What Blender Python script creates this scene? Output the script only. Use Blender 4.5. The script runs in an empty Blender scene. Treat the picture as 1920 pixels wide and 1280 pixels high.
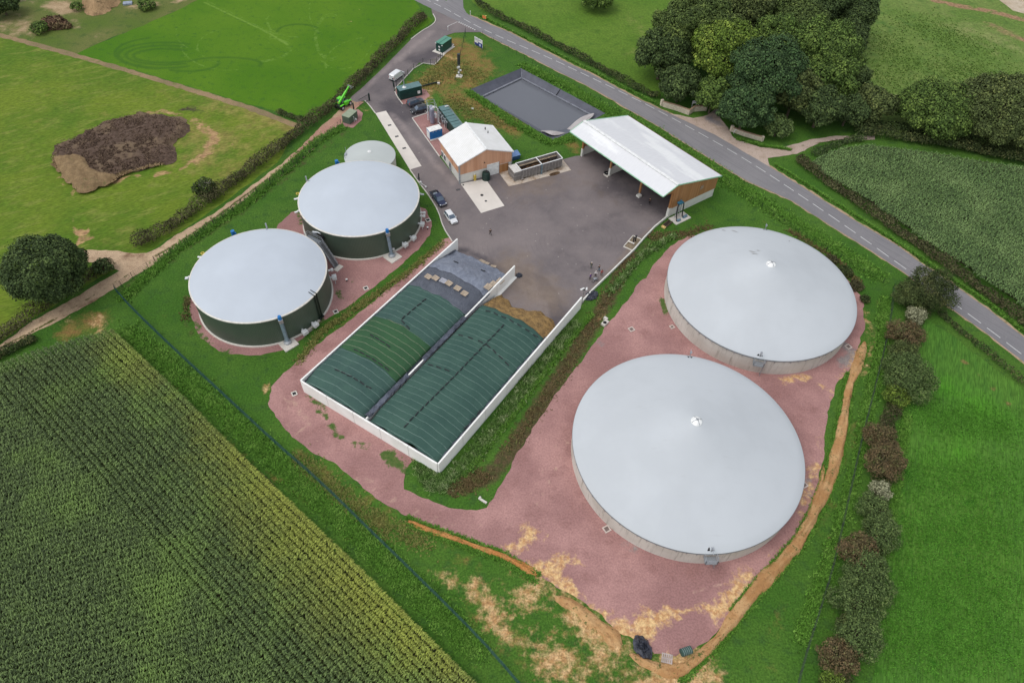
import bpy, bmesh, math, random
import numpy as np
from mathutils import Vector, Matrix
from mathutils.geometry import delaunay_2d_cdt
R=math.radians; PI=math.pi
S=bpy.context.scene; COL=S.collection
random.seed(7); RNG=np.random.default_rng(11)

# ---------------------------------------------------------------- camera, sky, sun, exposure
CF=1330.0; CPT=0.8725931; CRO=0.0478663; CH=105.0       # surveyed drone camera: focal (px of 1920), pitch, roll, height
cam=bpy.data.cameras.new('camera'); cam.sensor_width=36; cam.lens=CF/1920*36
cam.clip_start=1; cam.clip_end=6000
camo=bpy.data.objects.new('camera',cam); COL.objects.link(camo); camo.location=(0,0,CH)
camo.rotation_euler=(Matrix.Rotation(-CPT+PI/2,4,'X')@Matrix.Rotation(CRO,4,'Z')).to_euler()
S.camera=camo
S.render.resolution_x=1024; S.render.resolution_y=682
SUN_EL=R(63); SUN_AZ=R(248)      # azimuth clockwise from +Y (light from the left, a little towards the viewer)
w=bpy.data.worlds.new('World'); S.world=w; w.use_nodes=True
nt=w.node_tree; bg=nt.nodes['Background']
sky=nt.nodes.new('ShaderNodeTexSky'); sky.sky_type='NISHITA'; sky.sun_disc=False
sky.sun_elevation=SUN_EL; sky.sun_rotation=SUN_AZ; sky.dust_density=2; sky.air_density=1.2
hs=nt.nodes.new('ShaderNodeHueSaturation'); hs.inputs['Saturation'].default_value=.28
nt.links.new(sky.outputs[0],hs.inputs['Color']); nt.links.new(hs.outputs[0],bg.inputs['Color'])
bg.inputs['Strength'].default_value=.15
sl=bpy.data.lights.new('sun','SUN'); sl.energy=.5; sl.angle=R(40); sl.color=(1,.965,.91)
so=bpy.data.objects.new('sun',sl); COL.objects.link(so); so.location=(0,0,200)
sd=Vector((math.sin(SUN_AZ)*math.cos(SUN_EL),math.cos(SUN_AZ)*math.cos(SUN_EL),math.sin(SUN_EL)))
so.rotation_euler=sd.to_track_quat('Z','Y').to_euler()
vs=S.view_settings; vs.view_transform='Standard'; vs.look='None'; vs.exposure=0.38; vs.gamma=1
try: vs.use_curve_mapping=False
except: pass

# ---------------------------------------------------------------- survey helper: photo pixel (1920x1280) at height z -> ground plan
def P(px,py,z=0.0):
    x=(px-960)/CF; y=-(py-640)/CF; c,s=math.cos(CRO),math.sin(CRO); x,y=c*x-s*y,s*x+c*y
    dx,dy,dz=x,math.cos(CPT)+y*math.sin(CPT),-math.sin(CPT)+y*math.cos(CPT)
    t=(z-CH)/dz; return (dx*t,dy*t)
def PV(px,py,z=0.0):
    a=P(px,py,z); return Vector((a[0],a[1],z))
def PP(l,z=0.0): return [P(a,b,z) for a,b in l]

# ---------------------------------------------------------------- mesh builder
class MB:
    def __init__(s): s.v=[]; s.f=[]
    def add(s,vs,fs):
        o=len(s.v); s.v+= [tuple(v) for v in vs]; s.f+=[tuple(i+o for i in f) for f in fs]; return s
    def box(s,c,d,rz=0,rx=0,ry=0):
        m=Matrix.Rotation(rz,3,'Z')@Matrix.Rotation(ry,3,'Y')@Matrix.Rotation(rx,3,'X'); c=Vector(c)
        vs=[c+m@Vector((x*d[0]/2,y*d[1]/2,z*d[2]/2)) for x in(-1,1) for y in(-1,1) for z in(-1,1)]
        return s.add(vs,[(0,1,3,2),(4,6,7,5),(0,4,5,1),(2,3,7,6),(0,2,6,4),(1,5,7,3)])
    def beam(s,a,b,w,h):
        a=Vector(a);b=Vector(b);d=b-a;L=d.length;d/=L
        up=Vector((0,0,1)) if abs(d.z)<.98 else Vector((0,1,0))
        sx=d.cross(up).normalized(); uy=sx.cross(d)
        vs=[p+sx*x*w/2+uy*y*h/2 for p in(a,b) for x in(-1,1) for y in(-1,1)]
        return s.add(vs,[(0,1,3,2),(4,6,7,5),(0,4,5,1),(2,3,7,6),(0,2,6,4),(1,5,7,3)])
    def prism(s,poly,z0,z1,cap=True):
        n=len(poly)
        if sum(poly[i][0]*poly[(i+1)%n][1]-poly[(i+1)%n][0]*poly[i][1] for i in range(n))<0: poly=poly[::-1]
        vs=[(p[0],p[1],z0) for p in poly]+[(p[0],p[1],z1) for p in poly]
        fs=[(i,(i+1)%n,n+(i+1)%n,n+i) for i in range(n)]
        if cap: fs+=[tuple(range(n))[::-1],tuple(range(n,2*n))]
        return s.add(vs,fs)
    def tube(s,a,b,r,n=10,r2=None,cap=True):
        a=Vector(a);b=Vector(b);d=(b-a).normalized(); r2=r if r2 is None else r2
        up=Vector((0,0,1)) if abs(d.z)<.98 else Vector((1,0,0))
        x=d.cross(up).normalized(); y=x.cross(d)
        vs=[p+(x*math.cos(2*PI*i/n)+y*math.sin(2*PI*i/n))*q for p,q in((a,r),(b,r2)) for i in range(n)]
        fs=[(i,(i+1)%n,n+(i+1)%n,n+i) for i in range(n)]
        if cap: fs+=[tuple(range(n))[::-1],tuple(range(n,2*n))]
        return s.add(vs,fs)
    def path(s,pts,r,n=6):
        for a,b in zip(pts[:-1],pts[1:]): s.tube(a,b,r,n)
        return s
    def lathe(s,prof,c=(0,0,0),n=48,close=False):
        k=len(prof); vs=[(c[0]+r*math.cos(2*PI*i/n),c[1]+r*math.sin(2*PI*i/n),c[2]+z) for i in range(n) for r,z in prof]
        fs=[]
        for i in range(n):
            j=(i+1)%n
            for q in range(k-1): fs.append((i*k+q,j*k+q,j*k+q+1,i*k+q+1))
        return s.add(vs,fs)
    def ell(s,c,d,n=10,m=6,rz=0):
        rot=Matrix.Rotation(rz,3,'Z'); c=Vector(c); vs=[];fs=[]
        for i in range(m+1):
            t=PI*i/m
            for j in range(n):
                p=2*PI*j/n; vs.append(c+rot@Vector((d[0]*math.sin(t)*math.cos(p),d[1]*math.sin(t)*math.sin(p),-d[2]*math.cos(t))))
        for i in range(m):
            for j in range(n): fs.append((i*n+j,i*n+(j+1)%n,(i+1)*n+(j+1)%n,(i+1)*n+j))
        return s.add(vs,fs)
    def loft(s,rings,cap=True):
        n=len(rings[0]); vs=[p for r in rings for p in r]; fs=[]
        for i in range(len(rings)-1):
            for j in range(n): fs.append((i*n+j,i*n+(j+1)%n,(i+1)*n+(j+1)%n,(i+1)*n+j))
        if cap: fs+=[tuple(range(n))[::-1],tuple(range((len(rings)-1)*n,len(rings)*n))]
        return s.add(vs,fs)
    def mesh(s,name):
        me=bpy.data.meshes.new(name); me.from_pydata(s.v,[],s.f); me.update(); return me

def npmesh(name,v,f,attrs=None):
    """v (n,3), f (m,4) or (m,3) arrays"""
    me=bpy.data.meshes.new(name); m,k=f.shape
    me.vertices.add(len(v)); me.vertices.foreach_set('co',np.asarray(v,np.float32).ravel())
    me.loops.add(m*k); me.loops.foreach_set('vertex_index',f.astype(np.int32).ravel())
    me.polygons.add(m); me.polygons.foreach_set('loop_start',np.arange(0,m*k,k,dtype=np.int32))
    try: me.polygons.foreach_set('loop_total',np.full(m,k,np.int32))
    except: pass
    for n,a in (attrs or {}).items():
        at=me.attributes.new(n,'FLOAT','POINT'); at.data.foreach_set('value',np.asarray(a,np.float32))
    me.update(calc_edges=True); me.validate(); return me

def tag(o,label=None,cat=None,group=None,kind=None):
    if label: o['label']=label
    if cat: o['category']=cat
    if group: o['group']=group
    if kind: o['kind']=kind
    return o
def thing(name,label,cat,loc=(0,0,0),rz=0,group=None):
    o=bpy.data.objects.new(name,None); COL.objects.link(o); o.location=loc; o.rotation_euler=(0,0,rz)
    o.empty_display_size=.3
    return tag(o,label,cat,group)
def part(name,mb,mat,parent=None,smooth=False,label=None,world=False,bevel=0,solid=0):
    me=mb.mesh(name) if isinstance(mb,MB) else mb
    if not me.materials: me.materials.append(mat)
    o=bpy.data.objects.new(name,me); COL.objects.link(o)
    if parent is not None:
        o.parent=parent
        if world:
            r=parent
            while r.parent: r=r.parent
            me.transform((Matrix.Translation(r.location)@r.rotation_euler.to_matrix().to_4x4()).inverted())
    if smooth:
        me.polygons.foreach_set('use_smooth',[True]*len(me.polygons)); 
        try: me.set_sharp_from_angle(angle=R(38))
        except: pass
    if label: o['label']=label
    if bevel:
        b=o.modifiers.new('bevel','BEVEL'); b.width=bevel; b.segments=2; b.limit_method='ANGLE'
    return o
def copytree(o,loc=None,rz=None,label=None,parent=None,scale=None):
    c=o.copy(); COL.objects.link(c)
    if parent: c.parent=parent
    if loc is not None: c.location=loc
    if rz is not None: c.rotation_euler=(0,0,rz)
    if scale is not None: c.scale=scale if hasattr(scale,'__len__') else (scale,)*3
    if label: c['label']=label
    for k in list(o.children):
        copytree(k,parent=c)
    return c
# ---------------------------------------------------------------- materials
MATS={}
def srgb(r,g,b):
    f=lambda c:(c/255/12.92) if c/255<=.04045 else ((c/255+.055)/1.055)**2.4
    return (f(r),f(g),f(b))
class NT:
    def __init__(s,name):
        s.m=bpy.data.materials.new(name); s.m.use_nodes=True; s.t=s.m.node_tree
        s.b=s.t.nodes['Principled BSDF']; s.tc=s.t.nodes.new('ShaderNodeTexCoord')
    def n(s,t,**k):
        q=s.t.nodes.new(t)
        for a,b in k.items(): setattr(q,a,b)
        return q
    def l(s,a,b): s.t.links.new(a,b)
    def noise(s,scale,detail=3,rough=.55,vec=None,dist=0,stretch=None):
        q=s.n('ShaderNodeTexNoise'); q.inputs['Scale'].default_value=scale; q.inputs['Detail'].default_value=detail
        q.inputs['Roughness'].default_value=rough; q.inputs['Distortion'].default_value=dist
        v=vec or s.tc.outputs['Object']
        if stretch:
            mp=s.n('ShaderNodeMapping'); mp.vector_type='TEXTURE'; mp.inputs['Rotation'].default_value=(0,0,stretch[0]); mp.inputs['Scale'].default_value=(1/stretch[1],1/stretch[2],1)
            s.l(v,mp.inputs['Vector']); v=mp.outputs[0]
        s.l(v,q.inputs['Vector']); return q.outputs['Fac']
    def ramp(s,fac,t0,t1,o0=0.,o1=1.):
        q=s.n('ShaderNodeMapRange'); q.interpolation_type='SMOOTHSTEP'
        s.l(fac,q.inputs['Value']); q.inputs['From Min'].default_value=t0; q.inputs['From Max'].default_value=t1
        q.inputs['To Min'].default_value=o0; q.inputs['To Max'].default_value=o1; return q.outputs[0]
    def math(s,op,a,b=None,c=None):
        q=s.n('ShaderNodeMath',operation=op)
        for i,x in enumerate((a,b,c)):
            if x is None: continue
            if isinstance(x,(int,float)): q.inputs[i].default_value=x
            else: s.l(x,q.inputs[i])
        return q.outputs[0]
    def mix(s,fac,a,b,mode='MIX'):
        q=s.n('ShaderNodeMix',data_type='RGBA',blend_type=mode)
        for i,x in ((0,fac),(6,a),(7,b)):
            if isinstance(x,(int,float)): q.inputs[i].default_value=x
            elif isinstance(x,tuple): q.inputs[i].default_value=(*x,1)
            else: s.l(x,q.inputs[i])
        return q.outputs[2]
    def attr(s,name):
        q=s.n('ShaderNodeAttribute'); q.attribute_name=name; return q.outputs['Fac']
    def bump(s,h,st=.3,d=.1):
        q=s.n('ShaderNodeBump'); q.inputs['Strength'].default_value=st; q.inputs['Distance'].default_value=d
        s.l(h,q.inputs['Height']); s.l(q.outputs[0],s.b.inputs['Normal'])
    def col(s,c): s.l(c,s.b.inputs['Base Color'])
    def rough(s,r,metal=0,spec=.5):
        if isinstance(r,float) or isinstance(r,int): s.b.inputs['Roughness'].default_value=r
        else: s.l(r,s.b.inputs['Roughness'])
        s.b.inputs['Metallic'].default_value=metal; s.b.inputs['Specular IOR Level'].default_value=spec
def M(name,c,rough=.6,metal=0,var=.12,scale=1.5,bump=0,spec=.4):
    if name in MATS: return MATS[name]
    k=NT(name); a=tuple(min(1,x*(1-var)) for x in c); b=tuple(min(1,x*(1+var)) for x in c)
    f=k.noise(scale,4); k.col(k.mix(k.ramp(f,.3,.7),a,b)); k.rough(rough,metal,spec)
    if bump: k.bump(k.noise(scale*8,3),bump,.02)
    MATS[name]=k.m; return k.m
def ground_mat(name,c1,c2,c3,s1=.06,s2=.5,s3=4.,grain=.25,over=(),rough=.95,bump=.4,stretch=None,bd=.08):
    """layered procedural ground; over = (attribute, colour a, colour b, noise scale, noise weight, lo, hi)"""
    k=NT(name)
    n1=k.noise(s1,4,.6); n2=k.noise(s2,5,.65,stretch=stretch); n3=k.noise(s3,3,.7,stretch=stretch)
    c=k.mix(k.ramp(n1,.35,.65),c1,c2); c=k.mix(k.ramp(n2,.48,.72),c,c3)
    for at,ca,cb,sc,wt,lo,hi in over:
        nn=k.noise(sc,5,.7); a=k.attr(at)
        f=k.ramp(k.math('ADD',a,k.math('MULTIPLY',k.math('SUBTRACT',nn,.5),wt)),lo,hi)
        oc=k.mix(k.ramp(k.noise(sc*1.7,4,.6),.35,.65),ca,cb)
        # attribute 0 must stay 0
        f=k.math('MULTIPLY',f,k.ramp(a,0.02,.15))
        c=k.mix(f,c,oc)
    g=k.ramp(n3,.25,.75,1-grain,1+grain)
    c=k.mix(1.0,c,k.mix(0.0,(1,1,1),(1,1,1)),'MULTIPLY') if False else c
    q=k.n('ShaderNodeVectorMath',operation='SCALE'); k.l(c,q.inputs[0]); k.l(g,q.inputs['Scale'])
    k.col(q.outputs[0]); k.rough(rough,0,.2)
    if bump: k.bump(k.math('ADD',n3,n2),bump,bd)
    return k.m
# ---------------------------------------------------------------- sheets
def dens(poly,step,jit=0,seed=0,closed=True):
    out=[];n=len(poly); rng=random.Random(seed); ph=[rng.uniform(0,6) for _ in range(6)]
    s=0
    for i in range(n if closed else n-1):
        a=Vector(poly[i]);b=Vector(poly[(i+1)%n]); L=(b-a).length
        if L<1e-6: continue
        k=max(1,int(L/step)); nx=Vector((-(b-a).y,(b-a).x))/L
        for j in range(k):
            p=a.lerp(b,j/k); q=s+L*j/k
            d=jit*(.5*math.sin(q*.9+ph[0])+.35*math.sin(q*2.3+ph[1])+.3*math.sin(q*.31+ph[2])+rng.uniform(-.45,.45))
            p=p+nx*d; out.append((p.x,p.y))
        s+=L
    if not closed: out.append(tuple(poly[-1]))
    return out
def smoothpoly(poly,it=2,closed=True):
    for _ in range(it):
        o=[];n=len(poly)
        for i in range(n if closed else n-1):
            a=poly[i];b=poly[(i+1)%n]
            o+=[(a[0]*.75+b[0]*.25,a[1]*.75+b[1]*.25),(a[0]*.25+b[0]*.75,a[1]*.25+b[1]*.75)]
        if not closed: o=[poly[0]]+o+[poly[-1]]
        poly=o
    return poly
def inside(pts,poly):
    x,y=pts[:,0],pts[:,1]; r=np.zeros(len(pts),bool); n=len(poly)
    for i in range(n):
        x0,y0=poly[i];x1,y1=poly[(i+1)%n]
        if y0==y1: continue
        c=((y0>y)!=(y1>y))&(x<(x1-x0)*(y-y0)/(y1-y0)+x0); r^=c
    return r
def segdist(p,line):
    d=np.full(len(p),1e9)
    if len(line)==1: return np.hypot(p[:,0]-line[0][0],p[:,1]-line[0][1])
    for a,b in zip(line[:-1],line[1:]):
        a=np.array(a);b=np.array(b);ab=b-a; t=np.clip(((p-a)@ab)/max(ab@ab,1e-9),0,1)
        q=p-a-t[:,None]*ab; d=np.minimum(d,np.hypot(q[:,0],q[:,1]))
    return d
def masks(p,spec):
    """spec {attr:[(px polyline, radius m, strength)]}"""
    out={}
    for k,l in spec.items():
        a=np.zeros(len(p))
        for line,r,st in l:
            d=segdist(p,PP(line)); a=np.maximum(a,st*np.clip(1.0-d/r*.5,0,1))
        out[k]=a
    return out
def sheet(name,poly,z,mat,step=0,holes=(),spec=None,zf=None,kind='structure',bstep=1.0,jit=0,seed=0,bbox=None,label=None,parent=None):
    b=dens(poly,bstep,jit,seed) if bstep else list(poly)
    hs_=[list(h) for h in holes]
    pts=list(b); edges=[(i,(i+1)%len(b)) for i in range(len(b))]
    for h in hs_:
        o=len(pts); pts+=h; edges+=[(o+i,o+(i+1)%len(h)) for i in range(len(h))]
    if step:
        xs=[p[0] for p in b]; ys=[p[1] for p in b]
        x0,x1,y0,y1=bbox or (min(xs),max(xs),min(ys),max(ys))
        gx,gy=np.meshgrid(np.arange(x0+step/2,x1,step),np.arange(y0+step/2,y1,step))
        g=np.stack([gx.ravel(),gy.ravel()],1); g=g+RNG.uniform(-.2,.2,g.shape)*step
        m=inside(g,b)
        for h in hs_: m&=~inside(g,h)
        pts+= [tuple(x) for x in g[m]]
    v,e,f,*_=delaunay_2d_cdt([Vector(p) for p in pts],edges,[],0,1e-5)
    v=np.array([(a.x,a.y) for a in v]); f=np.array([t for t in f if len(t)==3])
    cc=v[f].mean(1); m=inside(cc,b)
    for h in hs_: m&=~inside(cc,h)
    f=f[m]; a=v[f[:,1]]-v[f[:,0]]; c=v[f[:,2]]-v[f[:,0]]; fl=(a[:,0]*c[:,1]-a[:,1]*c[:,0])<0
    f[fl]=f[fl][:,::-1]
    zz=np.full(len(v),float(z))
    if zf is not None: zz=zz+zf(v)
    me=npmesh(name,np.column_stack([v,zz]),f,masks(v,spec) if spec else None)
    o=part(name,me,mat,parent); me.polygons.foreach_set('use_smooth',[True]*len(me.polygons))
    if parent is None: o['kind']=kind
    if label: o['label']=label
    return o
def ribbon(mb,line,w,z):
    """flat strip following a world polyline"""
    n=len(line); vs=[]
    for i in range(n):
        a=Vector(line[max(i-1,0)]);b=Vector(line[min(i+1,n-1)]); d=(b-a).normalized(); nx=Vector((-d.y,d.x))*w/2
        p=Vector(line[i]); vs+=[(p.x-nx.x,p.y-nx.y,z),(p.x+nx.x,p.y+nx.y,z)]
    mb.add(vs,[(2*i,2*i+2,2*i+3,2*i+1) for i in range(n-1)]); return mb
def kerb(mb,line,w,z0,z1):
    n=len(line); vs=[];fs=[]
    for i in range(n):
        a=Vector(line[max(i-1,0)]);b=Vector(line[min(i+1,n-1)]); d=(b-a).normalized(); nx=Vector((-d.y,d.x))*w/2
        p=Vector(line[i]); vs+=[(p.x-nx.x,p.y-nx.y,z0),(p.x+nx.x,p.y+nx.y,z0),(p.x+nx.x,p.y+nx.y,z1),(p.x-nx.x,p.y-nx.y,z1)]
    for i in range(n-1):
        for j in range(4): fs.append((4*i+j,4*i+(j+1)%4,4*i+4+(j+1)%4,4*i+4+j))
    fs+=[(3,2,1,0),(4*n-4,4*n-3,4*n-2,4*n-1)]
    mb.add(vs,fs); return mb
# ================================================================ GROUND AND FIELDS
POND_RIM=PP([(880.7,168.5),(977,128.4),(1135,212.8),(1075,245),(1036.8,262.8)])
pond_rim_d=dens(POND_RIM,1.5)
gspec={
 'dry':[([(1480,1130),(1420,1250)],6,.42),([(1600,780),(1570,900),(1540,1000)],2.5,.5),([(1150,500),(1250,440)],2,.45),([(1380,400),(1500,440)],2,.4),([(300,590),(330,700),(420,720)],5,.35),([(300,700),(420,820),(560,930),(700,1050)],1.2,.55),([(560,330),(640,270)],3,.35),([(845,85),(850,120),(830,150),(800,160)],7,.85),([(880,95),(900,130),(880,160)],7,.75),([(850,180),(900,200),(940,225),(960,240)],5,.8),([(840,200),(880,225)],4,.55),
        ([(1165,455),(1120,560),(1050,700),(985,800),(940,890),(850,920)],1.8,.0),([(700,930),(800,1010),(900,1070)],4,.5),([(560,850),(650,930),(720,980)],3,.55),
        ([(620,660),(520,700)],1.5,.3),([(555,700),(600,640),(680,590),(760,530),(830,470)],1.6,.6),([(355,560),(340,600),(370,650)],2,.4),
        ([(900,1150),(1000,1250)],8,.5),([(1060,1240),(1200,1270)],8,.5),([(1650,560),(1640,640),(1610,800),(1570,960)],2.5,.45),([(130,620),(180,600)],4,.75),([(1060,262),(1085,280)],3,.7),
        ([(1270,415),(1300,420)],2,.5),([(0,650),(60,625)],2,.3),([(1290,250),(1370,300)],1.5,.2)],
 'dark':[([(1182,478),(1138,565),(1060,690),(1000,780),(950,860),(905,900),(850,915)],1.7,1.0),([(1290,440),(1220,445),(1185,500)],1.6,.7),([(1640,480),(1660,520)],3,.3),
        ([(1500,445),(1560,490),(1600,530)],1.2,.7),([(352,560),(350,600),(362,630)],1.3,.6),([(230,540),(330,480),(470,385),(570,305),(650,245)],1.6,.6),  # includes a dark-olive ground shadow painted left of the front digester
        ([(300,640),(500,830),(700,1010),(900,1200)],2.0,.35),([(1440,400),(1560,470),(1660,520)],1.4,.45),([(1000,150),(1150,200),(1300,300),(1500,420)],1.5,.35)],
 'bare':[([(825,1075),(850,1085),(870,1105)],2.0,.72),([(895,1105),(915,1130),(925,1170),(950,1190)],2.3,.85),([(1000,1100),(985,1125)],3.0,.85),([(880,1080),(920,1100)],2.5,.5),([(950,1120),(960,1150)],2.5,.55),([(1030,1230),(1060,1255)],4,.85),([(940,1060),(980,1080)],2,.45),([(1075,1145),(1110,1185),(1150,1215),(1130,1230)],3.4,.85),
        ([(1020,1085),(1050,1100)],3.2,.7),([(1040,1210),(1080,1240),(1010,1260)],3,.6),([(1270,1240),(1300,1270),(1240,1290)],5,.95),([(880,1230),(920,1265)],2.5,.4),
        ([(180,595),(190,615)],2.0,.8),([(115,610),(150,592)],1.5,.6),([(803,172),(797,190),(788,180)],1.8,.85),([(1128,580),(1125,600)],1.2,.8),([(1160,480),(1150,500)],.9,.7),
        ([(836,103),(856,112)],1.3,.75),([(820,152),(827,156)],1.2,.8),([(504,740),(498,715)],.9,.8),([(770,862),(735,850)],2.2,.6),([(1610,560),(1625,600),(1635,640),(1620,700)],1.6,.65),
        ([(1560,1000),(1535,1120)],.9,.6),([(760,985),(850,1020)],1.2,.5),([(1020,530),(1080,520)],.5,.0),([(700,235),(706,260),(738,300)],.5,.6),([(678,203),(690,208)],1.0,.7)],
}
m_ground=ground_mat('site_grass',srgb(60,98,30),srgb(74,108,38),srgb(56,88,36),.06,.45,3.2,.42,over=(
   ('dry',srgb(122,114,58),srgb(130,100,60),.35,.9,.42,.75),('dark',srgb(70,72,40),srgb(88,74,52),.5,.9,.4,.75),
   ('bare',srgb(170,130,86),srgb(206,172,126),.6,1.5,.45,.9)),bump=.6)
far=[(-1500,-600),(1500,-600),(1500,2600),(-1500,2600)]
sheet('ground',far,0,m_ground,step=1.6,bbox=(-115,170,20,230),holes=[pond_rim_d],spec=gspec,bstep=0)

# meadow west of the track
tr_up=[(-60,684),(0,646),(62,602),(125,567),(187,529),(223,508),(208,498),(179,492),(146,490),(133,473),(167,468),(198,469),(240,474),(275,475),(292,467),(313,452),(354,427),(396,404),(465,354),(522,312),(569,271),(600,240),(633,210),(660,187)]
tr_dn=[(683,192),(669,201),(640,233),(616,252),(569,297),(522,336),(470,372),(405,419),(334,468),(292,494),(261,513),(219,538),(188,558),(154,577),(115,600),(83,615),(35,638),(0,659),(-60,694)]
mead=[(-60,684),(0,640),(62,598),(187,520),(290,466),(396,396),(522,305),(560,232),(500,213),(433,190),(333,160),(233,130),(140,103),(66,84),(0,67),(-200,20),(-500,700)]
ms={'dry':[([(430,190),(500,230),(460,290),(420,330)],9,.6),([(90,200),(40,280)],8,.42),([(300,170),(380,190)],7,.5),([(180,390),(60,430)],8,.35),([(260,350),(330,330),(400,330)],5,.5),([(20,120),(120,200),(200,215)],3,.5),([(150,480),(250,430)],4,.5),([(350,150),(450,220),(520,240)],10,.62),([(100,130),(250,170),(350,200)],7,.4),([(360,250),(420,260),(380,300)],8,.75),([(60,110),(160,150)],6,.35),([(0,250),(60,330)],7,.35),([(220,440),(240,460)],4,.55),([(480,205),(540,240)],5,.8),([(300,340),(120,300)],4,.3),([(20,560),(60,590)],5,.4),([(200,380),(320,330)],5,.35)],
    'dark':[([(340,205),(380,212),(355,200)],1.3,.8)],
    'bare':[([(345,215),(400,235),(408,262),(385,300),(335,318),(290,330)],.8,.6),([(262,212),(300,208)],.7,.6),([(100,330),(140,366),(230,345)],.6,.55),([(370,230),(400,255),(385,290),(350,310)],2.0,.66),([(265,215),(300,208),(360,222)],1.3,.66),([(108,330),(145,362)],.9,.6),([(145,362),(240,332),(330,318)],.9,.7),([(140,412),(152,470)],.55,.85),([(158,420),(178,465)],.55,.85),([(185,470),(240,470)],2,.5),([(445,250),(430,275)],1.6,.5),([(120,300),(98,300)],1,.5)]}
m_mead=ground_mat('meadow_grass',srgb(78,108,28),srgb(104,122,36),srgb(118,128,56),.04,.3,1.8,.34,over=(
   ('dry',srgb(146,136,74),srgb(120,112,58),.25,1.0,.4,.85),('dark',srgb(60,55,45),srgb(75,62,50),.4,.8,.45,.7),('bare',srgb(178,146,104),srgb(150,118,86),.4,.9,.42,.62)),stretch=(R(28),.45,1.5))
sheet('meadow',PP(mead),.008,m_mead,step=2.0,spec=ms,bstep=3,jit=.3,seed=3)
# bright ley field in the north-west
fieldA=[(140,101),(250,55),(333,20),(400,-15),(560,-70),(745,-60),(790,22),(812,40),(760,75),(640,175),(585,226),(530,212),(433,186),(333,156),(233,126)]
fs={'ring_':[([(240,100),(330,85),(400,110),(380,130),(260,125)],9,.75),([(420,90),(560,85),(590,40)],9,.8),([(500,60),(480,110)],6,.7),([(640,90),(690,60),(700,100)],7,.6)],
    'bare':[([(348,43),(350,44)],.5,.75),([(606,147),(608,147)],.36,.9),([(655,40),(660,41)],.36,.9),([(325,124),(327,124)],.7,.7),([(673,18),(675,18)],.36,.9),([(540,330),(541,330)],.2,.9),([(470,95),(490,80)],1.6,.5)],
    'line':[([(383,5),(500,60),(540,85)],.6,.9),([(600,120),(650,90)],.6,.6)]}
def arc(cx,cy,rx,ry,a0,a1,n=26,rot=0):
    return [(cx+rx*math.cos(R(a0+(a1-a0)*i/n))*math.cos(rot)-ry*math.sin(R(a0+(a1-a0)*i/n))*math.sin(rot),cy+rx*math.cos(R(a0+(a1-a0)*i/n))*math.sin(rot)+ry*math.sin(R(a0+(a1-a0)*i/n))*math.cos(rot)) for i in range(n+1)]
fs['arc']=[(arc(*q),.36,.95) for q in [(470,92,76,26,-60,75),(470,92,72,23,-60,75),(440,88,70,34,95,250),(430,80,92,52,80,175),(620,70,30,44,60,300),(620,70,26,40,60,300),(640,60,60,70,20,130),(560,40,60,30,90,200),(700,120,90,50,170,260),(495,62,12,26,-80,90),(380,60,50,36,100,190),(600,20,20,40,80,200)]]+[([(383,4),(440,32),(500,62),(545,82)],.36,.9),([(388,2),(446,30),(506,60),(550,79)],.36,.9),([(545,82),(530,98),(480,112),(420,118)],.34,.8),([(550,110),(610,150),(640,165)],.3,.7),([(420,70),(400,90),(360,96),(340,110)],.3,.7)]
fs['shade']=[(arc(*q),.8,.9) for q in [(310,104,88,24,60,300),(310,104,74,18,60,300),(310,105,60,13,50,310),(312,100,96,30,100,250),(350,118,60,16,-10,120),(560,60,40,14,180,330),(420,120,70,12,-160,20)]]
kk=NT('ley_grass'); n1=kk.noise(.03,4); n2=kk.noise(.6,5,.7); n3=kk.noise(4,3,.7)
c=kk.mix(kk.ramp(n1,.35,.65),srgb(70,112,16),srgb(86,122,24)); c=kk.mix(kk.ramp(n2,.5,.75),c,srgb(60,98,30))
rf=kk.math('MULTIPLY',kk.ramp(kk.attr('arc'),.5,.85),kk.ramp(kk.noise(.35,3),.33,.6)); c=kk.mix(kk.math('MULTIPLY',rf,.5),c,srgb(116,148,62))
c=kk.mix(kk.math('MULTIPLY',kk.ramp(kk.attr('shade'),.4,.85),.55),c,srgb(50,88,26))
c=kk.mix(kk.ramp(kk.math('ADD',kk.attr('bare'),kk.math('MULTIPLY',kk.math('SUBTRACT',kk.noise(.8,3),.5),.5)),.5,.75),c,srgb(150,140,80))
c=kk.mix(kk.math('MULTIPLY',kk.ramp(kk.attr('line'),.5,.8),.35),c,srgb(130,160,70))
q=kk.n('ShaderNodeVectorMath',operation='SCALE'); kk.l(c,q.inputs[0]); kk.l(kk.ramp(n3,.25,.75,.8,1.2),q.inputs['Scale']); kk.col(q.outputs[0]); kk.rough(.95,0,.2); kk.bump(kk.math('ADD',n3,n2),.5,.08)
sheet('field',PP(fieldA),.012,kk.m,step=.62,spec=fs,bstep=2,jit=.3,seed=4)
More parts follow.
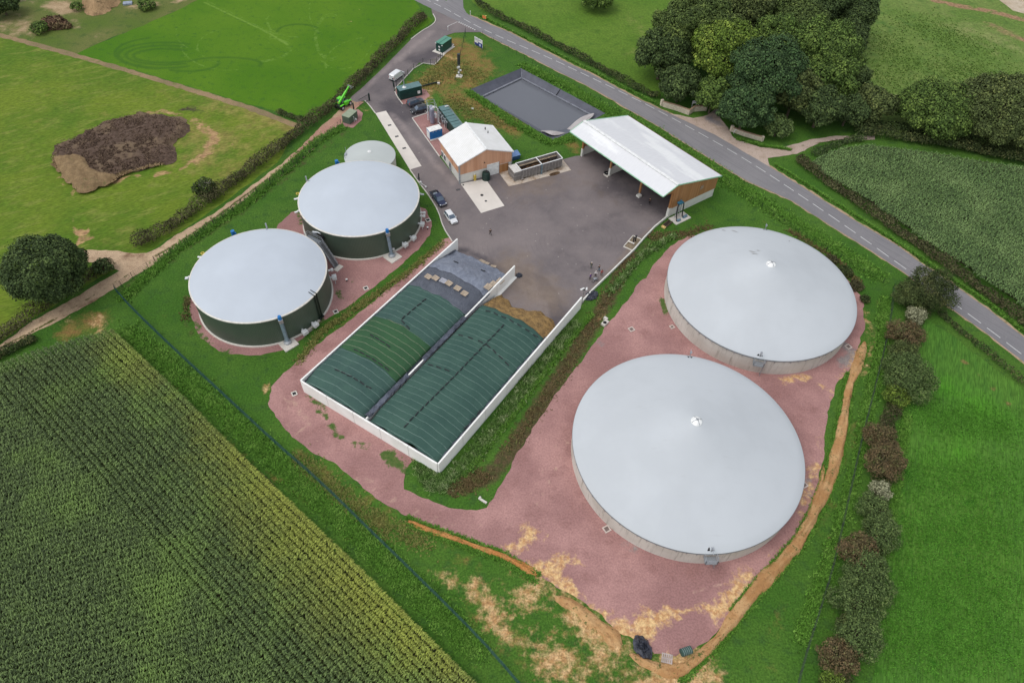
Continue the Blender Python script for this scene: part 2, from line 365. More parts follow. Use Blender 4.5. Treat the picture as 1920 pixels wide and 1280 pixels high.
# farmyard rough ground at the very top left
rough=[(140,101),(250,55),(333,20),(400,-15),(450,-110),(-300,-110),(-300,0),(0,66),(66,83)]
rs={'bare':[([(60,85),(120,97)],2.5,.5),([(0,50),(60,60),(30,35)],6,.6),([(105,10),(130,18)],4,1.0),([(20,0),(60,5)],5,.5),([(250,12),(290,8)],3,.7),([(180,70),(230,50)],2.5,.5),([(240,18),(245,20)],1,.8),([(140,40),(145,55)],2.5,.6),([(330,3),(345,0)],1.5,.9)],
    'dark':[([(0,5),(20,0)],6,.9),([(20,90),(-20,70)],4,.3)]}
m_rough=ground_mat('rough_grass',srgb(84,104,40),srgb(104,108,58),srgb(70,92,40),.05,.4,4,.3,over=(('dark',srgb(45,60,35),srgb(50,55,35),.3,.8,.4,.7),('bare',srgb(150,128,96),srgb(176,152,120),.3,.9,.4,.75)))
sheet('rough_ground',PP(rough),.016,m_rough,step=1.8,spec=rs,bstep=3,jit=.4,seed=5)
pathl=smoothpoly(PP([(-200,20),(0,66),(66,84),(140,104),(233,131),(333,161),(433,191),(500,214),(562,238)]),2,False)
m_dirt=ground_mat('dirt',srgb(150,126,96),srgb(128,112,84),srgb(112,112,66),.08,.5,4,.25)
mb=MB()
def band(line,w,jit,seed):
    L=dens(line,1.2,0,0,False); a=[];b=[];rg=random.Random(seed)
    for i in range(len(L)):
        p=Vector(L[max(i-1,0)]);q=Vector(L[min(i+1,len(L)-1)]);d=(q-p).normalized();nx=Vector((-d.y,d.x)); m_=Vector(L[i])
        a.append(tuple(m_+nx*(w/2+rg.uniform(-jit,jit)))); b.append(tuple(m_-nx*(w/2+rg.uniform(-jit,jit))))
    return a+b[::-1]
sheet('path',band(pathl,1.9,.25,1),.022,m_dirt,bstep=0)
# north-east rough meadow, north field, south-east field
ne=[(1580,60),(1640,-60),(2100,-60),(2200,150),(2100,310),(1920,290),(1620,245),(1590,200),(1585,120)]
nspec={'dry':[([(1800,50),(1900,90)],12,.7),([(1700,150),(1850,150)],14,.5)],'dark':[([(1620,30),(1690,60),(1680,35)],4,.5),([(1850,90),(1830,140)],3,.35)],
  'bare':[([(1745,0),(1800,12),(1860,22),(1960,48)],1.6,1.0),([(1850,45),(1920,75)],4,.62)]}
m_ne=ground_mat('pasture_grass',srgb(92,118,50),srgb(110,128,64),srgb(78,106,46),.05,.3,1.2,.34,over=(
   ('dry',srgb(132,140,84),srgb(122,126,76),.2,1.0,.45,.9),('dark',srgb(62,104,40),srgb(70,100,44),.3,.9,.4,.7),('bare',srgb(152,122,92),srgb(140,112,84),.3,.7,.4,.7)),bump=.8)
sheet('pasture',PP(ne),.008,m_ne,step=2.2,spec=nspec,bstep=4,jit=.5,seed=6)
quarry=[(1866,-6),(1900,20),(1960,40),(2100,60),(2100,-60),(1866,-60)]
sheet('gravel_yard',PP(quarry),.02,ground_mat('pale_gravel',srgb(178,160,136),srgb(190,176,156),srgb(160,140,116),.08,.5,4,.2),bstep=3,jit=.5,seed=7)
nf=[(885,-60),(885,2),(900,16),(960,42),(1040,80),(1120,120),(1190,165),(1235,182),(1300,100),(1400,-60)]
m_nf=ground_mat('north_grass',srgb(84,116,36),srgb(96,124,44),srgb(76,106,36),.04,.4,1.6,.3,over=(('dry',srgb(140,140,80),srgb(120,130,66),.3,1.,.4,.9),))
sheet('field',PP(nf),.012,m_nf,step=3,spec={'dry':[([(1180,30),(1220,80),(1190,110)],7,.55),([(1100,90),(1200,130)],2,.4)]},bstep=3,jit=.3,seed=8)
sf=[(1735,598),(1800,640),(1920,732),(2100,850),(2100,1500),(1620,1500),(1640,1200),(1665,1000),(1680,860),(1700,760),(1715,660)]
ss={'line':[([(1705,860),(1680,1040),(1640,1280)],.5,.8),([(1830,853),(1810,960),(1780,1100),(1740,1280)],.45,.8),([(1840,853),(1825,960)],.4,.7),([(1905,880),(1870,1100)],.4,.6),([(1730,1215),(1800,1210),(1880,1240)],.25,.7)],'lite':[([(1760,720),(1840,760),(1800,850)],10,.6),([(1670,900),(1650,1100)],3,.5)],
    'bare':[([(1790,660),(1850,720),(1920,780)],.35,.9)]}
fa_=P(1680,860);fb_=P(1640,1280); FLD_A=math.atan2(fb_[1]-fa_[1],fb_[0]-fa_[0])
m_sf=ground_mat('lush_grass',srgb(70,112,38),srgb(80,118,42),srgb(62,102,36),.03,.5,2.6,.4,stretch=(FLD_A,.18,1.3),over=(('lite',srgb(72,138,24),srgb(78,142,30),.1,.8,.4,.9),('line',srgb(44,90,20),srgb(48,96,22),.5,.6,.3,.75),('bare',srgb(120,110,60),srgb(110,100,60),.5,.7,.4,.7)),bump=.7,bd=.05)
sheet('field',PP(sf),.010,m_sf,step=1.6,spec=ss,bstep=2,jit=.3,seed=9,bbox=(58,120,30,130))

# dirt track
trk=PP(tr_up+tr_dn)
tspec={'grass':[([(292,480),(340,452),(396,414),(466,362),(522,324),(600,252)],.5,.8),([(0,652),(60,622),(105,597)],.36,.9),([(105,596),(190,545),(240,515)],.4,.62)],'red':[([(690,192),(600,250),(560,290)],2.5,1.),([(520,320),(440,380)],2.5,.55)],'dark':[([(230,480),(270,478)],2.2,.6),([(190,560),(150,575)],1.4,.6)]}
m_trk=ground_mat('track_stone',srgb(196,170,140),srgb(180,154,126),srgb(158,132,106),.08,.7,4,.22,over=(('red',srgb(168,128,112),srgb(178,140,120),.3,.9,.4,.8),('dark',srgb(140,112,86),srgb(120,96,74),.4,.8,.4,.7),('grass',srgb(104,96,62),srgb(90,96,48),.6,1.0,.42,.7)))
sheet('track',trk,.026,m_trk,step=.5,spec=tspec,bstep=.8,jit=.22,seed=10)

# red stone hardstanding
G1=[(355,560),(361,603),(376,634),(397,651),(426,663),(470,666),(507,662),(530,658),(569,634),(608,600),(640,582),(678,556),(731,515),(783,468),(806,442),(810,415),(797,392),(775,385),(600,390),(545,398),(520,424),(500,470),(420,500)]
G2=[(852,455),(843,446),(830,450),(806,478),(731,541),(673,587),(600,642),(574,663),(538,694),(508,725),(503,756),(526,793),(555,824),(583,847),(617,863),(651,886),(688,920),(706,933),(760,968),(827,996),(893,1020),(947,1040),(1007,1073),(1043,1103),(1080,1116),(1127,1153),(1157,1183),(1190,1200),(1227,1223),(1267,1230),(1300,1216),(1343,1186),(1360,1163),(1413,1096),(1467,1050),(1507,993),(1527,936),(1543,863),(1547,800),(1567,723),(1600,680),(1613,640),(1622,617),(1617,563),(1601,536),(1575,512),(1500,500),(1350,470),(1302,441),(1272,451),(1253,466),(1229,491),(1211,521),(1193,536),(1181,557),(1163,578),(1139,609),(1114,645),(1084,684),(1060,714),(1012,785),(967,853),(950,890),(930,926),(912,950),(893,958),(853,953),(793,933),(760,916),(756,902),(760,880),(775,862),(800,868),(700,780),(571,728),(740,590),(858,470)]
g2s={'sand':[([(950,1030),(975,1025),(1000,1000),(985,990)],1.5,.85),([(1015,1020),(1030,1000),(1045,980)],.7,.55),([(1040,1010),(1065,1030)],.6,.55),([(1005,1065),(1040,1080),(1060,1100),(1075,1115)],1.6,.95),([(1020,1065),(1050,1050),(1045,1070)],1.5,.9),([(1070,1040),(1090,1060),(1060,1045)],.8,.75),([(1110,1140),(1135,1150)],1.2,.8),
      ([(1160,1180),(1180,1200),(1200,1190),(1215,1165)],2.4,1.0),([(1210,1180),(1230,1160),(1260,1150)],1.6,.95),([(1230,1152),(1280,1145),(1320,1135)],.6,.9),([(1340,1150),(1365,1130),(1380,1105),(1400,1080)],1.9,.9),([(1330,1140),(1370,1120)],1.4,.8),([(1440,1050),(1470,1030),(1500,990),(1515,950)],1.1,.6),
      ([(1465,715),(1490,708),(1515,708)],1.1,.9),([(1535,720),(1560,735)],.9,.75),([(1530,870),(1520,910),(1500,950)],1.8,.75),([(1555,740),(1570,760)],.7,.7),([(1545,760),(1535,850)],1.5,.5),([(1575,715),(1590,690),(1605,660)],1.3,.7),([(1430,690),(1460,690)],.8,.4),([(1185,680),(1240,665)],3,.38),([(1250,1200),(1252,1225)],.5,.7)],
     'grey':[([(1585,650),(1600,665),(1580,680)],1.6,.8),([(1175,1020),(1195,1030)],1.3,.6),([(1515,895),(1520,930)],1.2,.6),([(840,1000),(960,1020)],2,.35),([(1115,625),(1130,650)],1.5,.5)],
     'weed':[([(580,745),(610,765)],.9,.66),([(595,770),(615,780)],.8,.66),([(620,795),(625,800)],.8,.8),([(625,812),(640,822)],.8,.75),([(660,830),(690,838)],.9,.7),([(730,850),(760,880)],1.4,.7),([(1240,560),(1250,590)],.7,.85),([(1440,775),(1560,800)],.1,.0),([(720,850),(735,870)],1,.8),([(1180,700),(1060,720)],.6,.4)],
     'pale':[([(530,740),(560,800),(640,860),(760,945),(860,985),(960,985),(1010,900),(1060,800)],.45,.62),([(515,745),(545,808),(630,872),(752,957),(860,1003),(975,1000),(1030,905),(1085,790)],.45,.62),([(1100,760),(1180,680),(1220,600),(1250,520)],.5,.6),([(1300,1110),(1400,1080),(1480,1000),(1520,900),(1540,800)],.5,.6),([(550,750),(565,775),(585,800)],.8,.7),([(600,650),(500,760)],2.0,.4),([(858,470),(700,600)],1.0,.5),([(820,470),(845,455)],2.,.6),([(720,830),(780,870)],2.0,.5)]}
over_g=(('grey',srgb(148,140,136),srgb(134,122,120),.5,.9,.4,.7),('pale',srgb(190,156,140),srgb(180,146,132),.4,.9,.45,.8),('sand',srgb(184,138,96),srgb(222,188,136),.8,1.35,.5,.85),('weed',srgb(70,96,44),srgb(90,104,56),.8,1.1,.42,.6))
m_grav=ground_mat('red_stone',srgb(152,114,110),srgb(175,134,128),srgb(147,109,104),.09,.22,3.5,.2,over=over_g,bump=.5,bd=.04)
bunk_poly=None
sheet('hardstanding',PP(G2),.030,m_grav,step=1.0,spec=g2s,bstep=.8,jit=.22,seed=12)
g1s={'weed':[([(365,600),(375,625),(395,645)],.9,.66),([(420,655),(430,660)],1,.7),([(640,560),(632,545)],.9,.66),([(560,395),(565,420)],1,.6),([(600,600),(590,612)],1.5,.7),([(660,500),(665,560)],.8,.45)],'grey':[([(580,610),(590,620)],1.5,.8)],'pale':[([(365,610),(390,640)],1.5,.6)],'sand':[]}
g1s['sand']=[([(580,600),(581,600)],.2,.3)]
sheet('hardstanding',PP(G1),.030,m_grav,step=1.0,spec=g1s,bstep=.8,jit=.2,seed=13)
sheet('hardstanding',PP([(773,222),(800,213),(806,207),(836,212),(872,242),(866,262),(840,276),(824,294),(812,278)]),.030,m_grav,step=2,bstep=1,spec=g1s,seed=14)
sheet('hardstanding',PP([(741,171),(744,181),(755,196),(768,194),(791,191),(806,180),(800,170),(788,164),(745,163)]),.030,m_grav,step=2,bstep=1,spec=g1s,seed=15)
sheet('hardstanding',PP([(655,206),(640,226),(646,238),(662,240),(678,226),(680,212),(672,205)]),.034,m_grav,step=2,bstep=.8,jit=.1,spec=g1s,seed=16)

# ================================================================ ROADS
rd_r=[(700,-62),(800,-14),(837,4)]; 
road_up=[(640,-75),(742,-40),(837,2),(840,4),(880,29),(893,34),(920,47),(955,61),(1000,85),(1068,120),(1105,137),(1150,161),(1194,185),(1240,206),(1276,223),(1340,253),(1443,313),(1519,360),(1594,409),(1682,460),(1733,498),(1782,530),(1850,578),(1920,633),(2020,712)]
road_dn=[(2020,758),(1920,679),(1845,621),(1780,576),(1694,510),(1625,465),(1576,435),(1485,377),(1400,339),(1342,304),(1271,260),(1238,239),(1167,199),(1150,188),(1091,156),(1049,136),(1018,120),(1000,110),(925,73),(902,61),(809,17),(775,0),(700,-35),(620,-60)]
ra_=P(1200,196);rb_=P(1700,500); ROAD_A=math.atan2(rb_[1]-ra_[1],rb_[0]-ra_[0])
k=NT('asphalt_road')
n1=k.noise(.05,4); n2=k.noise(.9,4,.6,stretch=(ROAD_A,.08,2.2)); n3=k.noise(9,3,.7); n4=k.noise(.25,5,.7)
c=k.mix(k.ramp(n1,.3,.7),srgb(122,120,122),srgb(134,131,132)); c=k.mix(k.ramp(n2,.45,.75,0,.55),c,srgb(104,102,105)); c=k.mix(k.ramp(n4,.58,.66,0,.35),c,srgb(142,138,136))
q=k.n('ShaderNodeVectorMath',operation='SCALE'); k.l(c,q.inputs[0]); k.l(k.ramp(n3,.25,.75,.88,1.12),q.inputs['Scale']); k.col(q.outputs[0]); k.rough(.9,0,.25); k.bump(n3,.2,.02); m_road=k.m
sheet('road',PP(road_up+road_dn),.050,m_road,step=4,bstep=1.2,jit=.07,seed=20)
sheet('road',PP([(838,3),(820,-60),(872,-60),(868,0),(869,15),(874,24),(880,29)]),.054,m_road,bstep=1.5)
# verges of pale stone along the road edges
m_verge=ground_mat('verge_stone',srgb(176,150,124),srgb(160,140,112),srgb(120,116,70),.1,.7,4,.25)
ve=PP(road_up[4:]); sheet('road_verge',band(ve,1.0,.25,3),.038,m_verge,bstep=0)
ve=PP(road_dn[:-4][::-1]); sheet('road_verge',band(ve,.7,.2,4),.038,m_verge,bstep=0)
drive=[(1249,214),(1275,221),(1443,313),(1440,297),(1493,289),(1538,268),(1575,263),(1640,262),(1640,255),(1568,255),(1519,262),(1463,278),(1425,277),(1376,259),(1365,240),(1350,221),(1346,195),(1338,196),(1340,206),(1324,217),(1300,222),(1275,216)]
ds={'grey':[([(1330,222),(1345,232)],2,.75),([(1345,200),(1350,215)],2.,.8),([(1390,268),(1385,272)],1.5,.6)],'grass':[([(1500,275),(1600,258)],.35,.8)]}
m_drive=ground_mat('drive_stone',srgb(184,166,152),srgb(176,156,142),srgb(160,142,124),.08,.6,5,.2,over=(('grey',srgb(126,120,122),srgb(138,130,130),.4,.8,.4,.7),('grass',srgb(98,104,60),srgb(96,96,60),.5,.8,.42,.7)))
sheet('driveway',PP(drive),.044,m_drive,step=1.5,spec=ds,bstep=1,jit=.15,seed=21)
# yard asphalt
YARD=[(809,17),(810,25),(817,36),(816,42),(807,50),(792,58),(775,69),(771,74),(717,129),(679,165),(660,181),(655,187),(668,192),(684,189),(692,197),(704,213),(769,319),(784,341),(805,368),(822,396),(831,427),(848,453),(858,468),(840,500),(905,560),(880,640),(985,690),(1022,646),(1090,572),(1112,543),(1230,424),(1252,407),(1336,367),(1340,340),(1180,262),(1090,292),(1079,293),(1056,299),(1040,300),(940,320),(862,343),(824,294),(773,222),(800,213),(791,191),(768,195),(755,196),(744,181),(739,169),(744,163),(786,118),(815,122),(830,106),(851,84),(833,70),(840,66),(852,62),(873,61),(902,61)]
ys={'brown':[([(1000,310),(1020,340),(980,350)],9,.7),([(1080,330),(1150,380)],7,.45),([(960,500),(1030,560),(980,540)],6,.85),([(985,480),(960,520)],3,.7),([(1100,560),(1180,470),(1220,430)],1.2,.8),([(1130,410),(1050,470)],7,.35),([(900,370),(1000,420)],6,.3)],
    'dark':[([(740,210),(760,215),(730,195)],4,.9),([(760,190),(790,205)],3,1.),([(815,100),(780,110)],4,.9),([(710,170),(720,190)],4,.6),([(840,50),(815,60)],5,.5),([(1150,350),(1230,390)],7,.75),([(1180,310),(1290,360)],9,.9),([(865,465),(920,490),(955,510)],1.0,.9),([(950,500),(985,515),(1015,530),(1040,565),(1048,605)],1.5,1.2),([(1050,470),(1100,500),(1060,520)],3,.55),([(870,300),(840,280)],1.5,.4),([(1000,380),(1080,440),(1160,400)],3.5,.5),([(980,420),(930,400)],2.5,.45),([(1050,600),(1060,580)],2.0,.7),([(850,340),(830,310)],1.5,.5),([(945,345),(950,360)],2.0,.5)],  # fresh dark asphalt and stains, plus shade painted onto the barn bay floor
    'pale':[([(735,215),(850,345)],1.4,.8),([(760,230),(835,340)],1.,.5),([(810,60),(700,150),(650,190)],1.6,.8),([(950,450),(900,470),(860,450)],2,.5),([(858,458),(950,500)],1.2,.6),([(845,330),(858,338)],1.3,.6),([(1000,520),(1015,560)],2,.6),([(900,440),(850,400)],4,.35)]}
kk=NT('asphalt_yard')
n1=kk.noise(.04,5,.65); n3=kk.noise(8,3,.7); n5=kk.noise(.5,6,.75,dist=1.2)
c=kk.mix(kk.ramp(n1,.3,.7),srgb(104,97,98),srgb(132,122,120)); c=kk.mix(kk.ramp(n5,.5,.8,0,.6),c,srgb(136,124,120))
def ov(c,at,ca,cb,sc,wt,lo,hi,str_=1):
    a=kk.attr(at); f=kk.ramp(kk.math('ADD',a,kk.math('MULTIPLY',kk.math('SUBTRACT',kk.noise(sc,5,.7),.5),wt)),lo,hi)
    f=kk.math('MULTIPLY',kk.math('MULTIPLY',f,kk.ramp(a,.02,.15)),str_); return kk.mix(f,c,kk.mix(kk.ramp(kk.noise(sc*2,4),.3,.7),ca,cb))
c=ov(c,'dark',srgb(88,82,85),srgb(78,73,77),.15,.7,.35,.8,.85); c=ov(c,'pale',srgb(152,140,138),srgb(146,134,130),.3,.9,.35,.9,.75); c=ov(c,'brown',srgb(140,124,110),srgb(122,108,98),.3,1.0,.35,.9,.85)
# tyre arcs
mp=kk.n('ShaderNodeMapping'); mp.inputs['Location'].default_value=(-14,-118,0); kk.l(kk.tc.outputs['Object'],mp.inputs[0])
wv=kk.n('ShaderNodeTexWave',wave_type='RINGS',rings_direction='Z'); wv.inputs['Scale'].default_value=.3; wv.inputs['Distortion'].default_value=7; wv.inputs['Detail'].default_value=2; wv.inputs['Detail Scale'].default_value=.15; kk.l(mp.outputs[0],wv.inputs[0])
c=kk.mix(kk.math('MULTIPLY',kk.ramp(wv.outputs['Fac'],.82,1),kk.ramp(kk.noise(.12,3),.5,.65,0,.16)),c,srgb(84,76,76))
vo=kk.n('ShaderNodeTexVoronoi'); vo.inputs['Scale'].default_value=.45; kk.l(kk.tc.outputs['Object'],vo.inputs['Vector'])
c=kk.mix(kk.ramp(vo.outputs['Distance'],.075,.045,0,.6),c,srgb(176,168,162))
q=kk.n('ShaderNodeVectorMath',operation='SCALE'); kk.l(c,q.inputs[0]); kk.l(kk.ramp(n3,.25,.75,.88,1.12),q.inputs['Scale']); kk.col(q.outputs[0]); kk.rough(.88,0,.3); kk.bump(n3,.2,.02)
sheet('yard',PP(YARD),.046,kk.m,step=1.1,spec=ys,bstep=1.2,jit=.03,seed=22)
# kerbs
m_conc=M('concrete_pale',srgb(206,200,190),.8,var=.06,scale=.8,bump=.2)
def K(line,w=.22,h=.16,sm=2):
    return kerb(MB(),smoothpoly(PP(line),sm,False),w,.0,h)
for l in ([(771,74),(792,58),(807,50),(816,42),(817,36),(812,27)],[(815,122),(830,106),(851,84)],[(744,163),(786,118),(815,122)],[(744,163),(739,169),(744,181),(755,196)],[(684,189),(692,197),(704,213)],[(773,222),(824,294)],[(773,222),(800,213)],[(791,191),(800,206),(800,213)],[(769,319),(784,341),(805,368),(822,396),(831,427),(848,453)]):
    o=part('kerb',K(l,sm=1),m_conc); o['kind']='structure'
# road markings
m_paint=M('road_paint',(.62,.62,.6),.7,var=.1,scale=3)
mb=MB(); cl=smoothpoly(PP([(790,-4),(830,14),(860,31),(900,53),(960,80),(1028,108),(1100,142),(1200,190),(1300,243),(1400,300),(1497,364),(1600,434),(1700,506),(1800,577),(1900,652),(2000,730)]),2,False)
cl=dens(cl,.333,0,0,False); per=13
for i in range(2,len(cl)-10,per): ribbon(mb,cl[i:i+10],.16,.062)
a=P(859,41.5);b=P(892,57.5)
for i in range(9):
    t=(i+.5)/9; x=a[0]+(b[0]-a[0])*t;y=a[1]+(b[1]-a[1])*t; d=Vector((b[0]-a[0],b[1]-a[1])).normalized()*.21
    ribbon(mb,[(x-d.x,y-d.y),(x+d.x,y+d.y)],.45,.062)
ribbon(mb,PP([(839,50),(858,41.5)]),.15,.062)
ribbon(mb,PP([(817,0.5),(822,2.5)]),.4,.062)
o=part('road_marking',mb,m_paint); o['kind']='structure'
# concrete slabs
m_slab=M('concrete_slab',srgb(214,206,196),.85,var=.05,scale=.35,bump=.15)
def slab(name,px,z=.075,m=None):
    mb=MB().prism(PP(px),.0,z); o=part(name,mb,m or m_slab); o['kind']='structure'; return o
slab('concrete_pavement',[(704,213),(723.8,208.4),(790.5,312),(768.6,318.5)],.09)
slab('concrete_pavement',[(863.5,344.6),(910.4,336),(945.9,386.3),(902,399.8)],.07)
m_slabd=ground_mat('dirty_slab',srgb(204,192,178),srgb(186,168,148),srgb(146,120,96),.3,.7,4,.12)
slab('concrete_pavement',[(936.5,325.8),(954,349.8),(982,343.5),(1008,336),(1071,319.5),(1055,299.7),(1000,305),(940,319)],.07,m_slabd)
# pond
wz=-1.9
water=[P(905.3,181.9,wz),P(978.5,147.4,wz),P(1109,217,wz),P(1075,240,wz-0),P(1022,249,wz)]
m_liner=M('pond_liner',srgb(84,86,96),.45,var=.12,scale=.6,bump=.25,spec=.5)
mb=MB(); n=5; vs=[(x,y,.03) for x,y in POND_RIM]+[(x,y,wz+.12) for x,y in water]+[(x*.97+P(1010,200,-3)[0]*.03,y*.97+P(1010,200,-3)[1]*.03,-3.2) for x,y in water]
fs=[(i,(i+1)%n,n+(i+1)%n,n+i) for i in range(n)]+[(n+i,n+(i+1)%n,2*n+(i+1)%n,2*n+i) for i in range(n)]+[(10,11,12,13,14)]
mb.add(vs,fs)
pl=part('pond_liner',mb,m_liner); pl['kind']='structure'
mb=MB()
for a,b in ((0,1),(1,2)):                              # lighter fold of liner along the waterline
    p=Vector((*water[a],wz+.2)); q=Vector((*water[b],wz+.2)); mb.beam(p,q,.5,.25)
mb.path([Vector((*POND_RIM[1],.05)),Vector((*water[1],wz+.2))],.12)
o=part('liner_fold',mb,M('liner_light',srgb(128,130,138),.5,var=.2,scale=1.5)); o['kind']='structure'
o=part('pump_hose',MB().path([PV(1051,167,.1),PV(1042,180,wz+.2)],.12),M('black_rubber',(.02,.02,.022),.5)); tag(o,'black hose lying down the far pond bank into the water','hose')
k=NT('pond_water'); k.col(k.mix(k.noise(.1,2),srgb(98,100,106),srgb(104,106,112))); k.rough(.12,0,.5); k.bump(k.noise(1.2,3),.04,.05)
ws=[Vector(p) for p in water]; cc_=sum(ws,Vector((0,0)))/5
o=part('water',MB().add([(*(cc_+(p-cc_)*1.01),wz) for p in ws],[(0,1,2,3,4)][::-1]),k.m); o['kind']='structure'
silt=[(1005,243.5),(1018,241.5),(1035,243),(1048,245),(1060,243),(1070,233),(1082,221),(1100,213),(1114,214),(1112,224),(1095,236),(1070,252),(1040,262),(1022,254)]
def zs(v):
    d=np.zeros(len(v)); line=PP([(1009,243.5),(1030,242),(1055,245),(1070,232),(1085,219),(1100,212)],-1.5); dd=segdist(v,line); return np.minimum(dd*.55+.2,1.93)
sheet('silt_bank',smoothpoly([P(x,y,-1.0) for x,y in silt],2),-1.98,ground_mat('pale_silt',srgb(186,180,178),srgb(166,160,158),srgb(150,140,138),.2,.5,2,.12,stretch=(R(50),.2,2)),step=.8,zf=zs,bstep=.8)
# earth bank of orange clay
def bank(name,line,wd,h,z,mat,seed,label=None):
    L=dens(smoothpoly(PP(line),2,False),.8,0,0,False); rg=np.random.default_rng(seed); n=len(L); K_=11; v=[];f=[]
    for i in range(n):
        p=Vector(L[max(i-1,0)]);q=Vector(L[min(i+1,n-1)]);d=(q-p).normalized();nx=Vector((-d.y,d.x)); e=min(1,min(i,n-1-i)/4)
        ww=wd*(1+.25*math.sin(i*.23+seed)+.12*math.sin(i*.9))*max(.3,e)
        for j in range(K_):
            t=j/(K_-1)*2-1; r=rg.uniform(-.08,.08)
            zz=z+h*e*max(0,1-abs(t)**2.2)*(1+.3*math.sin(i*.5+j))+(rg.uniform(-.09,.09) if 0<j<K_-1 else -.06)
            a=Vector(L[i])+nx*(t*ww/2+r); v.append((a.x,a.y,zz))
    for i in range(n-1):
        for j in range(K_-1): f.append((i*K_+j,i*K_+j+1,(i+1)*K_+j+1,(i+1)*K_+j))
    o=part(name,npmesh(name,np.array(v),np.array(f)),mat); o['kind']='structure'; return o
kk=NT('orange_clay'); c=kk.mix(kk.ramp(kk.noise(.3,4),.35,.65),srgb(184,138,90),srgb(206,166,118)); c=kk.mix(kk.ramp(kk.noise(2.2,5,.75),.5,.72),c,srgb(158,112,74)); c=kk.mix(kk.ramp(kk.noise(.9,5,.8),.56,.64),c,srgb(92,104,54)); c=kk.mix(kk.ramp(kk.noise(3.5,4,.8),.58,.68),c,srgb(132,92,62))
kk.col(c); kk.rough(.95,0,.2); kk.bump(kk.noise(3.5,5,.8),1.0,.2); m_clay=kk.m
bank('earth_bank',[(1622,640),(1606,690),(1590,730),(1580,800),(1565,870),(1553,905),(1530,960),(1500,1015),(1455,1065),(1420,1100),(1385,1145),(1350,1195),(1318,1225),(1290,1250),(1262,1262)],1.9,.5,.0,m_clay,1)
bank('earth_bank',[(1545,870),(1535,930),(1512,985),(1470,1045)],1.1,.3,.02,m_clay,5)
bank('earth_bank',[(765,976),(800,992),(850,1008),(900,1027),(940,1040),(985,1063),(1010,1080)],1.2,.3,.0,ground_mat('clay_edge',srgb(176,118,66),srgb(190,136,84),srgb(130,110,56),.2,.8,4,.3,bump=.8),2)
bank('earth_bank',[(1040,1120),(1080,1135),(1110,1165),(1140,1185),(1165,1210)],2.4,.5,.0,m_clay,3)
bank('earth_bank',[(1180,1225),(1215,1245),(1260,1262),(1300,1245)],2.0,.4,.0,m_clay,4)
# ================================================================ VEGETATION
def leafmat(name,dark,mid,light,big=.25):
    k=NT(name); a=k.attr('rnd'); z=k.attr('tip')
    c=k.mix(k.ramp(a,.0,1.),dark,mid); c=k.mix(k.math('MULTIPLY',k.ramp(k.noise(big,3,.6),.42,.7),k.ramp(a,.2,.9)),c,light)
    q=k.n('ShaderNodeVectorMath',operation='SCALE'); k.l(c,q.inputs[0]); k.l(k.ramp(a,0,1,.86,1.38),q.inputs['Scale']); c=q.outputs[0]
    k.col(c); k.rough(.8,0,.15); k.b.inputs['Subsurface Weight'].default_value=0
    return k.m
LM={'dark':leafmat('leaf_dark',srgb(48,62,36),srgb(70,86,48),srgb(92,108,60)),
 'green':leafmat('leaf_green',srgb(58,76,36),srgb(86,108,50),srgb(112,132,62)),
 'light':leafmat('leaf_light',srgb(66,84,34),srgb(98,120,46),srgb(136,152,66)),
 'blue':leafmat('leaf_bluish',srgb(46,64,40),srgb(66,90,52),srgb(90,110,66)),
 'olive':leafmat('leaf_olive',srgb(58,72,38),srgb(84,100,52),srgb(110,124,64)),
 'brown':leafmat('leaf_brown',srgb(60,70,40),srgb(84,96,54),srgb(110,118,66)),
 'red':leafmat('leaf_red',srgb(80,72,50),srgb(112,92,66),srgb(88,102,58),.8),
 'grey':leafmat('leaf_grey',srgb(64,80,46),srgb(90,108,60),srgb(112,128,74)),
 'hedge':leafmat('leaf_hedge',srgb(44,54,30),srgb(66,78,42),srgb(92,92,56),.3),
 'hedgeb':leafmat('leaf_hedge_brown',srgb(54,52,34),srgb(78,76,50),srgb(100,98,66),.3),
 'pale':leafmat('leaf_pale',srgb(120,122,92),srgb(150,150,120),srgb(172,170,140))}
m_bark=M('bark',srgb(88,78,64),.9,var=.3,scale=3,bump=.5)
m_dead=M('dead_wood',srgb(178,170,158),.85,var=.2,scale=3)
def leaves(cent,nrm,size,rng,tilt=.62,asp=1.5):
    """one bent leaf clump (2 tris fan as a quad) at each centre"""
    n=len(cent); r=rng.normal(size=(n,3)); nn=nrm+np.array([0,0,.35])+tilt*r*.5; nn/=np.linalg.norm(nn,axis=1)[:,None]+1e-9
    t=np.cross(nn,rng.normal(size=(n,3))); t/=np.linalg.norm(t,axis=1)[:,None]+1e-9; b=np.cross(nn,t)
    s=size*rng.uniform(.6,1.35,(n,1)); a=asp*s
    v=np.stack([cent-t*a*.5,cent-b*s*.5+nn*s*.1,cent+t*a*.5,cent+b*s*.5-nn*s*.12],1).reshape(-1,3)
    f=np.arange(4*n).reshape(n,4); rnd=np.repeat(rng.uniform(0,1,n),4)
    return v,f,rnd
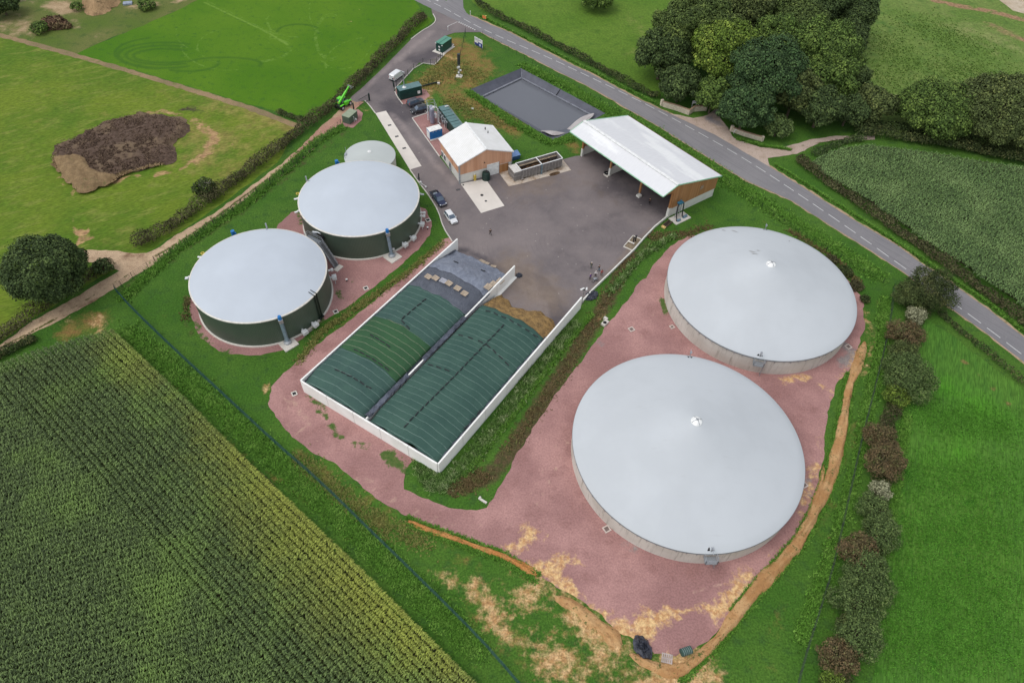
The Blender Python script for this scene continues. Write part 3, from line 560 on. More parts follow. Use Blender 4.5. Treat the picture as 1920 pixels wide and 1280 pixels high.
def crown_pts(lobes,dens_,rng,shell=.3,fuzz=.06):
    """points spread through the outer volume of ellipsoid lobes, mostly near the outer surface of the union"""
    C=[];N=[]
    for c,r in lobes:
        area=4*PI*((r[0]*r[1]+r[0]*r[2]+r[1]*r[2])/3); n=int(area*dens_)
        d=rng.normal(size=(n,3)); d/=np.linalg.norm(d,axis=1)[:,None]
        bump_=1+.10*np.sin(d[:,0]*7+c[0]*3)*np.cos(d[:,1]*8+c[1]*2)+.08*np.sin(d[:,2]*11+c[2]+d[:,0]*5)
        rad=bump_*(1-shell*rng.uniform(0,1,n)**2)+rng.normal(0,fuzz,n)
        C.append(np.array(c)+d*np.array(r)*rad[:,None]); N.append(d)
    C=np.concatenate(C);N=np.concatenate(N); keep=np.ones(len(C),bool)
    for c,r in lobes:
        q=(C-np.array(c))/np.array(r); keep&=(np.sum(q*q,1)>.52)
    return C[keep],N[keep]
def make_tree(seed,rad,hgt,leaf=.42,den=11,base=.18,nl=16,open_=0.,fuzz=.06,core=.66):
    """mesh pair (crown, trunk); crown radius rad, total height hgt"""
    rg=np.random.default_rng(seed); lobes=[]; ax,ay=1+rg.uniform(-.14,.14),1+rg.uniform(-.14,.14); zc=hgt*(base+(1-base)*.5); hz=hgt*(1-base)*.5
    lobes.append(((0,0,zc),(rad*core,rad*core,hz*.82)))
    for i in range(nl):
        az=i*2.4+rg.uniform(-.4,.4); el=math.asin(min(.97,-.55+1.5*(i+.5)/nl)); rr=rad*rg.uniform(.27,.45)
        k_=rg.uniform(.62,.78)+ .05*open_
        lobes.append(((rad*k_*math.cos(el)*math.cos(az),rad*k_*math.cos(el)*math.sin(az),zc+hz*k_*math.sin(el)),(rr,rr,rr*rg.uniform(.7,.95))))
    for i in range(int(nl*1.4)):
        az=rg.uniform(0,2*PI); el=math.asin(rg.uniform(-.5,.98)); rr=rad*rg.uniform(.12,.22); k_=rg.uniform(.86,1.0)
        lobes.append(((rad*k_*math.cos(el)*math.cos(az),rad*k_*math.cos(el)*math.sin(az),zc+hz*k_*math.sin(el)),(rr,rr,rr*.85)))
    lobes=[((c_[0]*ax,c_[1]*ay,c_[2]),r_) for c_,r_ in lobes]
    c,n=crown_pts(lobes,den,rg,fuzz=fuzz); low=c[:,2]>hgt*base*.5; c=c[low];n=n[low]
    v,f,r=leaves(c,n,leaf,rg); 
    me=npmesh('crown',v,f,{'rnd':r})
    mb=MB(); tr=max(.12,rad*.055); mb.tube((0,0,-.3),(0,0,hgt*.35),tr*1.3,9,tr*.8,False)
    top=Vector((0,0,hgt*.35))
    for i in range(6):
        az=i*1.1+seed; e=Vector((rad*.55*math.cos(az),rad*.55*math.sin(az),hgt*(.5+.06*i)))
        m_=top.lerp(e,.5)+Vector((0,0,hgt*.03)); mb.tube(top,m_,tr*.55,6,tr*.38,False); mb.tube(m_,e,tr*.38,6,tr*.15,False)
    mb.tube(top,(0,0,hgt*.8),tr*.8,8,tr*.2,False)
    return me,mb.mesh('trunk')
def put_tree(name,label,cat,px,py,wpx,kind,hgt=None,seed=0,group=None,leaf=.42,den=11,base=.16,zc=.55,shape=None,nl=16,dead=False,k_w=1.0,fuzz=.06,core=.66):
    """px,py = middle of the crown as seen; wpx = crown width as seen"""
    d=P(px,py); D=math.sqrt(d[0]**2+d[1]**2+CH**2); rad=wpx/2*D/CF*.97*k_w
    h=hgt or rad*2.0; x,y=P(px,py,h*zc)
    t=thing(name,label,cat,(x,y,0),0,group)
    cm,tm=make_tree(seed,rad,h,leaf,den,base,nl,0,fuzz,core)
    part('crown',cm,LM[kind],t); part('trunk',tm,m_bark,t)
    if dead:
        mb=MB(); rg=random.Random(seed)
        for i in range(7):
            az=rg.uniform(0,6.28); a=Vector((.3*math.cos(az),.3*math.sin(az),h*.6)); b=a+Vector((1.4*math.cos(az),1.4*math.sin(az),h*.25+rg.uniform(0,.8)))
            mb.tube(a,b,.07,5,.03); 
            for j in range(3): mb.tube(a.lerp(b,.5+.15*j),a.lerp(b,.5+.15*j)+Vector((rg.uniform(-.6,.6),rg.uniform(-.6,.6),.5)),.035,4,.015)
        part('dead_branch',mb,m_dead,t)
    return t
# the wood by the farm entrance
wood=[
 ('broad dark tree at the field-side tip of the wood above the stone wall',1243,100,72,'dark',14),
 ('tall olive-brown tree with feathery top at the left end of the wood',1302,60,105,'olive',19),
 ('low dark grey-green tree overhanging the pale stone wall',1276,158,62,'dark',9.5),
 ('large yellow-green tree, the brightest crown of the wood',1358,100,96,'light',19),
 ('tall bluish-green tree in the middle front of the wood',1436,140,96,'blue',19),
 ('low mid-green tree right above the dark gateway of the wood',1338,178,50,'green',10),
 ('rounded bluish-green tree beside the driveway stone wall',1398,205,72,'blue',12),
 ('bright green tree behind the bluish one in the wood centre',1455,85,72,'green',18),
 ('dusky brown-green tree beside the field track at the wood front',1492,172,66,'brown',14),
 ('wide mid-green tree on the right side of the wood',1545,100,92,'green',18),
 ('dark green tree in front of the wide one, right part of the wood',1549,152,74,'green',14),
 ('dark tree at the lower right corner of the wood',1540,200,70,'dark',11),
 ('dark crown filling the centre of the wood behind the bright trees',1500,62,74,'olive',17),
 ('brownish tree at the top edge left of centre in the wood',1395,22,92,'brown',18),
 ('dark tree at the top edge of the picture, centre of the wood',1462,22,86,'olive',18),
 ('dark tree at the top edge right of centre in the wood',1526,18,84,'dark',18),
 ('grey-dark tree at the top right end of the wood',1587,18,80,'dark',17),
 ('brown-topped tree behind the bright yellow-green crown',1335,18,80,'olive',17),
 ('thin smoky dark tree by the meadow edge right of the wood',1603,158,42,'dark',10),
 ('low dark tree at the meadow corner, rightmost of the wood',1636,196,58,'brown',9),
 ('greenish tree between centre and right crowns of the wood',1588,75,50,'dark',13),
 ('low dark green tree filling the gap at the foot of the wood',1592,208,52,'dark',8)]
for i,(lb,px,py,wp,kd,h) in enumerate(wood):
    put_tree('wood_tree',lb,'tree',px,py,wp,kd,h,seed=100+i,group='trees of the wood beside the farm driveway',leaf=.36,den=14,nl=17,k_w=1.12)
put_tree('shrub','small grey-green bush standing alone before the wood, right of the driveway wall','bush',1458,238,46,'grey',5.5,seed=131,leaf=.35,den=11,zc=.5)
put_tree('meadow_tree','wide light green tree behind the long hedge at the meadow edge','tree',1752,206,108,'green',11,seed=132,leaf=.33,den=15,nl=22)
put_tree('meadow_tree','large olive-dark tree cut by the right picture edge behind the hedge','tree',1882,206,128,'brown',14,seed=133,leaf=.34,den=14,nl=22)
put_tree('round_tree','big round dark tree standing alone beside the dirt track on the left','tree',87,512,120,'dark',13,seed=136,leaf=.27,den=28,nl=26,zc=.5)
put_tree('shrub','small bush with bare pale dead branches growing out of the track hedge','bush',383,352,36,'hedge',4.5,seed=137,leaf=.3,dead=True)
put_tree('shrub','small dark bush at the hedge end beside the big round tree','bush',193,500,30,'dark',3.2,seed=138,leaf=.3)
put_tree('round_tree','tree of the roadside field, cut by the top picture edge','tree',1118,-8,60,'green',7,seed=139,leaf=.4)
put_tree('shrub','dark bush cut by the top left picture corner','bush',2,8,44,'dark',6,seed=140,leaf=.4)
# shrubs along the eastern fence
shr=[('largest shrub, dark green, right beside the main road',1738,545,88,'hedge',6.5),
 ('small brownish bush leaning on the left side of the roadside shrub',1708,560,46,'brown',4.2),
 ('pale dry straw-coloured bush below the roadside shrub','',0,0,0,0)]
shr=[('largest shrub of the row, dark green, right beside the main road',1742,543,80,'hedge',6.5),
 ('brownish bush leaning on the road shrub from the left',1706,556,50,'brown',4.8),
 ('pale grey-green bush just below the road shrub',1716,592,36,'pale',3),
 ('rust-brown bush third from the road',1697,627,58,'red',4),
 ('grey-brown bush below the rust-brown one',1694,662,52,'brown',4),
 ('wide dark grey bush bulging toward the green field',1706,706,84,'grey',5),
 ('small yellow-green bush on the left flank of the wide grey one',1681,741,44,'light',3.2),
 ('red-leaved bush beside the back tank, upper of a pair',1652,823,56,'red',4),
 ('brown-red bush level with the middle of the front tank',1660,866,70,'red',4.5),
 ('small pale twiggy bush with straw-coloured branches',1651,919,34,'pale',3),
 ('dark grey-green bush under the pale twiggy one',1637,957,54,'grey',4),
 ('grey-green bush bulging to the right, mid row',1653,1000,60,'grey',4.5),
 ('red-topped bush level with the lower rim of the front tank',1610,1035,62,'red',4.5),
 ('broad grey-green bush below the red-topped one',1630,1083,84,'grey',5),
 ('grey bush with dark gaps, lower middle of the row',1605,1130,72,'grey',4.8),
 ('grey-green bush left of the mown field edge, low in the row',1612,1190,70,'grey',4.6),
 ('bright rusty red bush near the bottom of the row',1573,1232,62,'red',4),
 ('small pale green bush at the bottom picture edge',1562,1278,40,'light',3),
 ('small brown bush tucked left of the broad grey one',1590,1170,34,'brown',3)]
for i,(lb,px,py,wp,kd,h) in enumerate(shr):
    put_tree('shrub',lb,'bush',px,py,wp,kd,h,seed=160+i,group='shrubs along the eastern fence',leaf=.16,den=46,base=.03,zc=.5,nl=10,k_w=1.02,fuzz=.17,core=.55)
for i,(px,py,wp,kd) in enumerate([(1560,485,22,'hedgeb'),(1584,508,24,'hedge'),(1606,535,24,'hedgeb'),(1623,560,18,'hedge')]):
    put_tree('weed_clump','%s weedy brownish bush behind the far rim of the back tank'%['topmost','second','third','lowest'][i],'bush',px,py,wp,kd,1.2,seed=190+i,group='weedy bushes behind the back concrete tank',leaf=.18,den=30,base=.02)
# hedges
def hedge(name,label,line,wd,hg,kind,seed,leaf=.28,den=16,cat='hedge'):
    leaf*=.78; den*=1.7
    L=dens(smoothpoly(PP(line),2,False),.9,0,0,False); rg=np.random.default_rng(seed); lobes=[]
    for i,(x,y) in enumerate(L):
        a=1+.18*math.sin(i*.37+seed)+.12*math.sin(i*1.3)
        lobes.append(((x+rg.uniform(-.2,.2),y+rg.uniform(-.2,.2),hg*.45*a),(wd*.5*a*rg.uniform(.85,1.15),wd*.5*a*rg.uniform(.85,1.15),hg*.58*a*rg.uniform(.85,1.12))))
    C=[];N=[];n0=int(den*(wd+2*hg)*.9)
    for c,r in lobes:
        d=rg.normal(size=(n0,3)); d[:,2]=np.abs(d[:,2])*1.0-.15; d/=np.linalg.norm(d,axis=1)[:,None]
        rad=1-.28*rg.uniform(0,1,n0)**2+rg.normal(0,.05,n0)
        C.append(np.array(c)+d*np.array(r)*rad[:,None]); N.append(d)
    C=np.concatenate(C);N=np.concatenate(N); k_=C[:,2]>0; C=C[k_];N=N[k_]
    v,f,r=leaves(C,N,leaf,rg); me=npmesh(name,v,f,{'rnd':r}); o=part(name,me,LM[kind]); tag(o,label,cat); return o
hedge('hedge','long dark hedge along the dirt track and the site entrance lane',[(266,458),(300,443),(360,402),(430,352),(500,300),(560,252),(600,222),(640,188),(680,148),(720,108),(760,66),(785,45),(791,36)],3.5,2.6,'hedgeb',1,den=16)
hedge('hedge','short spur of hedge between the two western fields',[(526,214),(545,221),(562,226)],1.6,1.3,'hedge',2)
hedge('hedge','hedge running from the big round tree to the left picture edge',[(205,505),(170,520),(130,545),(90,575),(45,608),(0,636),(-40,655)],3.4,2.6,'hedgeb',3)
hedge('hedge','small dark hedge beside the maize at the left picture edge',[(60,640),(30,655),(0,668),(-30,680)],2.2,1.6,'hedge',4)
hedge('hedge','roadside hedge between the main road and the northern field',[(893,2),(905,18),(930,32),(970,50),(1030,80),(1090,112),(1150,145),(1200,172),(1228,184)],2.4,1.9,'hedge',5,leaf=.32,den=14)
hedge('hedge','roadside hedge between the main road and the eastern maize field',[(1500,305),(1520,322),(1550,345),(1600,378),(1660,422),(1720,462),(1780,505),(1850,555),(1920,608),(1990,660)],3.0,2.0,'hedgeb',6,leaf=.32,den=13)
hedge('hedge','thick trimmed hedge between the meadow and the eastern maize field',[(1615,252),(1650,256),(1700,264),(1760,272),(1820,284),(1880,297),(1960,312)],4.2,3.0,'hedge',7,leaf=.38,den=12)
hedge('hedge','loose scrub on the maize side of the track bend by the wood',[(1530,290),(1560,275),(1590,266),(1612,262)],3.0,1.5,'dark',8,leaf=.32,den=12)
hedge('hedge','thin hedge between the main road and the green field on the right',[(1762,590),(1790,615),(1830,645),(1870,680),(1920,722),(1980,770)],1.7,1.2,'hedge',9,leaf=.26,den=16)
hedge('hedge','dark low hedge behind the pasture at the foot of the meadow trees',[(1625,235),(1700,246),(1780,256),(1860,272),(1950,290)],2.6,2.2,'dark',10,leaf=.4,den=9)
hedge('scrub','low dark green scrub under the row of eastern shrubs',[(1735,560),(1712,600),(1692,660),(1690,730),(1660,790),(1655,860),(1645,930),(1640,1000),(1620,1060),(1605,1130),(1595,1190),(1575,1240),(1560,1300)],3.6,1.8,'hedgeb',12,leaf=.22,den=22,cat='scrub')
# maize
def maize(name,label,poly,ang_fn,seed,row=1.02,step=.185,lh=2.1,nl=6,wl=.16,ll=.6,col='a'):
    rg=np.random.default_rng(seed); pl=PP(poly,lh*.75); V=[];RND=[];Y=[]
    P_=np.array(pl); c0=P_.mean(0)
    pts=[]
    for (sub,ang,hfac) in ang_fn:
        row_=row if hfac<=1.0 else row*.86
        sp=np.array(PP(sub,lh*.75)); u=np.array([math.cos(ang),math.sin(ang)]); w_=np.array([-u[1],u[0]])
        a=(sp@u);b=(sp@w_)
        U,Wq=np.meshgrid(np.arange(a.min(),a.max(),step),np.arange(b.min(),b.max(),row_))
        U=U+rg.uniform(-.08,.08,U.shape); Wq=Wq+rg.normal(0,.05,Wq.shape)+.12*np.sin(U*.13+1)
        g=U.ravel()[:,None]*u+Wq.ravel()[:,None]*w_; m=inside(g,[tuple(q) for q in sp])&inside(g,pl)
        g=g[m]; pts.append(np.column_stack([g,np.full(len(g),hfac),np.full(len(g),ang)]))
    g=np.concatenate(pts); n=len(g)
    # natural gaps and height
    hh=lh*g[:,2]*(1+.08*np.sin(g[:,0]*.21)*np.cos(g[:,1]*.17)+rg.normal(0,.05,n))
    allv=[];rn=[]
    for i in range(nl):
        # leaves leave the stalk mostly across the row
        az=g[:,3]+PI/2+(i%2)*PI+rg.normal(0,.65,n); z0=hh*(.62+.36*i/nl); L=ll*rg.uniform(.75,1.2,n)*(1-.25*i/nl)
        dx=np.cos(az);dy=np.sin(az); wx=-dy*wl/2;wy=dx*wl/2
        rise=rg.uniform(.25,.5,n); p0=np.column_stack([g[:,0],g[:,1],z0]); p1=p0+np.column_stack([dx*L*.5,dy*L*.5,L*rise]); p2=p0+np.column_stack([dx*L,dy*L,L*(rise-.45)])
        w=np.column_stack([wx,wy,np.zeros(n)])
        allv.append(np.stack([p0-w*.6,p0+w*.6,p1+w,p1-w],1)); allv.append(np.stack([p1-w,p1+w,p2+w*.25,p2-w*.25],1)); r=rg.uniform(0,1,n); rn+= [r,r]
    v=np.concatenate([a.reshape(-1,3) for a in allv]); f=np.arange(len(v)).reshape(-1,4); r=np.repeat(np.concatenate(rn),4)
    me=npmesh(name,v,f,{'rnd':r}); return me,n
def maizemat(name,dk,md,lt,yl,zone=None):
    k=NT(name); a=k.attr('rnd'); c=k.mix(a,dk,md); c=k.mix(k.math('MULTIPLY',k.ramp(k.noise(.09,4,.6),.45,.75),.8),c,lt)
    if zone:
        for (x,y),r,st,dirn in zone:
            mp=k.n('ShaderNodeMapping',vector_type='TEXTURE'); mp.inputs['Location'].default_value=(x,y,0); mp.inputs['Rotation'].default_value=(0,0,dirn); mp.inputs['Scale'].default_value=(r[0],r[1],1000)
            k.l(k.tc.outputs['Object'],mp.inputs[0]); ln=k.n('ShaderNodeVectorMath',operation='LENGTH'); k.l(mp.outputs[0],ln.inputs[0])
            f=k.ramp(k.math('ADD',ln.outputs['Value'],k.math('MULTIPLY',k.math('SUBTRACT',k.noise(.35,4,.7),.5),.9)),1.25,.1); c=k.mix(k.math('MULTIPLY',f,st),c,yl)
    q=k.n('ShaderNodeVectorMath',operation='SCALE'); k.l(c,q.inputs[0]); k.l(k.ramp(a,0,1,.75,1.25),q.inputs['Scale']); k.col(q.outputs[0]); k.rough(.6,0,.3); return k.m
mz=[(216,617),(905,1284),(1004,1380),(-250,1400),(-250,690),(0,682),(60,660),(130,640)]
a0=P(216,617,1.6);b0=P(905,1284,1.6); ang=math.atan2(b0[1]-a0[1],b0[0]-a0[0])
head=[(205,590),(620,950),(1020,1390),(562,1400),(470,1232),(300,1042),(160,882),(26,766),(-64,702),(0,590)]
inner=[(-64,700),(30,764),(164,880),(304,1040),(474,1230),(566,1400),(-260,1400),(-260,690)]
c0=P(0,1120,1.6);d0=P(400,1000,1.6)
ang2=math.atan2(d0[1]-c0[1],d0[0]-c0[0])
m_soil=ground_mat('maize_soil',srgb(52,58,34),srgb(62,62,38),srgb(74,70,46),.1,.6,5,.3)
sheet('maize_soil',PP([(214,632),(300,700),(400,803),(500,896),(600,1003),(680,1082),(760,1166),(830,1226),(905,1306),(990,1400),(-250,1420),(-250,705),(0,700),(60,676),(130,655)]),.02,m_soil,bstep=2,jit=.2,seed=30)
zA=P(640,1060,1.5); zB=P(560,920,1.5); zC=P(200,650,1.5); zD=P(80,690,1.5)
mm=maizemat('maize_leaf',srgb(66,82,46),srgb(106,126,72),srgb(118,146,70),srgb(170,174,72),[((P(630,1030,1.5)),(34,11),.55,ang),(P(470,860,1.5),(22,5),.35,ang),(P(780,1190,1.5),(16,4),.35,ang),(P(250,670,1.5),(12,6),.35,ang)])
me,nn=maize('maize_crop','',mz,[(head,ang,1.0),(inner,ang2,1.02)],1); o=part('maize_crop',me,mm); tag(o,'dark green maize field with yellowing outer rows in the lower left','crop',kind='stuff'); print('maize',nn)
mz2=[(1537,320),(1520,305),(1545,290),(1580,277),(1631,272),(1700,281),(1762,289),(1850,304),(1919,315),(2060,345),(2060,700),(1918,572),(1861,533),(1807,497),(1725,442),(1650,390),(1594,355)]
sheet('maize_soil',PP(mz2),.02,m_soil,bstep=2,jit=.2,seed=31)
a0=P(1594,371);b0=P(1807,500); ang3=math.atan2(b0[1]-a0[1],b0[0]-a0[0])
mm2=maizemat('maize_leaf_east',srgb(66,90,46),srgb(100,126,70),srgb(118,142,84),srgb(130,140,70))
me,nn=maize('maize_crop','',mz2,[([(1400,200),(2200,200),(2200,900),(1400,900)],ang3,1.0)],2,step=.28,nl=5,wl=.22,lh=2.2); o=part('maize_crop',me,mm2); tag(o,'even green maize field behind the road hedge in the upper right','crop',kind='stuff'); print('maize2',nn)
YARD_W=PP([(1252,407),(1227,427),(1206,449),(1190,468),(1150,508),(1110,547),(1090,570),(900,560),(900,400),(1100,300)])
# rough grass and weeds as tufts
def tufts(name,label,zones,n,seed,h=.35,mat=None,cat='grass',wd=.07,clip=None,z0=0):
    rg=np.random.default_rng(seed); C=[]
    tot=sum(z[2] for z in zones)
    for line,r,wt in zones:
        L=np.array(dens(PP(line),.5,0,0,False)); m=int(n*wt/tot); i=rg.integers(0,len(L),m)
        C.append(np.column_stack([L[i]+rg.normal(0,r*.5,(m,2)),rg.uniform(.5,1.3,m)]))
    C=np.concatenate(C)
    if clip: C=C[inside(C[:,:2],clip)]
    C=C[~inside(C[:,:2],POND_RIM)]; C=C[~inside(C[:,:2],YARD_W)]
    m=len(C); vs=[];rn=[]
    for j in range(4):
        az=rg.uniform(0,6.28,m); lean=rg.uniform(.5,1.3,m)*h; hh=h*C[:,2]; w=wd*C[:,2]
        b=np.column_stack([C[:,0]+rg.normal(0,.06,m),C[:,1]+rg.normal(0,.06,m),np.full(m,float(z0))]); s=np.column_stack([np.cos(az+1.57)*w,np.sin(az+1.57)*w,np.zeros(m)])
        t=b+np.column_stack([np.cos(az)*lean,np.sin(az)*lean,hh]); vs.append(np.stack([b-s,b+s,t+s*.3,t-s*.3],1)); rn.append(rg.uniform(0,1,m))
    v=np.concatenate([a.reshape(-1,3) for a in vs]); o=part(name,npmesh(name,v,np.arange(len(v)).reshape(-1,4),{'rnd':np.repeat(np.concatenate(rn),4)}),mat or LM['grass']); tag(o,label,cat,kind='stuff'); return o
LM['grass']=leafmat('tuft_grass',srgb(72,112,38),srgb(94,136,50),srgb(120,156,70),.4)
LM['tuss']=leafmat('tussock',srgb(84,114,48),srgb(98,124,56),srgb(112,136,68),.3)
LM['weed']=leafmat('weed_leaf',srgb(60,92,36),srgb(96,126,62),srgb(150,160,116),.6)
LM['drygrass']=leafmat('dry_grass',srgb(108,112,58),srgb(132,128,74),srgb(98,116,54),.5)
LM['browng']=leafmat('brown_weed',srgb(88,76,48),srgb(112,96,66),srgb(98,106,58),.5)
tufts('rough_grass','rank green grass on the banks, verges and fence lines','' or [([(230,560),(330,470),(470,375),(600,262),(640,240)],1.3,3),([(240,620),(400,760),(560,900),(700,1030),(900,1220)],2.2,4),([(880,172),(960,230),(1030,268),(1070,262)],1.3,2),([(980,124),(1060,160),(1140,208)],1.6,2.5),([(1140,205),(1250,265),(1350,330),(1500,425),(1650,520)],2.4,5),([(1660,560),(1650,660),(1610,850),(1570,1010),(1500,1200)],1.2,3),([(1700,780),(1665,1000),(1620,1200)],.8,1.5),([(900,30),(1068,113),(1238,199)],.5,1),([(1455,310),(1600,402),(1735,490),(1855,570),(1920,622)],.5,1.5),([(870,890),(960,780),(1050,660),(1110,590)],.5,1),([(1385,262),(1430,274),(1480,281)],.5,.5)],52000,5,h=.32)
tufts('meadow_weeds','taller pale-tipped weeds along the silage clamp wall',[([(840,905),(900,840),(960,760),(1020,680),(1080,610)],1.3,3),([(790,870),(830,910),(800,900)],1.5,1),([(1142,548),(1202,480),(1264,442)],.9,1.2)],5200,6,h=.45,mat=LM['weed'],cat='weeds')
tufts('brown_weeds','brown dying weeds along the ditch beside the red stone area',[([(1182,480),(1138,560),(1066,682),(1004,772),(952,850)],1.6,2),([(905,895),(850,915)],1.8,1),([(1220,445),(1290,438),(1330,425)],1.6,1),([(1480,432),(1560,480),(1610,530)],1.0,1),([(352,560),(350,600)],1.0,.2)],3000,7,h=.25,mat=LM['browng'],cat='weeds')
tufts('dry_grass','yellowed grass along the strip between the green tanks and the clamp',[([(560,680),(600,625),(680,570),(760,515),(830,455)],.9,1.2),([(800,160),(850,120),(900,150)],5,1.2),([(840,190),(960,235)],4,1),([(560,860),(700,975),(800,1020)],2,1)],5200,8,h=.28,mat=LM['drygrass'])
tufts('crop_tufts','fine grass blades of the young field on the right',[([(1700,900),(1800,900),(1900,900)],6,1),([(1690,1000),(1900,1000)],6,1.2),([(1660,1100),(1900,1100)],6,1.2),([(1640,1200),(1900,1200)],6,1.2),([(1720,780),(1900,800)],5,1)],26000,9,h=.16,mat=leafmat('young_blades',srgb(64,112,34),srgb(82,132,42),srgb(92,144,52),.3),wd=.05)
tufts('pasture_tussocks','darker tussocks dotted over the north-east pasture',[([(1640,60),(1700,120),(1640,170)],9,1),([(1700,40),(1850,100)],12,1),([(1750,130),(1900,150)],10,1)],4500,10,h=.2,mat=LM['tuss'],wd=.14)

tufts('bank_weeds','low grass and weeds creeping onto the edges of the orange clay bank',[([(1628,650),(1600,725),(1590,800),(1578,870),(1540,965),(1510,1022),(1465,1072),(1395,1152),(1360,1200)],.35,2),([(1588,700),(1568,790),(1553,865),(1520,955),(1490,1008),(1445,1058),(1405,1100),(1372,1142)],.35,2),([(765,970),(850,1002),(940,1034),(1010,1076)],.4,1),([(765,985),(850,1018),(940,1050),(1005,1090)],.5,1),([(1350,1205),(1310,1245),(1280,1275)],.6,.6)],7000,31,h=.22,mat=LM['grass'],cat='weeds',wd=.06)
# ================================================================ TANKS
m_galv=M('galvanised_steel',(.45,.47,.49),.4,.7,var=.12,scale=4)
m_steel=M('grey_steel',(.36,.38,.40),.45,.5,var=.12,scale=3)
m_white=M('white_metal',(.78,.78,.76),.45,var=.04)
m_blue=M('pump_blue',(.02,.17,.45),.4,var=.1)
m_black=M('black_plastic',(.018,.019,.022),.45,var=.2)
m_dark=M('dark_opening',(.012,.012,.013),.9)
m_yellow=M('yellow_paint',(.62,.45,.08),.5)
k=NT('tank_concrete'); mp=k.n('ShaderNodeMapping'); mp.inputs['Scale'].default_value=(1.2,1.2,.12); k.l(k.tc.outputs['Object'],mp.inputs[0])
st=k.noise(1.6,4,.7,vec=mp.outputs[0]); c=k.mix(k.ramp(k.noise(.25,4),.3,.7),srgb(190,184,174),srgb(206,201,192)); c=k.mix(k.ramp(st,.52,.72,0,.75),c,srgb(150,143,132))
sx=k.n('ShaderNodeSeparateXYZ'); k.l(k.tc.outputs['Object'],sx.inputs[0]); band_=k.ramp(k.math('ABSOLUTE',k.math('SUBTRACT',k.math('FRACT',k.math('MULTIPLY',sx.outputs['Z'],.72)),.5)),.0,.02,.82,1)
at_=k.math('ARCTAN2',sx.outputs['Y'],sx.outputs['X']); jo=k.ramp(k.math('ABSOLUTE',k.math('SUBTRACT',k.math('FRACT',k.math('MULTIPLY',at_,8.28)),.5)),.0,.012,.75,1)
q=k.n('ShaderNodeVectorMath',operation='SCALE'); k.l(c,q.inputs[0]); k.l(k.math('MULTIPLY',band_,jo),q.inputs['Scale']); k.col(q.outputs[0]); k.rough(.85,0,.3); k.bump(k.noise(6,3),.2,.02); m_tank=k.m
def membrane(name,base,dirt):
    k=NT(name); c=k.mix(k.ramp(k.noise(.08,4,.6),.35,.65),tuple(x*.96 for x in base),tuple(x*1.03 for x in base))
    mp=k.n('ShaderNodeMapping'); mp.inputs['Rotation'].default_value=(0,0,1.0); mp.inputs['Scale'].default_value=(.35,2.2,1); k.l(k.tc.outputs['Object'],mp.inputs[0])
    c=k.mix(k.ramp(k.noise(.5,5,.7,vec=mp.outputs[0]),.60,.82,0,dirt),c,srgb(140,138,134))
    sx=k.n('ShaderNodeSeparateXYZ'); k.l(k.tc.outputs['Object'],sx.inputs[0]); an=k.math('ARCTAN2',sx.outputs['Y'],sx.outputs['X'])
    se=k.ramp(k.math('ABSOLUTE',k.math('SUBTRACT',k.math('FRACT',k.math('MULTIPLY',an,3.82)),.5)),0,.008,.965,1)
    q=k.n('ShaderNodeVectorMath',operation='SCALE'); k.l(c,q.inputs[0]); k.l(se,q.inputs['Scale'])
    k.col(q.outputs[0]); k.rough(.68,0,.3); k.bump(k.noise(.6,3),.08,.1); return k.m
m_cover=membrane('cover_grey',srgb(190,194,197),.22)
m_dome=membrane('dome_grey',srgb(190,197,205),.1)
def conetank(x,y,r,h,apex,label,dirt=None):
    t=thing('storage_tank',label,'tank',(x,y,0),0,'concrete slurry tanks with grey cone covers')
    part('tank_wall',MB().lathe([(r,-.3),(r,h-.05),(r-.35,h-.02),(r-.35,h-.6)],n=128),m_tank,t,True)
    pr=[(r+.10,h-.28),(r+.13,h-.02),(r+.04,h+.08)]
    for i in range(1,15):
        s=i/14; rr=(r+.04)*(1-s)+.02; pr.append((rr,h+.08+(apex-h)*(s**.94)*1.0))
    # cover hem then cone
    part('cover',MB().lathe(pr,n=128),m_cover,t,True)
    part('cover_band',MB().lathe([(r+.12,h-.34),(r+.17,h-.30),(r+.17,h-.06),(r+.12,h-.03)],n=128),M('band_grey',srgb(132,138,142),.5,.3),t,True)
    for i in range(78):
        a=2*PI*i/78
        if i%4==3: continue
        part('hem_clamp',MB().box(((r+.06)*math.cos(a),(r+.06)*math.sin(a),h-.62),(.16,.10,.30),a),m_galv,t)
    mb=MB().lathe([(.95,-.55),(.9,-.1),(.45,.32),(.0,.38)],(0,0,apex),20); part('vent_cap',mb,M('cap_white',(.86,.86,.84),.4),t,True)
    mb=MB()
    for a in (0.4,1.97): mb.beam((.9*math.cos(a),.9*math.sin(a),apex+.02),(.2*math.cos(a),.2*math.sin(a),apex+.47),.07,.07).beam((-.9*math.cos(a),-.9*math.sin(a),apex+.02),(-.2*math.cos(a),-.2*math.sin(a),apex+.47),.07,.07)
    mb.box((0,0,apex+.45),(.3,.3,.1)); part('cap_bracket',mb,m_steel,t)
    return t
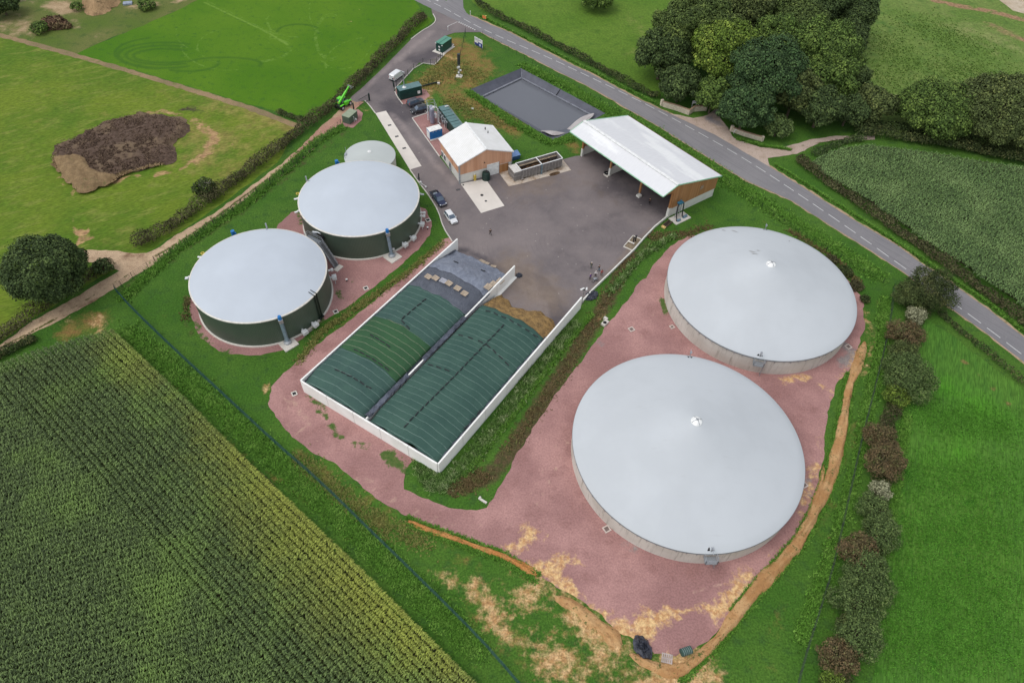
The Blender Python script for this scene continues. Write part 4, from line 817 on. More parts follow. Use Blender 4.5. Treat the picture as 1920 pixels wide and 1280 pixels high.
def platform(t,r,h,az,side=1,big=True):
    """service platform with rails, ladder and mixer hatch on a rim; az = direction from tank centre"""
    u=Vector((math.cos(az),math.sin(az),0)); w_=Vector((-u.y,u.x,0)); o=u*(r+.75)
    mb=MB()
    if big:
        mb.box((o.x,o.y,h-.9),(1.3,1.9,.06),az)
        part('platform_deck',mb,M('grating',(.3,.31,.32),.6,.5,var=.3,scale=12),t)
        mb=MB()
        for a,b in (((-.55,-.9),(.6,-.9)),((.6,-.9),(.6,.9)),((.6,.9),(-.55,.9))):
            p=o+u*a[0]+w_*a[1]; q=o+u*b[0]+w_*b[1]
            for z in (h-.35,h+.2): mb.beam((p.x,p.y,z),(q.x,q.y,z),.05,.05)
            for z_ in (p,q): mb.beam((z_.x,z_.y,h-.9),(z_.x,z_.y,h+.22),.06,.06)
        part('guard_rail',mb,m_galv,t)
        mb=MB(); e=o+w_*1.15-u*.15
        for s in(-.22,.22):
            p=e+u*s; mb.beam((p.x,p.y,0),(p.x,p.y,h+.1),.06,.06)
        for i in range(int(h/.3)): a=e-u*.22;b=e+u*.22; mb.beam((a.x,a.y,.3+i*.3),(b.x,b.y,.3+i*.3),.04,.04)
        part('ladder',mb,m_galv,t)
    # mixer mast and open flap
    m0=u*(r-.15)
    mb=MB().beam((m0.x,m0.y,h-.2),(m0.x,m0.y,h+1.5),.12,.12); q=m0+u*.9; mb.beam((m0.x,m0.y,h+1.45),(q.x,q.y,h+1.1),.09,.09); mb.box((m0.x,m0.y,h+1.3),(.35,.35,.25),az); part('winch_mast',mb,m_galv,t)
    i0=u*(r-1.0); mb=MB()
    slope=(10.9-h)/r
    for s in(-1,1):
        a=i0+w_*.12*s; b=u*(r-.25)+w_*.55*s; c_=u*(r-.25)+w_*.12*s
        mb.add([(p.x,p.y,h+.12+slope*(r-p.length)+.02) for p in (a,b,c_)],[(0,1,2)])
    part('flap_opening',mb,m_dark,t)
tA=conetank(30.17,64.42,19.15,3.87,10.75,'front concrete tank, the largest and nearest grey cone cover')
tB=conetank(49.44,101.68,18.55,4.2,11.0,'back concrete tank with grey cone cover stained on its far side, near the road')
def azm(c,p): return math.atan2(p[1]-c[1],p[0]-c[0])
platform(tA,19.15,3.87,azm((30.17,64.42),P(1333,1037,3.9))); platform(tA,19.15,3.87,azm((30.17,64.42),P(1293,667,3.9)),big=False)
platform(tB,18.55,4.2,azm((49.44,101.68),P(1424,672,4.2))); platform(tB,18.55,4.2,azm((49.44,101.68),P(1434,429,4.2)),big=False)
# dark scuffs on the far slope of the back cover
rg=random.Random(3); m_st=M('stain',srgb(150,149,146),.6,var=.2,scale=2)
for px,py,L,a in ((1411,472,1.6,-.6),(1415,476,1.3,-.5),(1378,434,1.8,-.9),(1357,432,.9,-.8),(1480,452,.6,1.0),(1422,470,.8,-.5)):
    c_=(49.44,101.68); z=8.6
    for _ in range(8):
        p=P(px,py,z); d=math.hypot(p[0]-c_[0],p[1]-c_[1]); z=4.28+(11-4.2)*(max(0,1-d/18.59))**.94
    n=Vector((p[0]-c_[0],p[1]-c_[1],0)).normalized(); u=Vector((math.cos(a),math.sin(a),0)); v_=Vector((-u.y,u.x,0))
    vs=[]; mb=MB()
    for s,w_ in ((-.5,.02),(-.2,.16),(.15,.1),(.5,.02)):
        for sg in(-1,1):
            q=Vector((p[0],p[1],0))+u*L*s+v_*w_*sg; dd=math.hypot(q.x-c_[0],q.y-c_[1]); vs.append((q.x,q.y,4.28+6.8*(max(0,1-dd/18.59))**.94+.05))
    mb.add(vs,[(0,2,3,1),(2,4,5,3),(4,6,7,5)]); part('water_stain',mb,m_st,tB,world=True)
# green digesters
k=NT('green_cladding'); c=k.mix(k.ramp(k.noise(.2,3),.3,.7),srgb(72,86,74),srgb(80,94,80)); sx=k.n('ShaderNodeSeparateXYZ'); k.l(k.tc.outputs['Object'],sx.inputs[0]); an=k.math('ARCTAN2',sx.outputs['Y'],sx.outputs['X'])
pr_=k.math('SINE',k.math('MULTIPLY',an,260)); q=k.n('ShaderNodeVectorMath',operation='SCALE'); k.l(c,q.inputs[0]); k.l(k.ramp(pr_,-1,1,.9,1.05),q.inputs['Scale']); k.col(q.outputs[0]); k.rough(.45,.1,.4); k.bump(pr_,.3,.03); m_clad=k.m
def digester(x,y,r,h,label):
    t=thing('digester_tank',label,'tank',(x,y,0),0,'green clad digester tanks with grey domes')
    part('tank_wall',MB().lathe([(r,.25),(r,h)],n=144),m_clad,t,True)
    part('base_ring',MB().lathe([(r+.28,-.2),(r+.28,.28),(r-.05,.32)],n=96),m_conc,t,True)
    part('rim',MB().lathe([(r+.02,h-.16),(r+.14,h-.14),(r+.16,h+.04),(r-.1,h+.12)],n=144),M('rim_pale',srgb(212,208,198),.5),t,True)
    pr=[(r-.08,h+.1)]+[((r-.08)*math.cos(a),h+.1+2.9*math.sin(a)) for a in np.linspace(.0,PI/2,22)][1:]
    pr=[((r-.08)*math.sin(b)/math.sin(.62),h+.1+(math.cos(b)-math.cos(.62))/(1-math.cos(.62))*2.7) for b in np.linspace(.62,0.0005,20)]
    part('dome',MB().lathe(pr,n=128),m_dome,t,True)
    return t
TC=(-49.58,96.57);TD=(-34.53,121.40)
tC=digester(*TC,12.83,6.76,'front green digester tank with grey dome, beside the maize field')
tD=digester(*TD,12.84,6.5,'back green digester tank with grey dome, beside the lane with the pickup')
def rimpt(c,r,px,py,z): a=azm(c,P(px,py,z)); return a,Vector((math.cos(a),math.sin(a),0))
def mixer(t,c,r,h,px,py,label=None):
    a,u=rimpt(c,r,px,py,0); w_=Vector((-u.y,u.x,0)); f=P(px,py,0); f=Vector((f[0]-c[0],f[1]-c[1],0))
    part('foundation_pad',MB().box((f.x+u.x*.3,f.y+u.y*.3,.12),(2.9,2.9,.24),a+.25),m_conc,t)
    top=u*(r+.35)+Vector((0,0,h-.9)); mb=MB().beam((f.x,f.y,.3),top,.55,.5); part('drive_column',mb,M('column_blue_grey',srgb(128,146,158),.45,.3),t)
    part('column_foot',MB().lathe([(.75,.24),(.72,.6),(.4,.75),(0,.75)],(f.x,f.y,0),20),m_steel,t,True)
    part('gearbox',MB().box((top.x,top.y,top.z+.25),(.9,.8,.9),a).box((top.x-u.x*.5,top.y-u.y*.5,top.z+.3),(.9,.45,.45),a),m_galv,t,bevel=.05)
    part('motor',MB().tube(top+Vector((0,0,.7)),top+Vector((0,0,1.35)),.36,14).tube(top+Vector((0,0,1.35)),top+Vector((0,0,1.5)),.3,14),m_blue,t,True)
mixer(tC,TC,12.83,6.76,540,643); mixer(tD,TD,12.84,6.5,735,481)
def wallbox(t,c,r,px,py,z,mat=None,leg=True,d=(.9,1.1,.7)):
    a=azm(c,P(px,py,z)); u=Vector((math.cos(a),math.sin(a),0)); o=u*(r+.9)
    mb=MB().box((o.x,o.y,z),d,a).tube(u*(r-.05)+Vector((0,0,z+.05)),u*(r+.6)+Vector((0,0,z+.05)),.22,10)
    if leg: mb.beam((o.x,o.y,0),(o.x,o.y,z),.1,.1)
    part('valve_box',mb,mat or M('box_grey_white',(.62,.63,.62),.5),t,bevel=.03)
for px,py,z in ((567,618,1.0),(587,606,1.0),(625,520,1.9)): wallbox(tC,TC,12.83,px,py,z)
for px,py,z in ((757,457,1.1),(772,445,1.1),(790,420,1.5)): wallbox(tD,TD,12.84,px,py,z)
for px,py,z in ((618,507,2.2),): wallbox(tC,TC,12.83,px,py,z,m_white,False,(.5,.5,.5))
for px,py,z in ((791,405,1.7),(792,399,1.8)): wallbox(tD,TD,12.84,px,py,z,m_white,False,(.5,.5,.45))
for t,c,r,h,l in ((tC,TC,12.83,6.76,((597,557),(590,560))),):
    for px,py in l:
        a,u=rimpt(c,r,px,py,6.0); p=u*(r+.18)
        part('down_pipe',MB().tube((p.x,p.y,.5),(p.x,p.y,h+.1),.14,8).tube((p.x,p.y,h+.1),(p.x-u.x*1.2,p.y-u.y*1.2,h+.55),.08,6).box((p.x+u.x*.1,p.y+u.y*.1,.5),(.5,.5,.4),a),M('dark_green_pipe',(.012,.022,.016),.4),t)
# probes, vents and pumps round the back of the domes
for t,c,r,h,l in ((tC,TC,12.83,6.76,((501,427),(386,477),(383,482),(358,517),(355,519))),(tD,TD,12.84,6.5,((576,340),(560,363),(559,370),(557,394),(782,362)))):
    for i,(px,py) in enumerate(l):
        a,u=rimpt(c,r,px,py,h); p=u*(r+.3)
        mat=(m_galv,m_yellow,m_white,m_white,m_galv)[i]; mb=MB()
        if i==0: mb.tube((p.x,p.y,h-1.5),(p.x,p.y,h+1.3),.16,10).tube((p.x,p.y,h+.2),(p.x-u.x*.7,p.y-u.y*.7,h+.3),.12,8)
        elif i==1: mb.lathe([(.24,-.06),(.38,-.06),(.38,.06),(.24,.06),(.24,-.06)],(p.x+u.x*.2,p.y+u.y*.2,h),14)
        else: mb.tube((p.x,p.y,h-.4),(p.x+u.x*.8,p.y+u.y*.8,h-.5),.2,10).box((p.x,p.y,h-.3),(.4,.3,.3),a)
        part('gas_vent',mb,mat,t,True)
for nm,lb,px,py in (('mixer_pump','blue pump motor sticking up behind the front green digester',437,437),('mixer_pump','blue pump motor sticking up behind the back green digester',631.5,305)):
    x,y=P(px,py,5.8); t=thing(nm,lb,'pump',(x,y,0),0,'blue mixer pumps behind the digesters')
    part('pump_column',MB().tube((0,0,0),(0,0,5.2),.2,10),m_galv,t,True); part('motor',MB().tube((0,0,5.2),(0,0,6.4),.4,14).box((.35,0,5.7),(.5,.35,.5)),m_blue,t,True)
# small concrete tank behind
x,y=-35.6,141.9; x=(-41.62-29.88)/2; ex=P(693.5,291,3.2)
t=thing('small_tank','small round concrete tank with flat grey cover behind the green digesters','tank',(ex[0],ex[1],0))
part('tank_wall',MB().lathe([(5.95,-.1),(5.95,3.05),(5.7,3.05)],n=72),m_tank,t,True)
part('cover',MB().lathe([(6.02,2.9),(6.04,3.12),(5.8,3.2),(0.01,4.3)],n=72),membrane('cover_pale',srgb(186,191,188),.3),t,True)
part('cap',MB().lathe([(.5,4.15),(.45,4.3),(0,4.4)],n=12),m_white,t)
mb=MB(); mb.beam((-5.7,.8,1.5),(-5.9,1.0,4.4),.1,.1).beam((-5.4,-1.6,1.5),(-5.6,-1.7,4.0),.1,.1).box((-5.7,-.3,3.3),(.5,.9,.3)); part('level_probe',mb,m_galv,t)
# stair between the digesters
def rail(mb,a,b,n=6,hh=1.0):
    a=Vector(a);b=Vector(b)
    for f in (.5,1.0): mb.beam(a+Vector((0,0,hh*f)),b+Vector((0,0,hh*f)),.05,.05)
    for i in range(n+1): p=a.lerp(b,i/n); mb.beam(p,p+Vector((0,0,hh)),.05,.05)
st_top=PV(600,455,5.3); st_bot=PV(631,501,0.1)
t=thing('access_stair','galvanised grating stair and walkway between the two green digesters','stair',(st_bot.x,st_bot.y,0))
d=(st_top-st_bot); dh=Vector((d.x,d.y,0)).normalized(); wv_=Vector((-dh.y,dh.x,0))
mb=MB()
for s in(-.55,.55): mb.beam(st_bot+wv_*s,st_top+wv_*s,.08,.28)
part('stringer',mb,m_steel,t,world=True)
mb=MB(); n=26
for i in range(1,n): p=st_bot.lerp(st_top,i/n); mb.box(p,(.24,1.05,.04),math.atan2(dh.y,dh.x))
part('steps',mb,M('tread_grating',(.22,.23,.24),.6,.5,var=.3,scale=10),t,world=True)
mb=MB()
for s in(-.58,.58): rail(mb,st_bot+wv_*s,st_top+wv_*s,8)
part('hand_rail',mb,m_galv,t,world=True)
pc=[PV(*q,5.3) for q in ((600,455),(607,447),(593,437),(580,444),(590,456))]
pc=[st_top+wv_*.6,st_top-wv_*.6,st_top-wv_*.6+dh*3.6,st_top+wv_*.9+dh*3.6]
mb=MB().prism([(p.x,p.y) for p in pc],5.24,5.31); part('walkway_deck',mb,M('grating2',(.17,.19,.21),.6,.4,var=.3,scale=10),t,world=True)
mb=MB()
for a,b in ((1,2),(2,3),(3,0)): rail(mb,Vector((pc[a].x,pc[a].y,5.3)),Vector((pc[b].x,pc[b].y,5.3)),3)
part('guard_rail',mb,m_galv,t,world=True)
mb=MB()
for p in pc: mb.beam((p.x,p.y,0),(p.x,p.y,5.25),.12,.12)
part('support_post',mb,m_galv,t,world=True)
part('foot_slab',MB().box(st_bot-dh*.5+Vector((0,0,.0)),(1.1,1.9,.2),math.atan2(dh.y,dh.x)),m_conc,t,world=True)
q=PV(590,433,6.2); t=thing('gas_valve_unit','grey gas valve cluster at the top of the stair against the back digester','valve unit',(q.x,q.y,0))
part('valve_body',MB().box((0,0,5.5),(.8,.6,.9)).tube((-.6,.2,5.8),(.8,-.1,5.9),.16,8),m_galv,t); part('pipe',MB().path([(.4,0,5.9),(1.2,-.4,5.9),(1.3,-.4,4.2)],.14,8),m_galv,t,True); part('panel',MB().box((1.5,-.6,5.2),(.9,.2,1.0),-.5),m_black,t)

# ================================================================ SILAGE CLAMP
BR,BL,ER,EL=[Vector(p) for p in ((-11.11,58.66),(-37.11,74.12),(13.42,97.82),(-12.63,113.19))]
def Bw(u,v): return (BL*(1-u)+EL*u)*(1-v)+(BR*(1-u)+ER*u)*v
WH=3.2
k=NT('clamp_concrete'); mp=k.n('ShaderNodeMapping'); mp.inputs['Scale'].default_value=(1,1,.15); k.l(k.tc.outputs['Object'],mp.inputs[0])
c=k.mix(k.ramp(k.noise(.3,4),.3,.7),srgb(236,234,228),srgb(246,245,240)); c=k.mix(k.ramp(k.noise(1.3,4,.7,vec=mp.outputs[0]),.58,.8,0,.45),c,srgb(176,170,158)); k.col(c); k.rough(.8,0,.3); k.bump(k.noise(5,3),.15,.02); m_wall=k.m
clamp=thing('silage_clamp','white precast concrete clamp walls around the two covered silage heaps','silage clamp',(BR.x,BR.y,0))
def wall(name,a,b,th,h,inset=0,foot=0,npan=0):
    a=Vector(a);b=Vector(b);L=(b-a).length;d=(b-a)/L;nx=Vector((-d.y,d.x)); n=npan or max(1,round(L/6.2)); mb=MB()
    for i in range(n):
        p=a+d*(L*i/n+.025);q=a+d*(L*(i+1)/n-.025)
        mb.prism([tuple(p-nx*th/2),tuple(q-nx*th/2),tuple(q+nx*th/2),tuple(p+nx*th/2)],-.3,h)
        if foot:
            for s in foot:
                mb.prism([tuple(p+nx*s*th/2),tuple(q+nx*s*th/2),tuple(q+nx*s*(th/2+.55)),tuple(p+nx*s*(th/2+.55))],-.2,.22)
    o=part(name,mb,m_wall,clamp,world=True,bevel=.03); 
    mb=MB()
    for i in range(1,n):
        p=a+d*(L*i/n); mb.prism([tuple(p-nx*(th/2-.03)-d*.03),tuple(p-nx*(th/2-.03)+d*.03),tuple(p+nx*(th/2-.03)+d*.03),tuple(p+nx*(th/2-.03)-d*.03)],-.2,h-.05)
    if mb.v: part('joint',mb,M('joint_dark',(.03,.03,.03),.8),clamp,world=True)
w0=.16
wall('left_wall',Bw(0,0),Bw(1.0,0),.3,WH); wall('right_wall',Bw(0,1),Bw(1.0,1),.3,WH)
wall('back_wall',Bw(0,0)+(Bw(0,1)-Bw(0,0)).normalized()*.16,Bw(0,1)-(Bw(0,1)-Bw(0,0)).normalized()*.16,.3,WH+.01)
wall('middle_wall',Bw(.005,.49),Bw(1.0,.478),.28,WH,foot=(-1,),npan=7)
# covers: height fields in clamp coordinates
def cover(name,label,u0,u1,v0,v1,zf,mat,cat='silage cover',nu=60,nv=40,group=None,thick=.06):
    """zf(u,v)->z ; one draped sheet; stores metres along / across for the seams"""
    V=[];A=[];B_=[]
    for i in range(nu+1):
        for j in range(nv+1):
            u=u0+(u1-u0)*i/nu; v=v0+(v1-v0)*j/nv; e=0
            if i in(0,nu): e=.0035*math.sin(j*.23+u*9)+.0018*math.sin(j*.61+1)
            p=Bw(u+e,v); V.append((p.x,p.y,zf(u,v))); A.append(u*46.2); B_.append(v*30.2)
    f=[(i*(nv+1)+j,(i+1)*(nv+1)+j,(i+1)*(nv+1)+j+1,i*(nv+1)+j+1) for i in range(nu) for j in range(nv)]
    me=npmesh(name,np.array(V),np.array(f),{'su':A,'sv':B_}); o=part(name,me,mat,None,True); s=o.modifiers.new('solid','SOLIDIFY'); s.thickness=thick; s.offset=-1
    return tag(o,label,cat,group)
def hn(a,b,s=1.0):   # soft wrinkle noise
    return s*(.5*math.sin(a*1.7+2.1*math.sin(b*.9))+.3*math.sin(a*3.9+b*2.3)+.25*math.sin(b*5.1-a*1.3))
def zleft(u,v):
    w_=max(0,min(1,(v-.008)/.462)); arch=math.sin(PI*w_)**.65
    base=2.75; top=1.75+.25*math.sin(u*7)
    # front end ramps down to the floor
    fr=max(0,min(1,(.985-u)/.20)); fr=fr*fr*(3-2*fr); fr=.22+.78*fr
    bk=max(.0,min(1,(u+.0)/.07)); bk=.72+.28*bk
    end=max(0,min(1,(w_-.93)/.07))
    z=(base+top*arch)*fr*bk-end*.3
    return z+.05*hn(u*46,v*30,.7)
def zright(u,v):
    w_=max(0,min(1,(v-.50)/.488)); arch=math.sin(PI*min(1,max(0,w_)))**.6
    bk=max(.0,min(1,(u+.0)/.07)); bk=.74+.26*bk
    return (2.7+1.75*arch)*bk+.04*hn(u*46,v*30,.7)
def netmat(name,a,b,line,linew=.045,per=1.42):
    k=NT(name); su=k.attr('su'); sv=k.attr('sv'); wob=k.math('MULTIPLY',k.math('SUBTRACT',k.noise(.25,3),.5),.9)
    s=k.math('ADD',su,wob); fr=k.math('ABSOLUTE',k.math('SUBTRACT',k.math('FRACT',k.math('DIVIDE',s,per)),.5))
    c=k.mix(k.ramp(k.noise(.25,4,.6),.3,.7),a,b); c=k.mix(k.ramp(k.noise(2.5,4,.7),.45,.75,0,.4),c,tuple(x*.7 for x in a))
    ln=k.math('MULTIPLY',k.ramp(fr,linew,linew*.4),k.ramp(k.noise(3,2),.3,.5,.35,.9)); c=k.mix(ln,c,line)
    mi=k.ramp(k.math('ABSOLUTE',k.math('SUBTRACT',k.math('FRACT',k.math('MULTIPLY',sv,2.2)),.5)),0,.03,.92,1)
    q=k.n('ShaderNodeVectorMath',operation='SCALE'); k.l(c,q.inputs[0]); k.l(mi,q.inputs['Scale']); k.col(q.outputs[0]); k.rough(.8,0,.25); k.bump(k.math('ADD',k.noise(2.2,4,.7,dist=.8),k.math('MULTIPLY',fr,.6)),.5,.12); return k.m
m_net=netmat('green_net',srgb(58,84,78),srgb(66,94,84),srgb(106,128,120)); m_net2=netmat('green_net_right',srgb(54,82,74),srgb(64,92,82),srgb(104,126,118),per=1.30)
m_netg=netmat('bright_green_net',srgb(50,84,56),srgb(56,92,60),srgb(126,132,110),per=1.42)
def foil(name,a,b,rough=.35):
    k=NT(name); c=k.mix(k.ramp(k.noise(.35,5,.65,dist=1.5),.3,.75),a,b); k.col(c); k.rough(rough,0,.5); k.bump(k.noise(.9,5,.6,dist=2.5,stretch=(R(60),.6,1.6)),.9,.25); return k.m
m_foil=foil('blue_grey_foil',srgb(108,114,128),srgb(136,142,156)); m_foild=foil('black_foil',srgb(78,82,92),srgb(94,98,108)); m_foilb=foil('gully_foil',srgb(52,56,66),srgb(100,106,120),.3)
def off(z,d): return lambda u,v: z(u,v)+d
cover('silage_cover','dark green netting over the back end of the left silage heap',.007,.225,.012,.466,off(zleft,.02),m_net,group=None)
cover('silage_cover','bright green netting panel in the middle of the left silage heap',.205,.415,.012,.462,off(zleft,.12),m_netg)
cover('silage_cover','dark green netting between the bright panel and the black foil on the left heap',.405,.655,.012,.466,off(zleft,.03),m_net)
def zf3(u,v): return zleft(u,v)+.20+.05*hn(u*60,v*60,1.)
cover('silage_foil','dark matt foil strip with a row of pallets on the left heap',.640,.79,.010,.472,off(zleft,.08),m_foild,nu=40,nv=60)
cover('silage_foil','blue-grey shiny foil over the sloping front of the left heap',.775,.972,.010,.470,zf3,m_foil,nu=70,nv=70)
cover('silage_cover','long dark green netting over the whole right silage heap',.007,.715,.510,.988,off(zright,.02),m_net2,nu=90,nv=50)
def zg(u,v):
    w_=(v-.45)/.045; return (3.1-.7*math.sin(PI*min(1,max(0,w_)))*(1 if u<.98 else .3)+.10*hn(u*90,v*120,1.2))*min(1,.75+.25*min(1,u/.07))
cover('gully_foil','crumpled black foil in the gully along the middle clamp wall',.012,.80,.452,.496,zg,m_foilb,nu=220,nv=10,thick=.03)
for ua,ub,wd_ in ((.012,.25,'rear'),(.345,.62,'front')):
    cover('gully_foil','crumpled black foil thrown over the %s stretch of the middle clamp wall top'%wd_,ua,ub,.472,.503,(lambda u,v:3.36+.10*hn(u*95,v*160,1.)+(.0 if v<.5 else -.1)),m_foilb,nu=int((ub-ua)*300),nv=6,thick=.03)
def zg2(u,v):
    w_=(v-.49)/.035; return 2.95+.12*hn(u*80,v*120,1.0)-.25*w_ if u>.05 else 2.4
# foil edges tucked along outer walls
for lb,v0,v1 in (('crumpled black foil edge tucked along the left clamp wall',.006,.020),('crumpled black foil edge tucked along the right clamp wall',.978,.994)):
    cover('foil_edge',lb,.01,.72 if v0>.5 else .97,v0,v1,(lambda u,v:((2.92 if u>.07 else 2.3+u*8)*(1 if v>.5 else max(.3,min(1,.35+.65*(.98-u)/.2)))+.14*hn(u*70,v*300,1.))),m_foilb,nu=200,nv=4,thick=.02)
cover('foil_edge','crumpled black foil edge along the back clamp wall',.004,.016,.01,.985,(lambda u,v:2.35+.15*hn(u*300,v*90,1.)),m_foilb,nu=3,nv=160,thick=.02)
# open silage face and crumbs
k=NT('silage'); c=k.mix(k.ramp(k.noise(.9,5,.7),.35,.65),srgb(164,132,84),srgb(118,94,64)); c=k.mix(k.ramp(k.noise(5,4,.7),.5,.8),c,srgb(192,166,114)); k.col(c); k.rough(.95,0,.2); k.bump(k.noise(4,5,.75),1.0,.2); m_sil=k.m
V=[];nu=34;nv=80
for i in range(nu+1):
    for j in range(nv+1):
        s=i/nu; v=.505+.480*j/nv; u=.700+s*(.160+.020*math.sin(v*17)+.006*math.sin(v*57)); top=zright(.70,v)-.04
        z=top*(1-s**1.9)*(1-.18*math.sin(PI*s))+.05+.13*hn(u*80,v*70,1.)*(.4+s) ; 
        if s<.12: z=top
        p=Bw(u,v); V.append((p.x,p.y,max(z,.03)))
f=[(i*(nv+1)+j,(i+1)*(nv+1)+j,(i+1)*(nv+1)+j+1,i*(nv+1)+j+1) for i in range(nu) for j in range(nv)]
o=part('silage_heap',npmesh('silage_heap',np.array(V),np.array(f)),m_sil,None,True); tag(o,'loose golden-brown silage face open at the front of the right heap','silage heap')
# lines of gravel bags holding the covers down
m_bag=M('gravel_bag',(.022,.026,.028),.7,var=.4,scale=3)
bagp=MB(); 
rings=[]
for i,(x,r) in enumerate(((-.58,.02),(-.5,.08),(-.25,.11),(0,.095),(.25,.11),(.5,.08),(.58,.02))): rings.append([(x,r*1.2*math.cos(a),r*math.sin(a)+.08) for a in np.linspace(0,2*PI,7)[:-1]])
bagp.loft(rings); bagme=bagp.mesh('gravel_bag'); bagme.materials.append(m_bag)
def bags(label,group,pts,zf,gap=1.3):
    L=0; rg=random.Random(len(label)); seq=[]
    for (a,b) in zip(pts[:-1],pts[1:]):
        pa=Bw(*a);pb=Bw(*b); n=max(1,int((pb-pa).length/gap))
        for i in range(n): s=(i+.5)/n; seq.append((a[0]+(b[0]-a[0])*s,a[1]+(b[1]-a[1])*s,math.atan2(pb.y-pa.y,pb.x-pa.x)))
    for u,v,an in seq:
        p=Bw(u,v); z=zf(u,v)+.06; e=.012; q=Bw(u+math.cos(0)*0,v); dz=0
        pa=Vector((p.x,p.y)); dv=Vector((math.cos(an),math.sin(an)))*.5
        o=bpy.data.objects.new('gravel_bag',bagme); COL.objects.link(o); o.location=(p.x,p.y,z); o.rotation_euler=(0,0,an+rg.uniform(-.25,.25)); tag(o,label,'gravel bag',group)
        # tilt with the slope
        du=(u,v)
        A=Bw(u,min(.99,v+.01))-p; B2=Bw(u+.01,v)-p; ga=(zf(u,min(.99,v+.01))-zf(u,v)); gb=(zf(u+.01,v)-zf(u,v))
        sl=(A.normalized().dot(dv))*ga/A.length*.5+(B2.normalized().dot(dv))*gb/B2.length*.5
        o.rotation_euler=(0,-math.atan(sl*2),an+rg.uniform(-.2,.2))
bags('dark gravel bag in the line running down the length of the right heap','bags down the right heap',[(.04,.72),(.30,.735),(.66,.745)],off(zright,.04))
bags('dark gravel bag in the seam between the bright panel and the rear netting','bags on the rear seam of the bright panel',[(.215,.12),(.215,.40)],off(zleft,.14))
bags('dark gravel bag lying along the ridge of the bright green panel','bags on the bright panel',[(.31,.12),(.30,.30)],off(zleft,.14))
bags('dark gravel bag on the netting between bright panel and black foil','bags on the upper left netting',[(.42,.30),(.44,.20),(.60,.21)],off(zleft,.06))
bags('dark gravel bag in the cross line near the rear left end','bags on the rear left netting',[(.10,.13),(.11,.40)],off(zleft,.05))
bags('dark gravel bag in the cross line over the middle of the right heap','bags across the right heap',[(.33,.53),(.34,.70)],off(zright,.04))
bags('dark gravel bag in the upper cross line of the right heap','upper bags across the right heap',[(.52,.53),(.53,.74),(.50,.95)],off(zright,.04),1.6)
bags('dark gravel bag at the open front edge of the right netting','bags at the front edge of the right heap',[(.690,.56),(.692,.97)],off(zright,.04),1.7)
bags('black bag on the shiny blue-grey foil','bags on the blue-grey foil',[(.86,.12),(.87,.16)],off(zf3,.05),1.5)
bags('short black strap end on the shiny blue-grey foil','straps on the blue-grey foil',[(.90,.30),(.91,.34)],off(zf3,.05),1.5)
bags('black bag poking over the right clamp wall','bags on the right wall top',[(.16,.985),(.28,.985)],lambda u,v:3.2,1.6)
# pallets
m_pal=M('pallet_wood',srgb(186,168,146),.85,var=.18,scale=3); m_palg=M('pallet_grey',srgb(176,176,184),.85,var=.15,scale=3)
def pallet(x,y,z,rz,label,group=None,mat=None,tilt=0,scale=1):
    t=thing('pallet',label,'pallet',(x,y,z),rz,group); t.rotation_euler=(tilt,0,rz); t.scale=(scale,)*3
    mb=MB()
    for i in range(6): mb.box((-.5+i*.2,0,.13),(.13,1.0,.022))
    part('deck',mb,mat or m_pal,t)
    mb=MB()
    for y_ in(-.43,0,.43): mb.box((0,y_,.105),(1.13,.10,.022)).box((0,y_,.02),(1.13,.1,.022)); [mb.box((x_,y_,.06),(.12,.1,.068)) for x_ in(-.5,0,.5)]
    part('bearers',mb,mat or m_pal,t); return t
for i,(px,py) in enumerate([(803,518),(817,523),(831,529),(842,534),(858,542),(871,549)]):
    x,y=P(px,py,4.4); pallet(x,y,[4.15,4.5,4.65,4.7,4.5,4.1][i]+.1,math.atan2(-.51,.86)+random.uniform(-.15,.15),['first, leftmost','second','third, greyest','fourth','fifth','sixth, rightmost'][i]+' wooden pallet of the row on the dark foil strip','pallets on the dark foil strip',m_palg if i==2 else None,tilt=0,scale=1.15)
for i,(px,py) in enumerate([(938,521),(925,531),(915,539)]):
    x,y=P(px,py,3.3); pallet(x,y,[2.1,2.75,3.2][i]+.25,math.atan2(.84,.53),['wooden pallet nearest the front end of the middle wall','wooden pallet in the centre against the middle wall','pinkish wooden pallet innermost against the middle wall'][i],'pallets leaning by the middle wall',tilt=.15,scale=1.25)
for i,(px,py) in enumerate([(904,489),(912,493),(925,499)]):
    x,y=P(px,py,1.2); pallet(x,y,1.1,math.atan2(-.51,.86)+.2*i,'pallet weighing down the front hem of the blue-grey foil, number %s from the left'%['one','two','three'][i],'pallets on the front hem of the foil',tilt=-.4)
# ================================================================ BUILDINGS
def cladmat(name,a,b,c3,w_=.9,ang=0):
    """vertical boards; object-space x runs along the wall"""
    k=NT(name); sx=k.n('ShaderNodeSeparateXYZ'); k.l(k.tc.outputs['Object'],sx.inputs[0]); al=k.math('ADD',k.math('MULTIPLY',sx.outputs['X'],1/w_),k.math('MULTIPLY',sx.outputs['Y'],1/w_))
    wn=k.n('ShaderNodeTexWhiteNoise',noise_dimensions='1D'); k.l(k.math('FLOOR',al),wn.inputs['W']); c=k.mix(wn.outputs['Value'],a,b)
    mp=k.n('ShaderNodeMapping'); mp.inputs['Scale'].default_value=(2,2,.15); k.l(k.tc.outputs['Object'],mp.inputs[0]); c=k.mix(k.ramp(k.noise(1.2,4,.6,vec=mp.outputs[0]),.45,.8,0,.7),c,c3)
    fr=k.math('ABSOLUTE',k.math('SUBTRACT',k.math('FRACT',k.math('MULTIPLY',al,w_/.22)),.5)); q=k.n('ShaderNodeVectorMath',operation='SCALE'); k.l(c,q.inputs[0]); k.l(k.ramp(fr,.46,.5,1,.72),q.inputs['Scale']); k.col(q.outputs[0]); k.rough(.8,0,.25); return k.m
